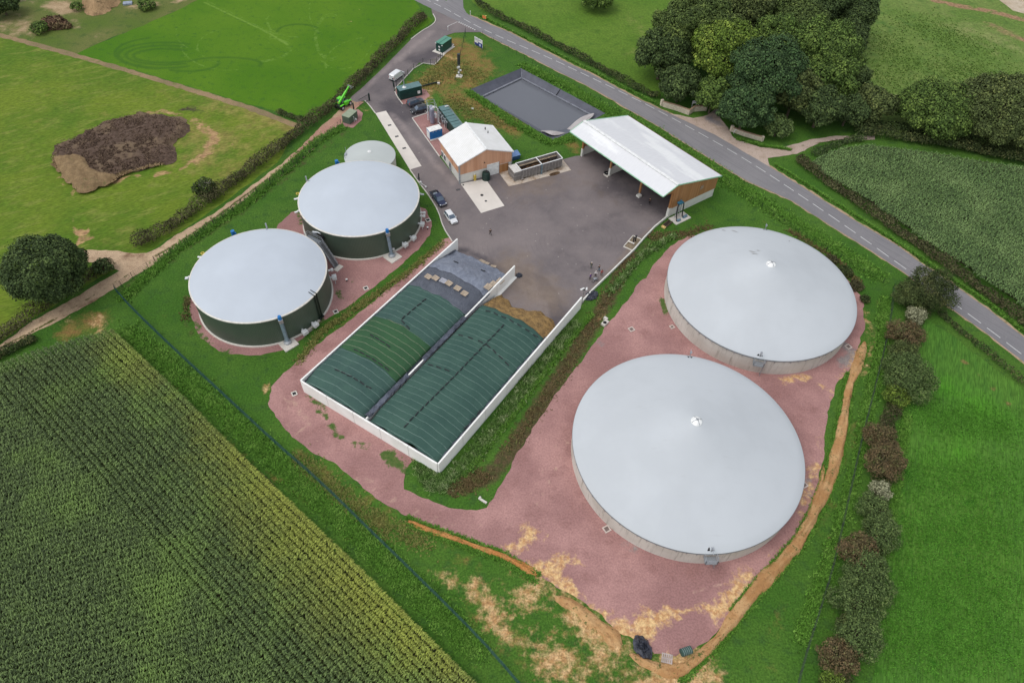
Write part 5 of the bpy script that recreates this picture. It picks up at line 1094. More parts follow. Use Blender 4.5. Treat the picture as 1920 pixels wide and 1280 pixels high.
m_wood=cladmat('timber_cladding',srgb(196,146,114),srgb(214,166,134),srgb(172,128,102)); m_wood2=cladmat('barn_cladding',srgb(160,114,72),srgb(176,130,88),srgb(134,102,72),.6)
def roofmat(name,base,alt):
    k=NT(name); c=k.mix(k.ramp(k.noise(.35,4,.6),.35,.65),base,alt); sx=k.n('ShaderNodeSeparateXYZ'); k.l(k.tc.outputs['Object'],sx.inputs[0])
    rb=k.math('SINE',k.math('MULTIPLY',sx.outputs['X'],2*PI/.33)); q=k.n('ShaderNodeVectorMath',operation='SCALE'); k.l(c,q.inputs[0]); k.l(k.ramp(rb,-1,1,.955,1.02),q.inputs['Scale']); k.col(q.outputs[0]); k.rough(.5,0,.4); k.bump(rb,.35,.03); return k.m
m_roof=roofmat('roof_white',(.74,.73,.70),(.79,.78,.76)); m_roofb=roofmat('roof_barn',(.70,.71,.72),(.78,.78,.77))
m_trim=M('trim_white',(.78,.78,.76),.45); m_trimg=M('trim_mint',srgb(158,204,172),.5); m_grayp=M('downpipe_grey',(.30,.32,.34),.5)
m_cwall=M('precast_wall',srgb(212,210,202),.8,var=.06,scale=.6,bump=.15); m_glass=M('window_glass',(.03,.04,.05),.12,spec=.6)
# --- workshop; local frame: x along the gable front (to the right), y to the back
fx=Vector((12.06,6.4)).normalized(); ang_w=math.atan2(fx.y,fx.x); O=Vector((-14.09,136.09))
W_,D_=13.4,11.3; EH=5.3; RH=7.7
t=thing('workshop_building','workshop with white gable roof, brown timber cladding and pale concrete base','building',(O.x,O.y,0),ang_w)
# skewed a little: left side direction in local coordinates
sv_=Vector((-5.51,10.22)); sv_=Vector((sv_.dot(fx),sv_.dot(Vector((-fx.y,fx.x))))); sv_=sv_/sv_.length
def L2(x,y): return (x+sv_.x*y, sv_.y*y)
def quadwall(mb,a,b,z0a,z0b,z1,th=.2,inward=1):
    """wall slab between plan points a,b; z1 = list of (s,z) top outline, bottom z0a..z0b"""
    a=Vector(a);b=Vector(b);d=(b-a);n=Vector((-d.y,d.x)).normalized()*th*inward
    pts=[(a,z0a)]+[(a.lerp(b,s),z) for s,z in z1][::1]
    ring=[(a,z0a)]+[(a.lerp(b,s),z) for s,z in z1]+[(b,z0b)]
    m_=len(ring); vs=[(p.x,p.y,z) for p,z in ring]+[(p.x+n.x,p.y+n.y,z) for p,z in ring]
    fs=[tuple(range(m_))[::-1],tuple(range(m_,2*m_))]+[(i,(i+1)%m_,m_+(i+1)%m_,m_+i) for i in range(m_)]
    mb.add(vs,fs); return mb
c00,c10,c11,c01=L2(0,0),L2(W_,0),L2(W_,D_),L2(0,D_); ZC=2.55
mb=MB(); quadwall(mb,c00,c10,0,0,[(0,ZC),(1,ZC)]); quadwall(mb,c10,c11,0,0,[(0,ZC),(1,ZC)]); quadwall(mb,c11,c01,0,0,[(0,ZC),(1,ZC)]); quadwall(mb,c01,c00,0,0,[(0,ZC),(1,ZC)])
part('concrete_wall',mb,m_cwall,t)
e=.06
mb=MB(); quadwall(mb,L2(-e,-e),L2(W_+e,-e),ZC-.1,ZC-.1,[(0,EH),(.5,RH),(1,EH)],.15); quadwall(mb,L2(W_+e,-e),L2(W_+e,D_+e),ZC-.1,ZC-.1,[(0,EH),(1,EH)],.15); quadwall(mb,L2(W_+e,D_+e),L2(-e,D_+e),ZC-.1,ZC-.1,[(0,EH),(.5,RH),(1,EH)],.15); quadwall(mb,L2(-e,D_+e),L2(-e,-e),ZC-.1,ZC-.1,[(0,EH),(1,EH)],.15)
part('timber_cladding',mb,m_wood,t)
def roofslab(mb,pl,th=.14): 
    vs=[tuple(p) for p in pl]+[(p[0],p[1],p[2]-th) for p in pl]; mb.add(vs,[(0,1,2,3),(7,6,5,4),(0,4,5,1),(1,5,6,2),(2,6,7,3),(3,7,4,0)]); return mb
def r3(p,z): return (p[0],p[1],z)
ov=.35; ys0,ys1=-.3,D_+.3
mbx=[('roof_left',[r3(L2(-ov,ys0),EH-.02),r3(L2(W_/2,ys0),RH+.15),r3(L2(W_/2,ys1),RH+.15),r3(L2(-ov,ys1),EH-.02)]),('roof_right',[r3(L2(W_/2,ys0),RH+.15),r3(L2(W_+ov,ys0),EH-.02),r3(L2(W_+ov,ys1),EH-.02),r3(L2(W_/2,ys1),RH+.15)])]
rb=MB()
for n_,pl in mbx: roofslab(rb,pl)
ro_=part('roof',rb,m_roof,t)
mb=MB().beam(r3(L2(W_/2,ys0),RH+.2),r3(L2(W_/2,ys1),RH+.2),.5,.08); part('ridge_cap',mb,m_trim,ro_)
mb=MB()
for y_ in(ys0-.03,): mb.beam(r3(L2(-ov,y_),EH-.08),r3(L2(W_/2,y_),RH+.1),.06,.25).beam(r3(L2(W_/2,y_),RH+.1),r3(L2(W_+ov,y_),EH-.08),.06,.25)
part('barge_board',mb,m_trim,ro_)
part('gutter',MB().beam(r3(L2(-ov-.08,ys0),EH-.12),r3(L2(-ov-.08,ys1),EH-.12),.16,.16),m_trim,ro_); part('gutter',MB().beam(r3(L2(W_+ov+.08,ys0),EH-.12),r3(L2(W_+ov+.08,ys1),EH-.12),.16,.16),m_trim,ro_)
part('roof_vent',MB().tube(r3(L2(W_*.80,D_*.80),6),r3(L2(W_*.80,D_*.80),6.95),.14,8),m_black,ro_); part('roof_vent',MB().tube(r3(L2(W_*.80,D_*.66),6),r3(L2(W_*.80,D_*.66),6.9),.12,8),m_black,ro_)
part('corner_post',MB().box(r3(L2(-.10,-.10),EH/2-.05),(.3,.3,EH-.1)),m_grayp,t); part('corner_post',MB().box(r3(L2(W_+.10,-.08),EH/2+.5),(.14,.14,EH-1.2)),m_grayp,t)
dr=part('roller_door',MB().box(r3(L2(W_*.635,-.10),1.65),(3.1,.12,3.3)),M('door_white',(.74,.74,.71),.45),t); part('door_rail',MB().beam(r3(L2(W_*.635+1.6,-.12),0),r3(L2(W_*.635+1.6,-.12),3.4),.12,.12),m_grayp,dr)
part('timber_door',MB().box(r3(L2(W_*.845,-.09),1.15),(2.5,.12,2.3)),m_wood2,t)
for y_,h_ in ((D_*.92,1.6),(D_*.78,1.5)):
    wn=part('window',MB().box(r3(L2(-.05,y_),1.45),(.14,1.0,h_)),m_trim,t); part('pane',MB().box(r3(L2(-.10,y_),1.45),(.1,.8,h_-.25)),m_glass,wn)
dd=part('side_door',MB().box(r3(L2(-.06,D_*.50),1.1),(.14,1.0,2.2)),m_grayp,t); part('door_window',MB().box(r3(L2(-.12,D_*.50),1.4),(.06,.6,1.0)),m_glass,dd)
part('wall_lamp',MB().box(r3(L2(W_*.47,-.2),4.2),(.2,.2,.2)),m_black,t)
p=Vector(L2(3.0,-.7)); q=t.matrix_basis@Vector((p.x,p.y,0)) if False else None
def wl(x,y,z=0):
    c_,s_=math.cos(ang_w),math.sin(ang_w); lx,ly=L2(x,y); return (O.x+c_*lx-s_*ly,O.y+s_*lx+c_*ly,z)
g=thing('gas_cabinet','yellow gas cabinet against the concrete base of the workshop','cabinet',wl(3.7,-.35),ang_w)
part('cabinet_body',MB().box((0,0,.75),(.55,.4,1.5)),m_yellow,g,bevel=.03); part('flue',MB().tube((-.1,.05,1.5),(-.1,.05,2.1),.1,8),m_white,g); part('door_line',MB().box((0,-.205,.75),(.04,.02,1.3)),m_black,g)
tk=thing('oil_tank','dark green ribbed plastic tank in front of the workshop wall','storage tank',wl(6.3,-1.0),ang_w)
part('tank_body',MB().lathe([(.95,0)]+[(.95+.03*(i%2),.1+i*.16) for i in range(11)]+[(.85,1.95),(.5,2.1),(0,2.12)],n=32),M('oil_green',(.012,.035,.028),.4),tk,True); part('lid',MB().lathe([(.35,2.05),(.35,2.25),(.3,2.3),(0,2.3)],(.25,-.15,0),20),m_black,tk,True)
def tiny(name,label,cat,px,py,d,mat,rz=0,z=0,group=None):
    x,y=P(px,py,z); o=part(name,MB().box((0,0,d[2]/2),d),mat); o.location=(x,y,z); o.rotation_euler=(0,0,rz); return tag(o,label,cat,group)
bl=thing('blue_bin','blue lidded bin behind the workshop corner by the feeder','bin',(*P(965,297,0),0),ang_w); part('bin_body',MB().loft([[(x*.95,y*.8,.1) for x,y in((-1,-1),(1,-1),(1,1),(-1,1))],[(x*1.1,y*.95,1.3) for x,y in((-1,-1),(1,-1),(1,1),(-1,1))]]),M('bin_blue',(.05,.13,.30),.5),bl); part('bin_lid',MB().box((0,0,1.4),(2.3,2.0,.1),rx=.12),M('lid_blue',(.14,.24,.45),.5),bl)
# --- barn
A4=Vector((34.23,127.41)); LL=Vector((-.657,.754)); DDv=Vector((.803,.596)); BLN=29.3
ang_b=math.atan2(-LL.y,-LL.x)
t=thing('open_barn','open-fronted barn with large white roof and orange timber end wall beside the road','barn',(A4.x,A4.y,0))
def Bb(l,d,z): v=A4+LL*l+DDv*d; return (v.x,v.y,z)
ze,zr,zb=8.0,9.45,6.05; d0,dr_,d1=-4.0,.05,14.6
def roofz(d): return ze+(zr-ze)*(d-d0)/(dr_-d0) if d<dr_ else zr+(zb-zr)*(d-dr_)/(d1-dr_)
rb=MB(); roofslab(rb,[Bb(BLN+.5,d0,ze),Bb(-.6,d0,ze),Bb(-.6,dr_,zr),Bb(BLN+.5,dr_,zr)],.12); roofslab(rb,[Bb(BLN+.5,dr_,zr),Bb(-.6,dr_,zr),Bb(-.6,d1,zb),Bb(BLN+.5,d1,zb)],.12)
k=NT('barn_roof_sheet'); c=k.mix(k.ramp(k.noise(.12,5,.65,stretch=(R(-49),.35,1.6)),.5,.62),(.70,.70,.71),(.82,.82,.81)); rbv=k.noise(2.0,2,.5,stretch=(R(-49),3.0,.05)); q=k.n('ShaderNodeVectorMath',operation='SCALE'); k.l(c,q.inputs[0]); k.l(k.ramp(rbv,.3,.7,.96,1.02),q.inputs['Scale']); k.col(q.outputs[0]); k.rough(.5,0,.4); m_bar=k.m
ro_=part('roof',rb,m_bar,t,world=True)
part('ridge_cap',MB().beam(Bb(BLN+.5,dr_,zr+.10),Bb(-.6,dr_,zr+.10),.7,.16),m_trim,ro_,world=True)
mb=MB(); mb.beam(Bb(-.65,d0,ze-.05),Bb(-.65,dr_,zr-.03),.1,.28).beam(Bb(-.65,dr_,zr-.03),Bb(-.65,d1,zb-.05),.1,.28).beam(Bb(BLN+.55,d0,ze-.05),Bb(BLN+.55,dr_,zr-.03),.1,.28).beam(Bb(BLN+.55,dr_,zr-.03),Bb(BLN+.55,d1,zb-.05),.1,.28).beam(Bb(-.6,d0-.08,ze-.08),Bb(BLN+.5,d0-.08,ze-.08),.14,.2)
part('edge_trim',mb,m_trimg,ro_,world=True)
part('gutter',MB().beam(Bb(-.6,d1+.1,zb-.1),Bb(BLN+.5,d1+.1,zb-.1),.16,.14),M('gutter_brown',srgb(120,84,64),.5),ro_,world=True)
cz=2.4
def bwall(mb,l0,d0_,l1,d1_,z0,tops,th=.22):
    a=Bb(l0,d0_,0);b=Bb(l1,d1_,0); quadwall(mb,(a[0],a[1]),(b[0],b[1]),z0,z0,tops,th); return mb
mb=MB(); bwall(mb,0,0,0,14.2,0,[(0,cz),(1,cz)]); bwall(mb,0,14.2,BLN,14.2,0,[(0,cz),(1,cz)]); bwall(mb,BLN,14.2,BLN,0,0,[(0,cz),(1,cz)])
mb.prism([Bb(-.15,-.3,0)[:2],Bb(.45,-.3,0)[:2],Bb(.45,.35,0)[:2],Bb(-.15,.35,0)[:2]],0,cz+.2)
part('concrete_wall',mb,m_cwall,t,world=True)
f=lambda d:roofz(d)-.16
mb=MB(); bwall(mb,-.08,0,-.08,14.2,cz-.05,[(0,f(0)),(0.004,f(.05)),(1,f(14.2))],.14); bwall(mb,-.08,d0+.1,-.08,0,0,[(0,f(d0+.1)),(1,f(0))],.14) if False else None
# gable triangle under the front overhang
a=Bb(-.08,d0+.1,0);b=Bb(-.08,0,0); n_=Vector((LL.x,LL.y))*.14
ring=[(a,ze-.45),(a,f(d0+.1)),(b,f(0)),(b,7.0)]; vs=[(p[0],p[1],z) for p,z in ring]+[(p[0]+n_.x,p[1]+n_.y,z) for p,z in ring]; mb.add(vs,[(0,1,2,3),(7,6,5,4),(0,4,5,1),(1,5,6,2),(2,6,7,3),(3,7,4,0)])
bwall(mb,-.08,14.28,BLN,14.28,cz-.05,[(0,f(14.2)),(1,f(14.2))],.14); bwall(mb,BLN+.08,14.2,BLN+.08,0,cz-.05,[(0,f(14.2)),(1,f(0))],.14)
part('timber_cladding',mb,m_wood2,t,world=True)
part('plaque',MB().box(Bb(-.14,9.2,4.7),(.05,1.0,1.0),math.atan2(DDv.y,DDv.x)+PI/2),M('plaque_grey',srgb(150,130,112),.6,var=.2,scale=3),t,world=True)
for l_ in (BLN-.3,BLN*.655,BLN*.315):
    pp=part('post',MB().box(Bb(l_,.0,5.0),(.42,.42,7.6),ang_b),m_wood2,t,world=True); part('post_foot',MB().box(Bb(l_,.0,1.1),(.52,.6,2.2),ang_b) if l_>10 else MB().box(Bb(l_,.0,.25),(1.0,1.0,.5),ang_b),m_cwall,pp,world=True)
part('post',MB().box(Bb(.2,.0,4.9),(.42,.42,5.4),ang_b),m_wood2,t,world=True)
mb=MB()
for l_ in (.3,BLN*.315,BLN*.655,BLN-.3): mb.beam(Bb(l_,d0+.2,ze-.35),Bb(l_,dr_,zr-.35),.2,.35).beam(Bb(l_,dr_,zr-.35),Bb(l_,14,zb-.2),.2,.35)
mb.beam(Bb(0,.0,zr-.8),Bb(BLN,.0,zr-.8),.25,.4)
part('roof_beam',mb,m_wood2,t,world=True)
for l_ in (BLN*.655,):
    mb=MB(); bwall(mb,l_,.5,l_,13.9,0,[(0,cz-.2),(1,cz-.2)],.2); part('bay_divider',mb,m_cwall,t,world=True)
for i,l_ in enumerate((BLN*.655,)): slab('concrete_pavement',[(1131,328),(1139,333.5),(1144,329),(1137,324)],.25)
o=part('black_ring',MB().lathe([(.35,.25),(.62,.3),(.62,.5),(.35,.55),(.35,.25)],n=18),m_black); o.location=(*P(1137,327),0.05); tag(o,'black tyre on the small slab at the second barn post','tyre')
# low kerb wall of the yard
o=part('yard_wall',kerb(MB(),PP([(1251,407.5),(1227,427),(1206,449),(1190,468),(1150,507),(1110,546),(1091,567)]),.28,0,.55),m_cwall); tag(o,'low white kerb wall along the yard edge from barn to silage clamp','low wall')
# --- pipe stand against the barn
t=thing('filling_station','blue and grey pipe stand with black hoses at the barn corner','pipe stand',(*P(1271,410,0),0),math.atan2(DDv.y,DDv.x))
part('base_slab',MB().box((.4,-.2,.1),(4.6,2.6,.2)),m_conc,t)
part('frame',MB().beam((-.6,.5,.2),(-.6,.5,4.0),.12,.12).beam((.6,.5,.2),(.6,.5,4.0),.12,.12).beam((-.6,.5,4.0),(.6,.5,4.0),.12,.12).beam((-.6,.5,2.2),(.6,.5,2.2),.1,.1).beam((0,.5,.2),(0,.5,4.0),.1,.1),m_galv,t)
part('pump_head',MB().box((0,.45,4.3),(1.3,.8,.5)).tube((0,.45,4.5),(0,.45,5.0),.2,10),M('teal_blue',(.04,.16,.24),.4),t,bevel=.05)
for x_ in(-.95,.95): part('hose',MB().path([(0,.3,4.2),(x_*.8,.2,4.3),(x_,.1,3.4),(x_*1.0,.0,2.0),(x_*.9,-.3,.6),(x_*1.3,-.8,.4)],.13,8),m_black,t,True)
part('pump',MB().tube((1.0,-.6,.5),(2.0,-.6,.5),.3,12).box((1.5,-.6,.3),(1.2,.5,.3)),M('pump_grey_blue',(.14,.22,.28),.4),t,True); part('pump',MB().tube((-1.1,-.7,.5),(-.2,-.9,.5),.25,12).box((-.6,-.8,.3),(.9,.5,.3)),M('pump_grey_blue',(.14,.22,.28),.4),t,True)
t=thing('cattle_trough','wooden and metal channel box lying beside the yard wall near the barn corner','trough',(*P(1251,421,0),0),math.atan2(*(P(1262,413)[i]-P(1244,428)[i] for i in(1,0)))); part('trough_side',MB().box((0,.45,.25),(2.6,.1,.5)).box((0,-.45,.25),(2.6,.1,.5)),M('old_wood',srgb(96,84,66),.9,var=.3,scale=4),t); part('trough_bottom',MB().box((0,0,.1),(2.6,.8,.1)),M('dark_wood',srgb(60,50,42),.9),t); part('trough_end',MB().box((-1.5,0,.2),(.6,1.0,.35)),M('pale_block',srgb(200,170,110),.9,var=.3,scale=3),t)
# --- feeder container
a=Vector(P(963.6,341.3));b=Vector(P(1053.4,314.7)); fu=(b-a).normalized(); ang_f=math.atan2(fu.y,fu.x); FL=(b-a).length
t=thing('feed_hopper','long grey open-topped feed hopper half filled with dark manure','feed hopper',(a.x,a.y,0),ang_f)
m_cont=M('container_grey',srgb(132,127,124),.6,.15,var=.12,scale=1.5); m_contl=M('container_light',srgb(156,151,146),.55,.1,var=.12,scale=1.5)
FW=3.0; FH=2.75; z0=.45
mb=MB().box((FL/2+.9,0.06,(FH+z0)/2),(FL-1.8,.12,FH-z0)).box((FL/2+.9,FW-.06,(FH+z0)/2),(FL-1.8,.12,FH-z0)).box((FL-.06,FW/2,(FH+z0)/2),(.12,FW-.24,FH-z0)).box((1.86,FW/2,(FH+z0)/2),(.12,FW-.24,FH-z0)); part('trough_body',mb,m_cont,t)
mb=MB()
for i in range(13): mb.box((2.4+i*(FL-2.6)/12,-.05,(FH+z0)/2),(.10,.12,FH-z0-.05))
part('side_ribs',mb,m_contl,t)
part('top_rim',MB().box((FL/2+.9,-.0,FH+.04),(FL-1.8,.2,.1)).box((FL/2+.9,FW-.05,FH+.04),(FL-1.8,.2,.1)).box((FL-.05,FW/2,FH+.041),(.2,FW-.3,.1)).box((1.86,FW/2,FH+.041),(.2,FW-.3,.1)),m_trim,t)
part('drive_housing',MB().box((.9,FW/2,1.45),(1.75,FW,2.2)),m_cont,t,bevel=.04); part('housing_cover',MB().box((.9,FW/2,2.62),(1.85,FW+.1,.12)),M('cover_pale2',srgb(206,202,196),.6),t)
part('housing_trim',MB().box((.9,-.03,1.4),(1.8,.08,.1)).box((.9,-.03,2.3),(1.8,.08,.1)).box((-.02,FW/2,1.4),(.08,FW,.1)),m_contl,t)
part('cross_brace',MB().beam((FL*.56,-.1,FH+.1),(FL*.56,FW+.05,FH+.1),.18,.16),m_trim,t); part('brace_post',MB().box((FL*.56,-.14,(FH)/2+.1),(.32,.2,FH)),M('post_blue_grey',srgb(118,140,150),.5,.2),t)
part('inner_ledge',MB().box((FL/2+.9,FW-.4,FH-.7),(FL-2.1,.5,.08)),M('ledge_rusty',srgb(150,134,112),.8,var=.25,scale=2),t)
part('foot',MB().box((.5,.3,.22),(.5,.4,.45)),m_contl,t); part('foot',MB().box((FL*.45,.1,.22),(.5,.4,.45)),m_contl,t); part('foot',MB().box((FL*.8,.1,.22),(.5,.4,.45)),m_contl,t)
part('underframe',MB().box((FL/2+.8,FW/2,.35),(FL-2,FW-.4,.2)),m_black,t)
part('side_valve',MB().tube((2.0,-.3,.3),(2.0,-.3,1.2),.08,8).tube((1.7,-.35,.5),(2.4,-.35,.5),.1,8).beam((2.0,-.3,1.2),(2.35,-.35,1.5),.07,.07),m_contl,t)
V=[];nu=60;nv=14; rg=np.random.default_rng(5)
for i in range(nu+1):
    for j in range(nv+1):
        s=i/nu; y_=.15+(FW-.3)*j/nv; z=1.0+.5*math.sin(s*3.0+.2)+.25*hn(s*22,y_*2,.6)+rg.uniform(-.06,.06)-(.35 if s>.86 else 0); V.append((2.0+(FL-2.2)*s,y_,z))
f=[(i*(nv+1)+j,(i+1)*(nv+1)+j,(i+1)*(nv+1)+j+1,i*(nv+1)+j+1) for i in range(nu) for j in range(nv)]
me=npmesh('manure',np.array(V),np.array(f)); me.transform(Matrix.Translation((a.x,a.y,0))@Matrix.Rotation(ang_f,4,'Z'))
k=NT('manure'); k.col(k.mix(k.ramp(k.noise(2,5,.7),.35,.7),srgb(66,50,38),srgb(112,88,64))); k.rough(.95,0,.2); k.bump(k.noise(4,5,.75),1,.15); m_man=k.m
o=part('manure',me,m_man,None,True); tag(o,'dark brown manure filling the grey feed hopper','manure',kind=None)
o=part('spilled_manure',MB().lathe([(.0,.3),(.3,.22),(.6,.08),(.8,.0)],n=12),m_man,None,True); o.location=(*P(1040,326),.04); o.scale=(2.2,.8,.7); o.rotation_euler=(0,0,ang_f); tag(o,'small manure spill on the slab under the far end of the hopper','manure')
# ================================================================ HEAPS
def heap(name,label,cat,px,py,rx,ry,h,mat,seed,rz=0,n=44,flat=.0,edge=.15):
    x,y=P(px,py); rg=np.random.default_rng(seed); V=[]; ph=rg.uniform(0,6,6)
    def rr(a): return 1+edge*(math.sin(2*a+ph[0])+.6*math.sin(3*a+ph[1])+.5*math.sin(5*a+ph[2])+.3*math.sin(9*a+ph[3]))
    M_=18
    V.append((0,0,h))
    for i in range(1,M_+1):
        for j in range(n):
            a=2*PI*j/n; s=i/M_; e=rr(a); z=h*(1-s**(2.2+6*flat))+ (rg.uniform(-.12,.12)+.10*math.sin(a*5+s*9+ph[4])+.10*math.sin(s*14+a*2))*h*.45*(1-s**4)
            V.append((rx*s*e*math.cos(a),ry*s*e*math.sin(a),z if i<M_ else -.1))
    f=[(0,1+j,1+(j+1)%n) for j in range(n)]; mb=MB(); mb.add(V,f+[(1+i*n+j,1+(i+1)*n+j,1+(i+1)*n+(j+1)%n,1+i*n+(j+1)%n) for i in range(M_-1) for j in range(n)])
    o=part(name,mb,mat,None,True); o.location=(x,y,0); o.rotation_euler=(0,0,rz); return tag(o,label,cat)
k=NT('compost'); n1=k.noise(.10,4,.6); c=k.mix(k.ramp(k.noise(1.2,5,.75),.35,.7),srgb(84,68,58),srgb(110,92,80)); c=k.mix(k.ramp(n1,.5,.62),c,srgb(120,102,82)); c=k.mix(k.ramp(k.noise(3.5,4,.8),.62,.8),c,srgb(160,138,110)); k.col(c); k.rough(.95,0,.15); k.bump(k.noise(3,5,.8),1.0,.25); m_comp=k.m
k=NT('compost_edge'); c=k.mix(k.ramp(k.noise(1.0,5,.75),.35,.7),srgb(128,106,78),srgb(156,132,98)); c=k.mix(k.ramp(k.noise(.6,4,.8),.6,.72),c,srgb(96,104,60)); k.col(c); k.rough(.95,0,.15); k.bump(k.noise(3,5,.8),1.0,.25); m_compe=k.m
out=[(97,285),(110,268),(135,262),(160,250),(190,232),(225,220),(255,215),(262,207),(285,216),(320,218),(345,222),(362,240),(340,262),(318,272),(335,290),(330,305),(300,312),(270,318),(235,328),(210,342),(175,356),(150,361),(138,345),(118,326),(104,308)]
def flatheap(name,label,outl,h,mat,seed,step=.7,z0=.02,sk=1.6):
    pl=smoothpoly(PP(outl),2); lp=np.array(pl+[pl[0]])
    def zf(v):
        d=segdist(v,[tuple(x) for x in lp]); e=np.clip(d/sk,0,1); e=e*e*(3-2*e); rg=np.random.default_rng(seed)
        return h*e*(1+.12*np.sin(v[:,0]*.5+seed)*np.cos(v[:,1]*.43)+.08*np.sin(v[:,0]*1.7+v[:,1]*1.3))+e*rg.uniform(-.2,.2,len(v))
    o=sheet(name,pl,z0,mat,step=step,zf=zf,bstep=.6,jit=.6,seed=seed); del o['kind']; return o
o=flatheap('compost_heap','large flat heap of dark brown compost in the western meadow',out,.8,m_comp,1); tag(o,'large flat heap of dark brown compost in the western meadow','compost heap')
o=flatheap('straw_muck','strip of lighter strawy muck along the lower end of the compost heap',[(97,292),(118,298),(150,292),(168,300),(175,320),(205,328),(232,330),(210,346),(175,361),(150,366),(132,350),(108,322)],1.1,m_compe,2,z0=.35,sk=1.2); tag(o,'strip of lighter strawy muck along the lower end of the compost heap','muck heap')
o=flatheap('soil_heap','tan soil heap at the top left edge of the picture',[(150,-14),(156,20),(170,32),(190,30),(215,18),(228,0),(225,-30)],2.6,ground_mat('soil_tan',srgb(140,114,82),srgb(160,132,98),srgb(110,92,66),.15,.8,4,.3,bump=.9),3,sk=4); tag(o,'tan soil heap at the top left edge of the picture','soil heap')
o=heap('brush_heap','dark red-brown heap of brushwood in the farmyard corner','brush heap',105,50,3.6,2.6,2.6,M('brush',srgb(92,70,56),.95,var=.35,scale=1.5,bump=.8),4)
C,N=crown_pts([((0,0,1.4),(3.7,2.6,1.6)),((-2.5,.5,.8),(1.8,1.5,1.1)),((3,-.3,.9),(2,1.5,1.1))],18,np.random.default_rng(4)); v,f,r=leaves(C,N,.4,np.random.default_rng(5))
me=npmesh('twigs',v,f,{'rnd':r}); me.transform(Matrix.Translation((0,0,-.1))); tw=part('twigs',me,leafmat('brush_leaf',srgb(70,54,42),srgb(104,78,60),srgb(120,110,78),.4),o)
put_tree('shrub','small green bush on the left flank of the brush heap','bush',74,52,26,'green',2.4,seed=150,leaf=.3)
tiny('tarp_sheet','crumpled blue-grey tarp left beside the soil heap','tarp',240,8,(2.6,1.8,.5),M('tarp_blue_grey',srgb(140,150,165),.5,var=.2,scale=2),.3)
put_tree('shrub','low green bush right of the soil heap at the top edge','bush',274,10,26,'green',2.2,seed=151,leaf=.3)
put_tree('shrub','low bushy weeds between pale sand and soil heap','bush',143,12,18,'green',2.2,seed=152,leaf=.3)

tufts('compost_clods','rough dark clods and stalks over the compost heap','' or [([(150,275),(230,240),(330,232)],7.5,3),([(130,290),(250,290),(320,260)],6,3),([(160,320),(280,300)],5,2)],9000,21,h=.12,mat=leafmat('clod_brown',srgb(80,64,54),srgb(106,88,74),srgb(130,110,90),.5),cat='clods',wd=.12,clip=smoothpoly(PP([(x+(228-x)*.05,y+(280-y)*.07) for x,y in out]),2),z0=.8)
tufts('straw_litter','pale strawy litter around the lower end of the compost heap',[([(110,300),(140,340),(170,352)],2.6,2),([(150,356),(215,338),(300,312)],1.3,1),([(175,335),(230,325)],1.8,1)],4200,22,h=.2,mat=leafmat('litter_tan',srgb(126,106,78),srgb(160,138,104),srgb(186,164,128),.5),cat='litter',wd=.13,clip=smoothpoly(PP([(x+(228-x)*-.02,y+(280-y)*-.03) for x,y in out]),2),z0=.4)
# ================================================================ PLANT EQUIPMENT
m_gcont=M('container_green',(.012,.055,.045),.45,.0,var=.15,scale=1.2); m_groof=M('container_roof_green',srgb(92,122,122),.5,var=.08,scale=.8); m_sticker=M('sign_white',(.72,.72,.70),.5)
def contbox(name,label,cat,a,b,w_,h,body,roof,ribs=True,seams=0,z0=.1,group=None):
    """a,b = plan ends of the near long side (world), w_ depth to the left of a->b"""
    a=Vector(a);b=Vector(b);L=(b-a).length; an=math.atan2(b.y-a.y,b.x-a.x); t=thing(name,label,cat,(a.x,a.y,0),an,group)
    part('container_body',MB().box((L/2,w_/2,z0+(h-z0)/2),(L,w_,h-z0)),body,t)
    if ribs:
        mb=MB(); n=int(L/.28)
        for i in range(n): mb.box((.14+i*.28,-.02,h/2),(.13,.04,h-.5))
        for i in range(int(w_/.28)): mb.box((-.02,.14+i*.28,h/2),(.04,.13,h-.5))
        part('side_ribs',mb,body,t)
    r=part('container_roof',MB().box((L/2,w_/2,h+.04),(L+.12,w_+.12,.08)),roof,t)
    if seams:
        mb=MB()
        for i in range(1,seams+1): mb.box((L*i/(seams+1),w_/2,h+.1),(.06,w_+.1,.06))
        part('roof_seam',mb,body,r)
    return t,L
t,L=contbox('heating_container','dark green container with a tall thin chimney beside the dark cars','container',(-32.85,170.27),(-27.4,173.4),2.4,2.75,m_gcont,m_groof)
part('info_sign',MB().box((L-.95,-.07,1.2),(.75,.04,.85)),m_sticker,t); cx_=Vector((-31.9,172.15))-Vector((-32.85,170.27)); d_=Vector((5.45,3.13)).normalized(); lx=cx_.dot(d_); ly=cx_.dot(Vector((-d_.y,d_.x)))
ch=part('chimney',MB().tube((lx,ly,2.75),(lx,ly,7.2),.15,14),m_galv,t,True); part('chimney_foot',MB().lathe([(.55,2.83),(.4,2.95),(.18,3.3)],(lx,ly,0),14),m_white,ch,True)
t,L=contbox('substation','small green transformer station with a seamed green roof at the entrance','kiosk',(-26.2,197.3),(-24.15,196.1),4.6,2.65,M('station_green',(.012,.07,.05),.45,var=.1),M('station_roof',srgb(84,140,120),.5,var=.06),seams=1,ribs=False)
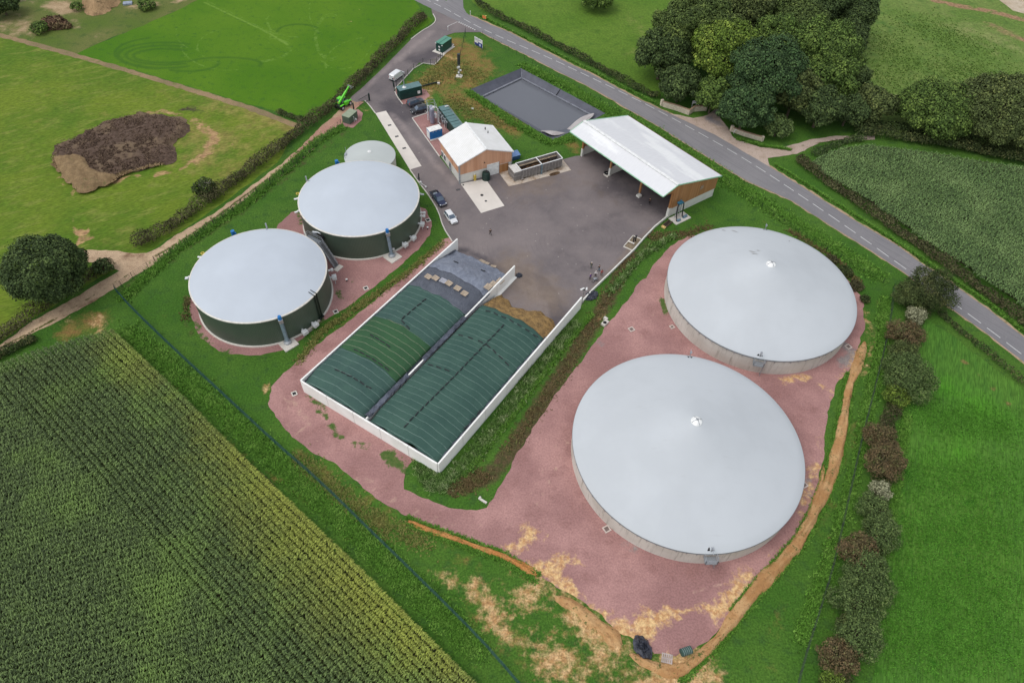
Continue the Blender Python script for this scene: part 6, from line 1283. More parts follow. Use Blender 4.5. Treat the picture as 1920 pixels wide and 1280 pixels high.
# doors and notices on the short front, warning triangles
part('door_leaf',MB().box((L*.28,-.03,1.25),(L*.4,.05,2.1)).box((L*.72,-.03,1.25),(L*.4,.05,2.1)),M('station_door',(.01,.045,.035),.5),t); part('notice',MB().box((L*.52,-.08,1.65),(.55,.03,.4)).box((L*.52,-.08,.75),(.5,.03,.5)),m_sticker,t); part('lamp',MB().box((.15,-.1,2.5),(.25,.15,.3)).box((L-.1,-.1,2.35),(.3,.15,.2)),m_sticker,t)
part('plinth',MB().box((L/2,2.1,.06),(L+1.4,6.2,.12)),m_conc,t)
t,L=contbox('lagoon_cabin','small olive-grey green cabin with flat lid beside the dirt track','cabin',(-46.15,158.75),(-44.15,157.85),3.6,2.05,M('cabin_green',srgb(84,98,84),.6,var=.08),M('cabin_roof',srgb(142,152,128),.6,var=.06),ribs=False)
part('cable_riser',MB().path([(L+.3,1.6,0),(L+.3,1.6,1.5),(L+.05,1.6,1.6)],.05,6),m_white,t); part('tap_box',MB().box((L+.35,2.2,.5),(.3,.3,.5)),m_sticker,t)
t,L=contbox('cooling_container','blue and white container on the red stone yard by the workshop','container',(-22.95,152.7),(-20.05,154.5),1.9,2.5,M('container_blue',(.005,.16,.46),.4,var=.08),M('container_white_roof',(.76,.75,.71),.5),ribs=False)
part('end_panel',MB().box((-.04,.95,1.25),(.06,1.7,1.9)),m_sticker,t); part('skid',MB().box((L/2,-.2,.12),(L+.2,.4,.24)),m_slab,t)
part('lifting_lug',MB().box((.9,0,2.2),(.12,.1,.2)).box((1.7,0,2.2),(.12,.1,.2)).box((2.8,0,2.2),(.12,.1,.2)),m_sticker,t)
# gas upgrading unit: long dark green container with roof modules
a=P(821.5,200.5,3);b=P(851,240,3)
a=Vector(a);b=Vector(b); t,L=contbox('upgrading_unit','long dark green container unit with stepped roof modules behind the workshop','container',tuple(b+(a-b).normalized()*-2.0),tuple(a),-2.5,2.9,m_gcont,m_groof,seams=0)
mb=MB()
for i in range(7): mb.box((1.0+i*1.35,-1.25,3.08+.06*(i%2)),(1.2,2.55,.22))
part('roof_module',mb,m_groof,t); mb=MB()
for i in range(7): mb.box((1.7+i*1.35,-1.25,3.15),(.10,2.5,.16))
part('module_gap',mb,m_gcont,t)
part('guard_rail',MB().beam((1.5,-2.2,3.9),(L-1.8,-2.2,3.9),.05,.05).beam((1.5,-2.2,3.2),(1.5,-2.2,3.9),.05,.05).beam((L-1.8,-2.2,3.2),(L-1.8,-2.2,3.9),.05,.05).beam((1.5,-2.2,3.55),(L-1.8,-2.2,3.55),.05,.05),m_galv,t)
part('roof_label',MB().box((L-.9,-2.0,3.25),(.35,1.0,.03)).box((1.2,-1.9,3.26),(.35,1.0,.03)),m_sticker,t)
# pipework between unit and towers
px0=P(829,222,0); t=thing('pipe_rack','tangle of pale pipes, valves and steel legs beside the green upgrading unit','pipework',(*px0,0),math.atan2(b.y-a.y,b.x-a.x))
mb=MB()
for i in range(6): x_=i*1.05-.4; mb.path([(x_,-.8,.3),(x_,-.8,1.6+.3*(i%2)),(x_+.5,.2,1.7+.3*(i%2)),(x_+.5,.6,2.3)],.09+.03*(i%3),8)
mb.tube((-1,-.6,2.0),(5.4,-.6,2.0),.1,8).tube((-1,-.2,1.2),(5.4,-.2,1.2),.12,8); part('pipe',mb,m_galv,t,True)
mb=MB()
for i in range(4): mb.beam((i*1.6-.5,-1.1,0),(i*1.6-.5,-1.1,2.6),.09,.09).beam((i*1.6-.5,-1.1,2.6),(i*1.6-.5,.6,2.6),.08,.08)
part('pipe_frame',mb,m_sticker,t); mb=MB()
for i in range(5): mb.ell((i*1.1-.3,-.9,1.1+.25*(i%3)),(.26,.26,.3))
part('valve',mb,m_steel,t,True); part('filter_pot',MB().tube((.2,.1,.2),(.2,.1,1.7),.35,14).tube((2.4,-.1,.2),(2.4,-.1,1.9),.32,14),M('pot_dark',(.03,.04,.045),.4),t,True)
x,y=P(812.5,229,0); t=thing('gas_scrubber','grey steel scrubber columns in a railed frame beside the dark cars','scrubber',(x,y,0),math.atan2(*(P(806,205)[i]-P(816,228)[i] for i in (1,0)))); 
part('column',MB().tube((-.5,.3,.2),(-.5,.3,4.2),.55,16).ell((-.5,.3,4.2),(.55,.55,.3),16,6),M('column_lilac_grey',srgb(158,160,176),.4,.4,var=.1),t,True); part('column',MB().tube((.9,.2,.2),(.9,.2,4.0),.6,16).ell((.9,.2,4.0),(.6,.6,.3),16,6),M('column_lilac_grey',(.3,.3,.3)),t,True)
part('control_box',MB().box((-.3,-.6,2.0),(.8,.5,1.0)).box((-.4,-.2,4.5),(.8,.6,.25)),m_sticker,t)
mb=MB()
for x_ in(-1.4,2.0):
    for y_ in(-.9,1.1): mb.beam((x_,y_,0),(x_,y_,5.2),.08,.08)
for z_ in(4.3,5.2):
    for a_,b_ in (((-1.4,-.9),(2,-.9)),((2,-.9),(2,1.1)),((2,1.1),(-1.4,1.1)),((-1.4,1.1),(-1.4,-.9))): mb.beam((*a_,z_),(*b_,z_),.06,.06)
mb.beam((-1.4,-.9,0),(2,-.9,4.3),.05,.05).beam((-1.4,1.1,2.2),(2,1.1,2.2),.05,.05); part('frame',mb,m_galv,t)
part('pipe',MB().path([(-.5,.3,4.4),(-.5,-.9,4.5),(-.9,-1.2,4.0),(-.9,-1.2,.4),(-2.2,-1.4,.4)],.13,8).path([(.9,.2,4.2),(.6,1.1,4.6),(.6,1.2,.4)],.11,8),m_sticker,t,True)
# flare
x,y=P(861.0,143.5); t=thing('flare_stack','slim gas flare stack with pipe base on the brown lawn','flare stack',(x,y,0),0)
part('foundation',MB().prism([(-.9,-.7),(.7,-.9),(1.0,.3),(.3,.8),(-.8,.6)],0,.25),m_conc,t); part('stack',MB().tube((0,0,.2),(0,0,2.6),.22,14).tube((0,0,2.6),(0,0,3.6),.3,14),m_galv,t,True); part('burner_shroud',MB().tube((0,0,3.6),(0,0,6.6),.42,18),M('shroud_dark',(.05,.06,.06),.5,.3),t,True)
part('gas_valve',MB().ell((.45,-.1,1.9),(.3,.3,.3)).ell((-.1,-.3,1.3),(.25,.25,.25)).ell((.1,-.25,2.9),(.28,.25,.25)).box((-.4,0,2.6),(.3,.3,.4)),m_sticker,t,True)
part('bollard',MB().tube((-1.0,-1.4,0),(-1.0,-1.4,.6),.15,10),M('bollard_dark',(.1,.09,.07),.8),t)
# gas pipe on the lawn
pa=PV(792,161.5,.35);pb=PV(819,154.5,.35); t=thing('gas_pipe','dark green gas pipe running from the container over the lawn','pipe',(pa.x,pa.y,0)); part('pipe_run',MB().tube(pa,pb,.2,10),M('dark_green_pipe',(.012,.022,.016)),t,True,world=True); part('end_block',MB().box(pb+Vector((.5,-.2,-.15)),(.7,.6,.35)),m_conc,t,world=True)
tiny('inspection_cover','small white inspection cap alone on the lawn behind the workshop','cap',886,204,(.7,.7,.15),m_sticker)
# information board
a=Vector(P(888.5,88));b=Vector(P(901.5,95.5)); an=math.atan2(b.y-a.y,b.x-a.x); L=(b-a).length+.4; t=thing('info_board','white and blue two-post information board on the grass by the main road','sign',(a.x+.2,a.y+.6,0),an)
part('board',MB().box((L/2,0,1.75),(L,.08,2.3)),m_sticker,t); part('board_blue',MB().box((L*.25,-.06,.95),(L*.44,.05,.7)).box((L*.72,-.06,1.2),(L*.5,.05,1.25)),M('board_blue',srgb(40,56,120),.5),t); part('board_gap',MB().box((L*.48,-.06,1.8),(.12,.05,2.3)).box((L*.24,-.065,2.2),(L*.44,.05,.08)),M('board_grey',srgb(110,116,124),.6),t)
part('emblem',MB().tube((L*.72,-.08,1.2),(L*.72,-.13,1.2),.38,20).tube((L*.72,-.13,1.2),(L*.72,-.15,1.2),.24,20),M('emblem_pale',srgb(170,180,215),.5),t)
part('text_lines',MB().box((L*.24,-.07,2.62),(L*.3,.03,.05)).box((L*.24,-.07,2.5),(L*.34,.03,.05)).box((L*.24,-.07,1.9),(L*.34,.03,.05)).box((L*.72,-.07,2.6),(L*.34,.03,.05)).box((L*.72,-.07,2.45),(L*.3,.03,.05)),M('text_grey',srgb(140,146,160),.6),t)
for x_ in (.25,L-.25): part('post',MB().box((x_,.1,1.4),(.12,.12,2.8)),m_galv,t)
# gate posts and gate
m_fgreen=M('fence_green',(.010,.028,.024),.5)
x,y=P(690,191); t=thing('entrance_gate','dark green swing gate leaf standing open at the end of the entrance lane','gate',(x,y,0),math.atan2(*(P(674,198)[i]-P(688,190)[i] for i in(1,0))))
part('gate_post',MB().box((-.6,0,1.1),(.3,.3,2.2)),m_fgreen,t); part('gate_post',MB().box((5.3,.2,1.1),(.25,.25,2.2)),m_fgreen,t)
mb=MB()
for i in range(14): mb.box((-.3+i*.26,0,1.1),(.03,.03,1.8))
mb.box((1.4,0,1.95),(3.5,.07,.08)).box((1.4,0,.3),(3.5,.07,.08)); part('gate_leaf',mb,m_fgreen,t)
for i,(px,py) in enumerate(((740,172),(738,163))):
    x,y=P(px,py); t=thing('gate_post','tall dark gate post beside the chimney container, %s of two'%['front','rear'][i],'post',(x,y,0),0); part('post_shaft',MB().box((0,0,1.2),(.22,.22,2.4)),m_fgreen,t); part('post_cap',MB().box((0,0,2.45),(.28,.28,.1)),m_fgreen,t)
for i,(px,py,lb) in enumerate(((840,58,'white marker post by the entrance bend'),(882,29,'white marker post at the corner of the side road'))):
    x,y=P(px,py,0); t=thing('marker_post',lb,'marker post',(x,y,0)); part('post_shaft',MB().box((0,0,.6),(.14,.1,1.2)),m_sticker,t); part('reflector',MB().box((0,0,1.25),(.2,.14,.25)),M('reflector_white',(.8,.8,.78),.3),t)
x,y=P(908,38.5); t=thing('road_sign','orange temporary sign on a stand at the far road verge','sign',(x,y,0),-.5); part('sign_plate',MB().box((0,0,1.0),(1.3,.06,.9)),M('sign_orange',srgb(214,130,70),.5),t); part('sign_leg',MB().beam((-.4,0,0),(-.2,0,.6),.06,.06).beam((.4,0,0),(.2,0,.6),.06,.06),m_galv,t); part('beacon',MB().ell((.6,0,1.55),(.16,.16,.18)),M('beacon_yellow',(.7,.65,.2),.3),t)
# ================================================================ FENCES
def fence(name,label,line,h,gap,posts=True,panel=True,mat=None,pw=.07,wires=4,wr=.018,cat='fence',pmat=None,vert=0):
    L=smoothpoly(PP(line),1,False); a0=L[0]; t=thing(name,label,cat,(a0[0],a0[1],0)); D_=dens(L,gap,0,0,False)
    mat=mat or m_fgreen
    if panel:
        mb=MB()
        for i in range(len(D_)-1):
            a=D_[i];b=D_[i+1]
            for k_ in range(wires): z=.1+(h-.15)*k_/(wires-1); mb.beam((*a,z),(*b,z),wr,wr)
            for k_ in range(vert): s=(k_+.5)/vert; x_=a[0]+(b[0]-a[0])*s;y_=a[1]+(b[1]-a[1])*s; mb.beam((x_,y_,.08),(x_,y_,h),wr*.8,wr*.8)
        part('wire_mesh',mb,mat,t,world=True)
    for i,p in enumerate(D_[:98]):
        mb=MB(); mb.box((p[0],p[1],h/2+.03),(pw,pw,h+.06)); part('fence_post',mb,pmat or mat,t,world=True)
    return t
m_fgl=M('fence_green_mesh',srgb(36,76,70),.6)
fence('mesh_fence','green welded mesh fence between the maize field and the plant',[(219,548),(250,583),(330,660),(430,752),(520,836),(600,905),(700,1003),(800,1100),(900,1200),(962,1270),(1010,1330)],1.8,2.5,mat=m_fgl,wires=7,wr=.035,vert=8)
fence('mesh_fence','green mesh fence along the dirt track behind the green digesters',[(219,545),(260,515),(335,470),(405,420),(470,373),(520,338),(570,298),(616,254),(640,235)],1.7,2.5,mat=m_fgreen,wires=5,wr=.022,vert=3)
fence('wire_fence','wooden post and wire fence on the edge of the dirt track',[(290,488),(330,466),(400,421),(468,368),(520,332),(560,300)],1.1,2.4,mat=M('fence_wood',srgb(96,84,66),.9,var=.3,scale=5),pw=.12,wires=2,wr=.015)
fence('mesh_fence','dark sagging netting fence beside the row of eastern shrubs',[(1674,540),(1668,600),(1655,660),(1635,740),(1612,830),(1592,920),(1572,1010),(1555,1080),(1530,1160),(1505,1240),(1485,1320)],1.3,2.5,mat=M('fence_dark',srgb(62,66,66),.7),wires=5,wr=.022,vert=4)
fence('wire_fence','low fence between roadside bank and plant behind the back tank',[(905,66),(990,115),(1090,170),(1160,212),(1250,268),(1380,355),(1500,440),(1600,500),(1674,540)],1.2,3.0,mat=m_fgreen,wires=3,wr=.015)
fence('mesh_fence','dark green mesh fence on the kerb between entrance lane and brown lawn',[(744,165),(786,120),(815,124),(830,108)],1.8,2.4,mat=m_fgreen,wires=5,wr=.02,vert=5,pw=.09)
fence('mesh_fence','dark mesh fence from the entrance to the flare stack lawn',[(873,62),(868,85),(862,110)],1.6,2.4,mat=m_fgreen,wires=4,wr=.012,vert=4,pw=.08)
fence('rail_fence','dark green rail fence behind the chimney container',[(788,160),(800,157),(814,153)],1.6,2.4,mat=m_fgreen,wires=3,wr=.02)
# estate walls at the wood entrance
m_stone=M('lime_stone',srgb(196,184,164),.9,var=.16,scale=2.5,bump=.6)
def swall(name,label,line,h,th=.45):
    L=PP(line); t=thing(name,label,'stone wall',(L[0][0],L[0][1],0)); part('wall_stones',kerb(MB(),L,th,0,h),m_stone,t,world=True); part('coping',kerb(MB(),L,th+.06,h,h+.08),M('coping_stone',srgb(164,136,112),.9,var=.2,scale=3),t,world=True)
    part('end_pillar',MB().box((L[0][0],L[0][1],h/2+.2),(.7,.7,h+.4),.4),m_stone,t,world=True); part('end_pillar',MB().box((L[-1][0],L[-1][1],h/2+.1),(.6,.6,h+.2),.4),m_stone,t,world=True)
swall('stone_wall','pale stone wall left of the wood driveway, curving in at its end',[(1240,199),(1268,207),(1291,215.5),(1300,209),(1322,207)],1.5)
swall('stone_wall','grey stone wall right of the wood driveway below the bluish tree',[(1371,246),(1395,255),(1428,264.5)],1.2)
for i,(px,py) in enumerate(((1300,203),(1312,202))):
    x,y=P(px,py); t=thing('estate_sign','white sign board behind the pale stone wall, %s of two'%['left','right'][i],'sign',(x,y,0),.35); part('sign_plate',MB().box((0,0,1.9),(1.5,.06,.9)),m_sticker,t); part('sign_leg',MB().box((-.6,0,.9),(.08,.08,1.8)).box((.6,0,.9),(.08,.08,1.8)),m_sticker,t); part('sign_text',MB().box((0,-.045,2.05),(1.0,.03,.08)).box((0,-.045,1.85),(.8,.03,.08)),M('text_grey',(.3,.3,.3)),t)
x,y=P(1378,250); t=thing('mail_post','small white arched post in the grass before the grey stone wall','post',(x,y,0),.3); part('arch',MB().path([(-.35,0,0),(-.35,0,.8),(-.2,0,1.05),(.2,0,1.05),(.35,0,.8),(.35,0,0)],.1,8),m_sticker,t,True)
# ================================================================ YARD FURNITURE
m_iron=M('iron_cover',(.03,.03,.032),.7,.3)
def hatch(label,px,py,s,ring=True,rz=.55,z=.05,mat=None,cat='manhole'):
    x,y=P(px,py,z); t=thing('manhole',label,cat,(x,y,z),rz)
    if ring: part('frame',MB().box((0,s/2,.05),(s+.2,.18,.14)).box((0,-s/2,.05),(s+.2,.18,.14)).box((s/2,0,.05),(.18,s-.2,.14)).box((-s/2,0,.05),(.18,s-.2,.14)),mat or m_conc,t); part('cover_plate',MB().box((0,0,.03),(s-.15,s-.15,.06)),m_iron if mat is None else M('grate_dull',srgb(120,104,98),.8),t)
    else: part('cover_plate',MB().tube((0,0,0),(0,0,.03),s/2,20),m_iron,t)
for lb,px,py,s,r in (('square manhole on the red stone path left of the silage clamp',552,738,.8,1),('square manhole between front digester and grass strip',629.5,584.5,.8,1),('square manhole further up the red stone between the digesters',686,540.5,.8,1),('round-rimmed manhole beside the back digester pipes',802.5,413,.9,1),
  ('square drain cover in the middle of the red stone lane near the clamp end',1184,617.5,.9,1),('small square drain at the left foot of the back concrete tank',1260,613,.7,1),('square drain at the lower left of the front concrete tank',1137.5,991.5,.9,1),('square drain at the right edge of the front concrete tank',1508,909,.8,1),('square drain on grey gravel right of the back tank',1590.5,650,.9,1)):
    hatch(lb,px,py,s,bool(r),z=.04,mat=M('frame_pale',srgb(200,186,176),.85) if px>1000 else None)
for lb,px,py in (('upper drain grate on the concrete weighing slab',730.5,235),('middle drain grate on the concrete weighing slab',744,256),('lower drain grate on the concrete weighing slab',758,278),('drain grate in the asphalt before the workshop corner',859,355.5),('small gully on the lane near the pickup',783,334)):
    x,y=P(px,py,.09); t=thing('drain_grate',lb,'drain',(x,y,.09 if px<770 else .05),.5); part('grate',MB().box((0,0,.02),(.9,.55,.04)),m_iron,t); part('bars',MB().box((0,.12,.05),(.8,.05,.02)).box((0,-.12,.05),(.8,.05,.02)),m_steel,t)
for lb,px,py,s in (('round iron manhole in the middle of the workshop apron',903.5,366,.75),('small grey manhole low on the workshop apron',911,377,.55),('small cover near the workshop corner on the apron',868.5,347,.45)):
    x,y=P(px,py,.075); t=thing('manhole',lb,'manhole',(x,y,.075)); part('cover_plate',MB().tube((0,0,0),(0,0,.03),s/2,20),m_iron,t); part('lifting_eye',MB().box((0,0,.04),(.12,.05,.02)),m_steel,t)
def vent(label,px,py):
    x,y=P(px,py); t=thing('vent_post',label,'vent post',(x,y,0)); part('pipe',MB().tube((0,0,0),(0,0,.55),.12,10),m_black,t,True); part('cap',MB().ell((0,0,.62),(.24,.24,.14)),m_sticker,t,True)
vent('white-capped vent post on the red stone between the digesters',650.5,527.5); vent('white-capped vent post at the grass edge beside the back digester',802,430)
x,y=P(524.5,633); t=thing('sensor_post','white sensor box on a post beside the front digester column','sensor',(x,y,0)); part('post_shaft',MB().tube((0,0,0),(0,0,1.2),.05,8),m_galv,t); part('sensor_box',MB().box((0,0,1.4),(.4,.35,.45)),m_sticker,t)
x,y=P(739,475); t=thing('sensor_post','white sensor box on a post beside the back digester column','sensor',(x,y,0)); part('post_shaft',MB().tube((0,0,0),(0,0,1.0),.05,8),m_galv,t); part('sensor_box',MB().box((0,0,1.2),(.4,.35,.45)),m_sticker,t)
def lamp(label,px,py,h,rz):
    x,y=P(px,py); t=thing('yard_lamp',label,'lamp post',(x,y,0),rz); part('mast',MB().tube((0,0,0),(0,0,h),.08,10,.05),m_galv,t,True); part('lamp_head',MB().box((.45,0,h),(.9,.35,.12),ry=.1),m_sticker,t); part('lamp_head',MB().box((-.35,.3,h-.05),(.7,.3,.12),.9),m_sticker,t); part('camera_dome',MB().ell((.3,.4,h+.1),(.2,.2,.2)),m_black,t)
lamp('slim lamp post with white heads at the right end of the silage clamp',1091,570,4.6,-2.6)
x,y=P(789,347); t=thing('barrier_post','small white barrier unit at the lane edge beside the back digester','barrier',(x,y,0),-.5); part('housing',MB().box((0,0,.5),(.4,.4,1.0)),m_sticker,t); part('arm',MB().beam((.2,0,.6),(1.7,-.3,.45),.08,.08).box((1.7,-.3,.4),(.3,.3,.25)),m_sticker,t); part('post_shaft',MB().box((-1.5,1.4,.9),(.2,.2,1.8)),m_black,t)
# concrete drain head by the lane, pipe bits, hose reel
x,y=P(1134,607); t=thing('catch_basin','white concrete drain head beside the ditch and red stone lane','drain head',(x,y,0),.9); part('headwall',MB().box((0,0,.25),(1.5,.9,.5)).box((.9,.5,.35),(.5,.8,.7)),m_conc,t); part('opening',MB().tube((-.1,0,.5),(-.1,0,.53),.38,16),m_dark,t)
x,y=P(905.5,939); t=thing('concrete_beam','white concrete post lying at the tip of the grass island','beam',(x,y,.15),-.55); part('beam_body',MB().box((0,0,.0),(1.5,.35,.3)).box((-.7,.1,.05),(.3,.5,.35)),m_conc,t,bevel=.03)
t=thing('collection_pit','white-edged catch pit in the corner of the yard wall','pit',(*P(1187,457),0),math.atan2(*(P(1206,449)[i]-P(1190,468)[i] for i in(1,0))))
part('pit_edge',MB().box((0,1.2,.12),(4.4,.18,.28)).box((-2.2,.2,.12),(.18,2.2,.28)).box((2.2,.2,.12),(.18,2.2,.28)),m_conc,t); part('pit_floor',MB().box((0,.1,.08),(4.2,2.0,.04)),M('pit_floor',srgb(126,112,92),.9,var=.2,scale=2),t); part('pit_bridge',MB().box((-.2,.4,.35),(.4,1.5,.1)),m_conc,t)
for i,(px,py) in enumerate(((1187,456),(1191,453))):
    x,y=P(px,py); t=thing('pump_post','black pump pipe standing in the yard catch pit, %s of two'%['left','right'][i],'pipe',(x,y,0)); part('pipe',MB().tube((0,0,0),(0,0,1.6),.14,10),m_black,t,True); part('pipe_head',MB().ell((0,0,1.6),(.26,.26,.24)),m_black,t,True)
# junk heap of black foil by the clamp end, bottom corner things
def crumple(name,label,cat,px,py,rx,ry,h,mat,seed,rz=0):
    rg=np.random.default_rng(seed); mb=MB(); n=22;m_=9; V=[]
    for i in range(m_+1):
        for j in range(n):
            a=2*PI*j/n; ph=PI/2*i/m_; r=1+rg.uniform(-.17,.17); V.append((rx*math.cos(ph)*math.cos(a)*r,ry*math.cos(ph)*math.sin(a)*r,h*math.sin(ph)*(1+rg.uniform(-.25,.2)) if i else -.05))
    mb.add(V,[(i*n+j,i*n+(j+1)%n,(i+1)*n+(j+1)%n,(i+1)*n+j) for i in range(m_) for j in range(n)]); x,y=P(px,py); o=part(name,mb,mat); o.location=(x,y,0); o.rotation_euler=(0,0,rz); return tag(o,label,cat)
m_fo=foil('bundle_foil',srgb(30,32,40),srgb(74,78,92),.3)
crumple('foil_bundle','large crumpled black foil bundle at the lower edge of the red stone area','foil bundle',1204,1214,1.15,1.75,1.3,m_fo,1,.45)
o=crumple('foil_bundle','small black foil tangle beside the yard wall at the clamp end','foil bundle',1109,555,1.1,1.6,.7,m_fo,2,-.7)
crumple('foil_bundle','small scrap of black foil at the front end of the middle clamp wall','foil bundle',973,517,.7,.7,.5,m_fo,3)
x,y=P(1251,1233,.3); t=pallet(x,y,.02,-.18,'grey empty stillage pallet on the clay between foil bundle and net roll',None,M('pallet_old',srgb(180,166,158),.85,var=.15,scale=3),scale=1.35)
x,y=P(1285,1222); t=thing('net_roll','rolled dark green silage net lying on the clay edge','net roll',(x,y,0),.35)
mb=MB().tube((-.8,0,.5),(.8,0,.5),.55,20); part('roll',mb,m_net,t,True); mb=MB()
for i in range(5): mb.lathe([(.56,-.03),(.585,0),(.56,.03)],n=20)
rr_=MB()
for i in range(5):
    x_=-.55+i*.28; rr_.add([(x_+z,.575*math.cos(a)+0,.5+.575*math.sin(a)) for a in np.linspace(0,2*PI,21)[:-1] for z in(-.03,.03)],[(2*j,2*((j+1)%20),2*((j+1)%20)+1,2*j+1) for j in range(20)])
part('roll_strap',rr_,M('strap_pale',srgb(140,150,148),.7),t)
# ================================================================ VEHICLES
def mir(mb,f): f(1);f(-1)
def ring(x,w,zb,zt,r=.12,wt=None):
    wt=wt or w; h=w/2;ht=wt/2
    return [(x,-h,zb+r),(x,-h+r,zb),(x,h-r,zb),(x,h,zb+r),(x,(h+ht)/2+.01,(zb+zt)/2),(x,ht,zt-r),(x,ht-r,zt),(x,-ht+r,zt),(x,-ht,zt-r),(x,-(h+ht)/2-.01,(zb+zt)/2)]
def wheels(t,xs,tr,rad=.34,w_=.24,rim=None):
    for x in xs:
        for s in(-1,1):
            wl_=part('wheel',MB().tube((x,s*tr/2-w_/2*s*0-w_/2,rad),(x,s*tr/2+w_/2,rad),rad,20),M('tyre_rubber',(.015,.015,.016),.85),t,True)
            part('rim',MB().tube((x,s*(tr/2+w_/2)-.03,rad),(x,s*(tr/2+w_/2)+.015,rad),rad*.62,14),rim or M('alloy',(.5,.5,.52),.3,.8),wl_)
def car(name,label,loc,rz,L,W,H,paint,prof,cat='car',roofpaint=None,hatch=.0,rails=False,plate=True):
    """prof: lower body stations (x frac, belt z); greenhouse (x0 base rear, x1 roof rear, x2 roof front, x3 base front) fracs"""
    t=thing(name,label,cat,loc,rz); lo,gh=prof; belt=lo['belt']
    rs=[]
    for fx_,zt,wf in lo['st']: rs.append(ring((fx_-.5)*L,W*wf,.26 if 0<fx_<1 else .42,zt,.10,W*wf*.93))
    part('body',MB().loft(rs),paint,t,True)
    x0,x1,x2,x3=[(q-.5)*L for q in gh]; wb=W*.90/2; wr=W*.70/2; zb=belt-.03; zr_=H
    vs=[(x0,-wb,zb),(x0,wb,zb),(x3,wb,zb),(x3,-wb,zb),(x1,-wr,zr_),(x1,wr,zr_),(x2,wr,zr_),(x2,-wr,zr_)]
    part('windows',MB().add(vs,[(0,1,5,4),(1,2,6,5),(2,3,7,6),(3,0,4,7),(4,5,6,7)]),M('car_glass',srgb(84,98,114),.1,spec=.8),t)
    rp=roofpaint or paint
    part('roof',MB().add([(x1-.05,-wr-.02,zr_-.02),(x1-.05,wr+.02,zr_-.02),(x2+.08,wr+.02,zr_-.03),(x2+.08,-wr-.02,zr_-.03),(x1+.05,-wr+.08,zr_+.05),(x1+.05,wr-.08,zr_+.05),(x2-.05,wr-.08,zr_+.04),(x2-.05,-wr+.08,zr_+.04)],[(0,1,5,4),(1,2,6,5),(2,3,7,6),(3,0,4,7),(4,5,6,7),(3,2,1,0)]),rp,t,True)
    mb=MB()
    for s in(-1,1):
        for xa,xb in ((x3,x2),(x0,x1)): mb.beam((xa,s*(wb+.005),zb),(xb,s*(wr+.01),zr_),.07,.05)
        xm=(x1+x2)/2-.05; mb.beam((xm,s*(wb+.01),zb),(xm,s*(wr+.01),zr_),.08,.04)
    part('pillar',mb,rp,t)
    wheels(t,(-L*.30,L*.305),W-.22)
    for s in(-1,1):
        part('headlight',MB().ell((L/2-.22,s*(W/2-.28),.72*belt/.95),(.16,.17,.09)),M('lamp_clear',(.75,.77,.8),.15),t,True)
        part('tail_light',MB().box((-L/2+.10,s*(W/2-.2),belt-.12 if not hatch else belt+.1),(.12,.16,.28+hatch)),M('lamp_red',(.45,.02,.02),.3),t)
        part('mirror',MB().ell((x3-.25,s*(W/2+.06),belt+.08),(.09,.12,.08)),paint,t,True)
    part('grille',MB().box((L/2-.03,0,.55),(.06,W*.5,.22)),m_black,t)
    if plate: part('number_plate',MB().box((L/2+.0,0,.42),(.03,.5,.11)),m_sticker,t)
    if rails: part('roof_rail',MB().beam((x1+.1,-wr+.06,zr_+.1),(x2-.1,-wr+.06,zr_+.1),.04,.04).beam((x1+.1,wr-.06,zr_+.1),(x2-.1,wr-.06,zr_+.1),.04,.04),m_galv,t)
    return t
def paint(n,c,r=.25,metal=.2): return M(n,c,r,metal,var=.03,spec=.6)
hatchprof=({'belt':.92,'st':[(0,.75,.86),(.02,.88,.95),(.12,.95,1),(.5,.93,1),(.74,.90,1),(.9,.80,.96),(.985,.66,.86),(1,.58,.78)]},(.04,.14,.55,.74))
suvprof=({'belt':1.05,'st':[(0,.95,.9),(.02,1.04,.97),(.12,1.08,1),(.5,1.06,1),(.74,1.04,1),(.9,.98,.97),(.985,.84,.88),(1,.7,.8)]},(.015,.08,.56,.72))
def heading(a,b): p=P(*a);q=P(*b); return math.atan2(q[1]-p[1],q[0]-p[0])
x,y=P(845.5,411,0); car('parked_car','white hatchback parked on the yard below the pickup',(x,y,.05),heading((836,398),(853,421)),4.35,1.78,1.50,paint('paint_white',(.80,.80,.80)),hatchprof)
x,y=P(779.5,196,0); car('parked_car','dark grey estate car beside the chimney container, upper of the two',(x,y,.05),heading((763,200),(790,190)),4.7,1.85,1.68,paint('paint_anthracite',(.09,.09,.105),.3,.3),suvprof,hatch=.35,rails=True)
x,y=P(786,210,0); car('parked_car','black sport utility car parked nose-out, lower of the two dark cars',(x,y,.05),heading((800,207),(771,214)),4.6,1.85,1.66,paint('paint_black',(.045,.048,.052),.25,.3),suvprof,roofpaint=paint('paint_black',(0,0,0)))
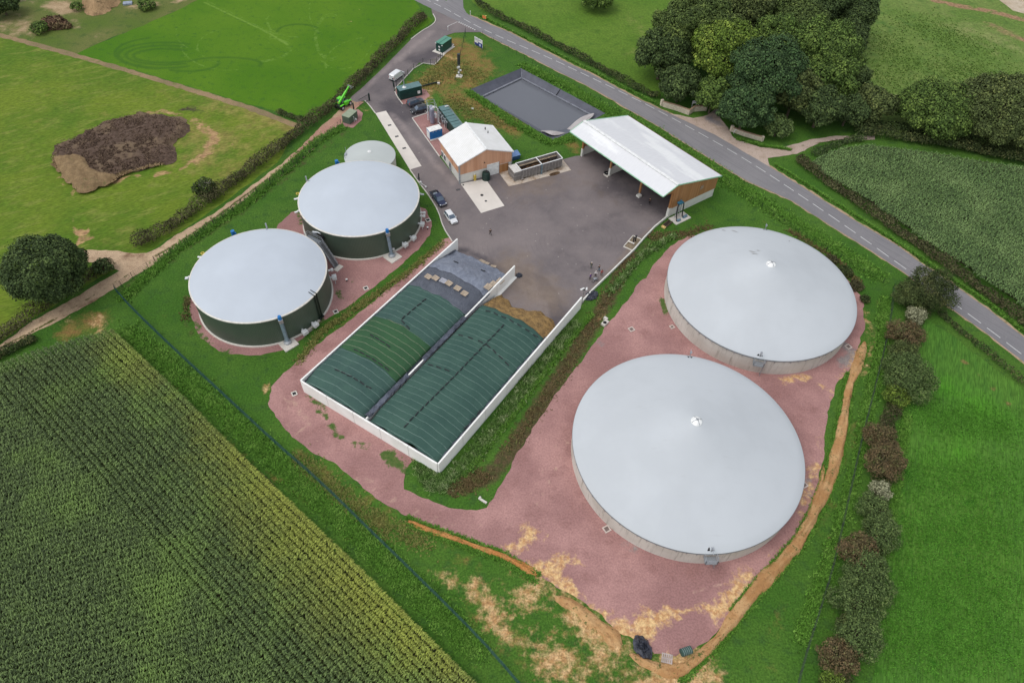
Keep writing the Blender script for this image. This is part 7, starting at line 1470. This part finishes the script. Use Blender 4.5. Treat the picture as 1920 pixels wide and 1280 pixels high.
# pickup
def pickup(label,loc,rz):
    t=thing('pickup_truck',label,'pickup truck',loc,rz); pb=paint('paint_navy',srgb(52,58,84),.3,.4); L,W=5.3,1.9
    st=[(.33,1.02,1),(.36,1.05,1),(.5,1.05,1),(.76,1.03,1),(.93,.96,.97),(.99,.82,.9),(1,.6,.86)]
    part('body',MB().loft([ring((f_-.5)*L,W*w_,.42,z_,.1,W*w_*.94) for f_,z_,w_ in st]),pb,t,True)
    b0,b1=-L/2,-L/2+L*.34; mb=MB().box(((b0+b1)/2,W/2-.06,.82),(b1-b0,.1,.5)).box(((b0+b1)/2,-W/2+.06,.82),(b1-b0,.1,.5)).box((b1-.03,0,.84),(.07,W-.2,.52)); part('cargo_bed',mb,pb,t)
    part('bed_floor',MB().box(((b0+b1)/2,0,.62),(b1-b0,W-.2,.06)).box((b0+.02,0,.55),(.06,W-.2,.1)),M('bed_black',(.02,.02,.022),.6),t); part('bed_load',MB().box(((b0+b1)/2+.1,.05,.78),(.9,1.0,.25)),M('load_grey',srgb(120,130,140),.6,var=.3,scale=4),t)
    tg=part('tailgate',MB().box((b0-.3,0,.66),(.55,W-.1,.07)),m_black,t)
    gh=(.355,.40,.60,.76); x0,x1,x2,x3=[(q-.5)*L for q in gh]; wb=W*.9/2;wr=W*.72/2;zb=1.02;zr_=1.72
    part('windows',MB().add([(x0,-wb,zb),(x0,wb,zb),(x3,wb,zb),(x3,-wb,zb),(x1,-wr,zr_),(x1,wr,zr_),(x2,wr,zr_),(x2,-wr,zr_)],[(0,1,5,4),(1,2,6,5),(2,3,7,6),(3,0,4,7),(4,5,6,7)]),M('car_glass',(0,0,0)),t)
    part('roof',MB().box(((x1+x2)/2,0,zr_+.01),(x2-x1+.15,wr*2+.06,.07)),pb,t,bevel=.02)
    mb=MB()
    for s in(-1,1):
        for xa,xb in ((x3,x2),(x0,x1)): mb.beam((xa,s*(wb+.005),zb),(xb,s*(wr+.01),zr_),.08,.06)
        mb.beam(((x1+x2)/2,s*(wb+.01),zb),((x1+x2)/2,s*(wr+.01),zr_),.09,.04)
    part('pillar',mb,pb,t); wheels(t,(-L*.30,L*.32),W-.24,.39,.27)
    for s in(-1,1):
        part('headlight',MB().ell((L/2-.15,s*(W/2-.25),.86),(.15,.17,.11)),M('lamp_clear',(0,0,0)),t,True); part('mirror',MB().ell((x3-.25,s*(W/2+.12),1.15),(.1,.14,.1)),m_black,t,True); part('tail_light',MB().box((b0+.03,s*(W/2-.06),.85),(.08,.12,.35)),M('lamp_red',(0,0,0)),t)
    part('grille',MB().box((L/2-.02,0,.72),(.08,W*.5,.26)),M('chrome',(.6,.6,.62),.25,.8),t); part('bumper',MB().box((L/2-.02,0,.46),(.16,W*.92,.18)),m_black,t); return t
x,y=P(822.5,377,0); pickup('dark blue pickup truck with lowered tailgate on the lane beside the back digester',(x,y,.05),heading((810,363),(829,388)))
# van
def van(label,loc,rz):
    t=thing('parked_van',label,'van',loc,rz); pw=paint('paint_white',(0,0,0)); L,W,H=4.9,1.95,1.95
    st=[(0,1.75,.95),(.02,1.86,.98),(.1,H,1),(.62,H,1),(.70,H-.06,1),(.80,1.42,1),(.84,1.12,1),(.95,1.0,.97),(1,.75,.85)]
    part('body',MB().loft([ring((f_-.5)*L,W*w_,.32,z_,.12,W*w_*.88) for f_,z_,w_ in st]),pw,t,True)
    gl=M('car_glass',(0,0,0)); ws_=W*.88/2-.1
    part('windscreen',MB().add([((.705-.5)*L,-ws_,H-.10),((.705-.5)*L,ws_,H-.10),((.825-.5)*L,ws_+.05,1.26),((.825-.5)*L,-ws_-.05,1.26)],[(0,3,2,1)]),gl,t)
    for s in(-1,1): part('side_window',MB().add([((.60-.5)*L,s*(W*.455),1.2),((.79-.5)*L,s*(W*.458),1.2),((.72-.5)*L,s*(W*.45),1.62),((.60-.5)*L,s*(W*.447),1.66)],[(0,1,2,3)]),gl,t,solid=0); part('mirror',MB().ell(((.78-.5)*L,s*(W/2+.1),1.2),(.1,.13,.14)),m_black,t,True); part('headlight',MB().ell((L/2-.2,s*(W/2-.25),.82),(.18,.18,.13)),M('lamp_clear',(0,0,0)),t,True); part('tail_light',MB().box((-L/2+.03,s*(W/2-.1),1.1),(.08,.1,.5)),M('lamp_red',(0,0,0)),t)
    part('rear_door_seam',MB().box((-L/2-.01,0,1.05),(.03,.03,1.3)),m_black,t); part('number_plate',MB().box((-L/2-.02,.3,.62),(.03,.5,.11)),m_sticker,t); part('bumper',MB().box((-L/2-.02,0,.42),(.14,W*.9,.2)),m_black,t); wheels(t,(-L*.30,L*.33),W-.24,.34,.22); return t
x,y=P(744.5,146,0); van('white panel van parked at the kerb of the entrance lane',(x,y,.05),heading((736,150),(754,137)))
# telehandler
x,y=P(644,200); t=thing('telehandler','lime green telehandler with raised boom on the dirt track','telehandler',(x,y,.03),heading((636,206),(656,192))); lime=paint('paint_lime',(.12,.62,.02),.35,0)
part('chassis',MB().box((0,0,.85),(4.2,1.0,.5)).box((-1.6,0,1.0),(1.0,1.6,.5)),M('chassis_dark',(.03,.035,.03),.5),t)
part('engine_hood',MB().loft([[(-.2,-1.2,.8),(-.2,-.5,.8),(-.2,-.5,1.75),(-.2,-1.15,1.65)],[(1.3,-1.2,.8),(1.3,-.5,.8),(1.3,-.5,1.6),(1.3,-1.15,1.5)],[(1.6,-1.1,.8),(1.6,-.6,.8),(1.6,-.6,1.2),(1.6,-1.1,1.1)]]),lime,t)
cb=part('cab',MB().loft([[(-.9,.35,.9),(.8,.35,.9),(.8,1.2,.9),(-.9,1.2,.9)],[(-.8,.4,2.35),(.35,.4,2.35),(.35,1.12,2.35),(-.8,1.12,2.35)]]),M('car_glass',(0,0,0)),t); part('cab_roof',MB().box((-.22,.76,2.42),(1.3,.85,.12)),lime,cb); part('cab_frame',MB().beam((.8,.35,.9),(.35,.4,2.35),.09,.09).beam((.8,1.2,.9),(.35,1.12,2.35),.09,.09).beam((-.9,.35,.9),(-.8,.4,2.35),.09,.09).beam((-.9,1.2,.9),(-.8,1.12,2.35),.09,.09),lime,cb)
part('mudguard',MB().box((1.5,-1.05,1.42),(1.3,.5,.12)).box((1.5,1.05,1.42),(1.3,.5,.12)).box((-1.5,-1.05,1.42),(1.3,.5,.12)).box((-1.5,1.05,1.42),(1.3,.5,.12)),lime,t,bevel=.04)
part('boom',MB().beam((-1.7,-.05,1.6),(1.9,-.05,3.6),.42,.5).beam((1.6,-.05,3.45),(3.1,-.05,4.3),.30,.36),lime,t,bevel=.03); part('boom_cylinder',MB().tube((-.2,-.05,1.1),(1.0,-.05,2.8),.1,8),m_galv,t)
part('fork_carriage',MB().box((3.3,-.05,4.1),(.15,1.2,.7)).beam((3.35,-.4,3.8),(4.4,-.4,3.7),.1,.06).beam((3.35,.3,3.8),(4.4,.3,3.7),.1,.06),m_galv,t); part('beacon',MB().tube((-1.7,0,1.9),(-1.7,0,2.15),.12,10),m_yellow,t)
for xx in(-1.5,1.5):
    for s in(-1,1):
        wl_=part('wheel',MB().tube((xx,s*1.05-.22,.62),(xx,s*1.05+.22,.62),.62,22),M('tyre_rubber',(0,0,0)),t,True); part('rim',MB().tube((xx,s*1.28-.04,.62),(xx,s*1.28+.02,.62),.32,14),M('rim_white',(.6,.6,.6),.4),wl_)
# ================================================================ PEOPLE
def skinobj(name,joints,edges,mat,parent,sub=1):
    me=bpy.data.meshes.new(name); me.from_pydata([j[0] for j in joints],edges,[]); me.update(); me.materials.append(mat)
    o=bpy.data.objects.new(name,me); COL.objects.link(o); o.parent=parent
    bm=bmesh.new(); bm.from_mesh(me); ly=bm.verts.layers.skin.verify(); bm.verts.ensure_lookup_table()
    for i,j in enumerate(joints): r=j[1]; bm.verts[i][ly].radius=(r if hasattr(r,'__len__') else (r,r)); bm.verts[i][ly].use_root=(i==0)
    bm.to_mesh(me); bm.free(); s=o.modifiers.new('skin','SKIN'); s.use_smooth_shade=True; b=o.modifiers.new('sub','SUBSURF'); b.levels=sub; b.render_levels=sub; return o
def person(label,px,py,rz,top,legs,skin=(.45,.27,.19),hair=(.05,.035,.025),stride=.12,armL=0,armR=0,lean=0,bald=None,h=1.76,group=None):
    x,y=P(px,py); t=thing('person',label,'person',(x,y,.05),rz,group); k_=h/1.76
    V=lambda a,b,c:(a*k_+lean*c*.25,b*k_,c*k_)
    sk=M('skin',skin,.6); J=[];E=[]
    def add(p,r,par=None):
        J.append((p,r)); 
        if par is not None: E.append((par,len(J)-1))
        return len(J)-1
    # local: facing +x
    def armpts(s,sw): # shoulder, elbow, wrist
        return V(0,s*.20,1.42),V(.05+sw*.22,s*.27,1.15-abs(sw)*.02),V(.10+sw*.42,s*.24,.92+max(0,sw)*.25)
    pel=add(V(0,0,.95),(.13,.10)); ch=add(V(.0,0,1.28),(.16,.11),pel); ck=add(V(0,0,1.45),(.10,.08),ch); nk=add(V(.01,0,1.54),.052,ck); hd=add(V(.03,0,1.66),(.075,.09),nk); tp=add(V(.02,0,1.74),(.06,.075),hd)
    for s,sw in((1,armL),(-1,armR)):
        a,b,c_=armpts(s,sw); i=add(a,.055,ck); j=add(b,.042,i); w2=add(c_,.030,j)
        hv=Vector(c_); d=(Vector(c_)-Vector(b)).normalized(); pm=hv+d*.07; p_=add(tuple(pm),.028,w2)
        for q in range(4): 
            o_=Vector((0,1,0))*(.027*(q-1.5)); f1=add(tuple(pm+d*(.05-.008*abs(q-1.5))+o_+Vector((.008,0,0))),.009,p_)
            add(tuple(pm+d*(.088-.012*abs(q-1.4))+o_+Vector((.022,0,0))),.008,f1)
        add(tuple(hv+d*.05+Vector((.045,-.02*s,0))),.010,w2)
    for s,st_ in((1,stride),(-1,-stride)):
        hp=add(V(0,s*.09,.90),(.09,.09),pel); kn=add(V(st_*.7+.02,s*.10,.50),.062,hp); an=add(V(st_,s*.10,.09),.042,kn); add(V(st_+.13,s*.11,.045),.038,an)
    body=skinobj('body',J,E,sk,t)
    face=MB().box(V(.125,0,1.655),(.03,.025,.045)); part('nose',face,sk,t); part('eyes',MB().ell(V(.105,.032,1.675),(.014,.014,.010)).ell(V(.105,-.032,1.675),(.014,.014,.010)),m_black,t); part('ears',MB().ell(V(.02,.092,1.665),(.02,.012,.03)).ell(V(.02,-.092,1.665),(.02,.012,.03)),sk,t)
    part('hair' if not bald else 'cap',MB().ell(V(-.005,0,1.735),(.115,.10,.075),12,8),M('hair_%02d'%int(hair[0]*100),hair,.8,var=.2,scale=20),t,True)
    # jacket
    J2=[(V(0,0,.90),(.175,.135)),(V(0,0,1.15),(.175,.125)),(V(0,0,1.38),(.19,.12)),(V(0,0,1.48),(.09,.085))]; E2=[(0,1),(1,2),(2,3)]
    for s,sw in((1,armL),(-1,armR)):
        a,b,c_=armpts(s,sw); n0=len(J2); J2+=[(a,.075),(b,.060),(tuple(Vector(c_)*.9+Vector(b)*.1),.050)]; E2+=[(2,n0),(n0,n0+1),(n0+1,n0+2)]
    skinobj('jacket',J2,E2,top,t)
    J3=[(V(0,0,.94),(.15,.12))];E3=[]
    for s,st_ in((1,stride),(-1,-stride)): n0=len(J3); J3+=[(V(0,s*.09,.86),(.105,.10)),(V(st_*.7+.02,s*.10,.50),.080),(V(st_,s*.10,.12),.062)]; E3+=[(0,n0),(n0,n0+1),(n0+1,n0+2)]
    skinobj('trousers',J3,E3,legs,t)
    mb=MB()
    for s,st_ in((1,stride),(-1,-stride)): mb.ell(V(st_+.06,s*.105,.045),(.15,.052,.05),10,6)
    part('shoes',mb,m_black,t,True); return t
cl_=lambda n,c: M(n,c,.85,var=.15,scale=6)
g_='visitors standing near the yard wall'
person('person in dark green jacket and grey-green trousers, standing apart at the back of the group',1108,503,-2.2,cl_('jacket_green',(.01,.05,.04)),cl_('trousers_slate',(.08,.11,.11)),hair=(.6,.58,.55),group=g_)
person('person in purple top and dark trousers at the left front of the group',1106,524,-.6,cl_('jacket_purple',(.07,.02,.22)),cl_('trousers_dark',(.03,.03,.025)),hair=(.35,.30,.27),armL=.3,armR=.3,group=g_)
person('person in white jacket and black trousers in the middle of the group',1116,519,-1.6,cl_('jacket_white',(.72,.69,.68)),cl_('trousers_black',(.012,.012,.014)),hair=(.6,.55,.5),lean=.3,group=g_)
person('person in black jacket and blue jeans at the right back of the group',1122.5,508.5,2.4,cl_('jacket_black',(.018,.012,.014)),cl_('jeans_blue',(.10,.18,.24)),armL=.5,group=g_)
person('person in red top and dark trousers at the right of the group by the wall',1127,516.5,-1.2,cl_('top_red',(.35,.07,.08)),cl_('trousers_brown',(.05,.04,.035)),armR=.5,lean=.2,group=g_)
person('person in dark clothes walking alone in the middle of the yard',919.5,441,2.0,cl_('jacket_dark',(.035,.03,.03)),cl_('trousers_slate2',(.07,.07,.075)),stride=.25)
person('person in black standing in the shade at the right barn opening',1217,383,1.2,cl_('jacket_black',(0,0,0)),cl_('trousers_black',(0,0,0)))
# bicycle-like hand barrow lying near the group
x,y=P(1116,528); t=thing('hand_barrow','small metal hand barrow with thin tubes lying on the yard behind the visitors','hand barrow',(x,y,.05),.5)
for s in(-.55,.55): 
    mb=MB(); [mb.tube((s+.33*math.cos(a),0,.36+.33*math.sin(a)),(s+.33*math.cos(a+.4),0,.36+.33*math.sin(a+.4)),.035,5) for a in np.arange(0,6.28,.4)]; part('wheel',mb,m_black,t)
part('frame',MB().path([(-.55,0,.36),(-.15,0,.8),(.45,0,.8),(.55,0,.36),(.1,0,.36),(-.15,0,.8)],.035,6).path([(-.9,.2,.9),(-.55,0,.36)],.03,6),m_galv,t,True); part('tray',MB().box((.1,.35,.5),(.7,.5,.15)),m_steel,t)
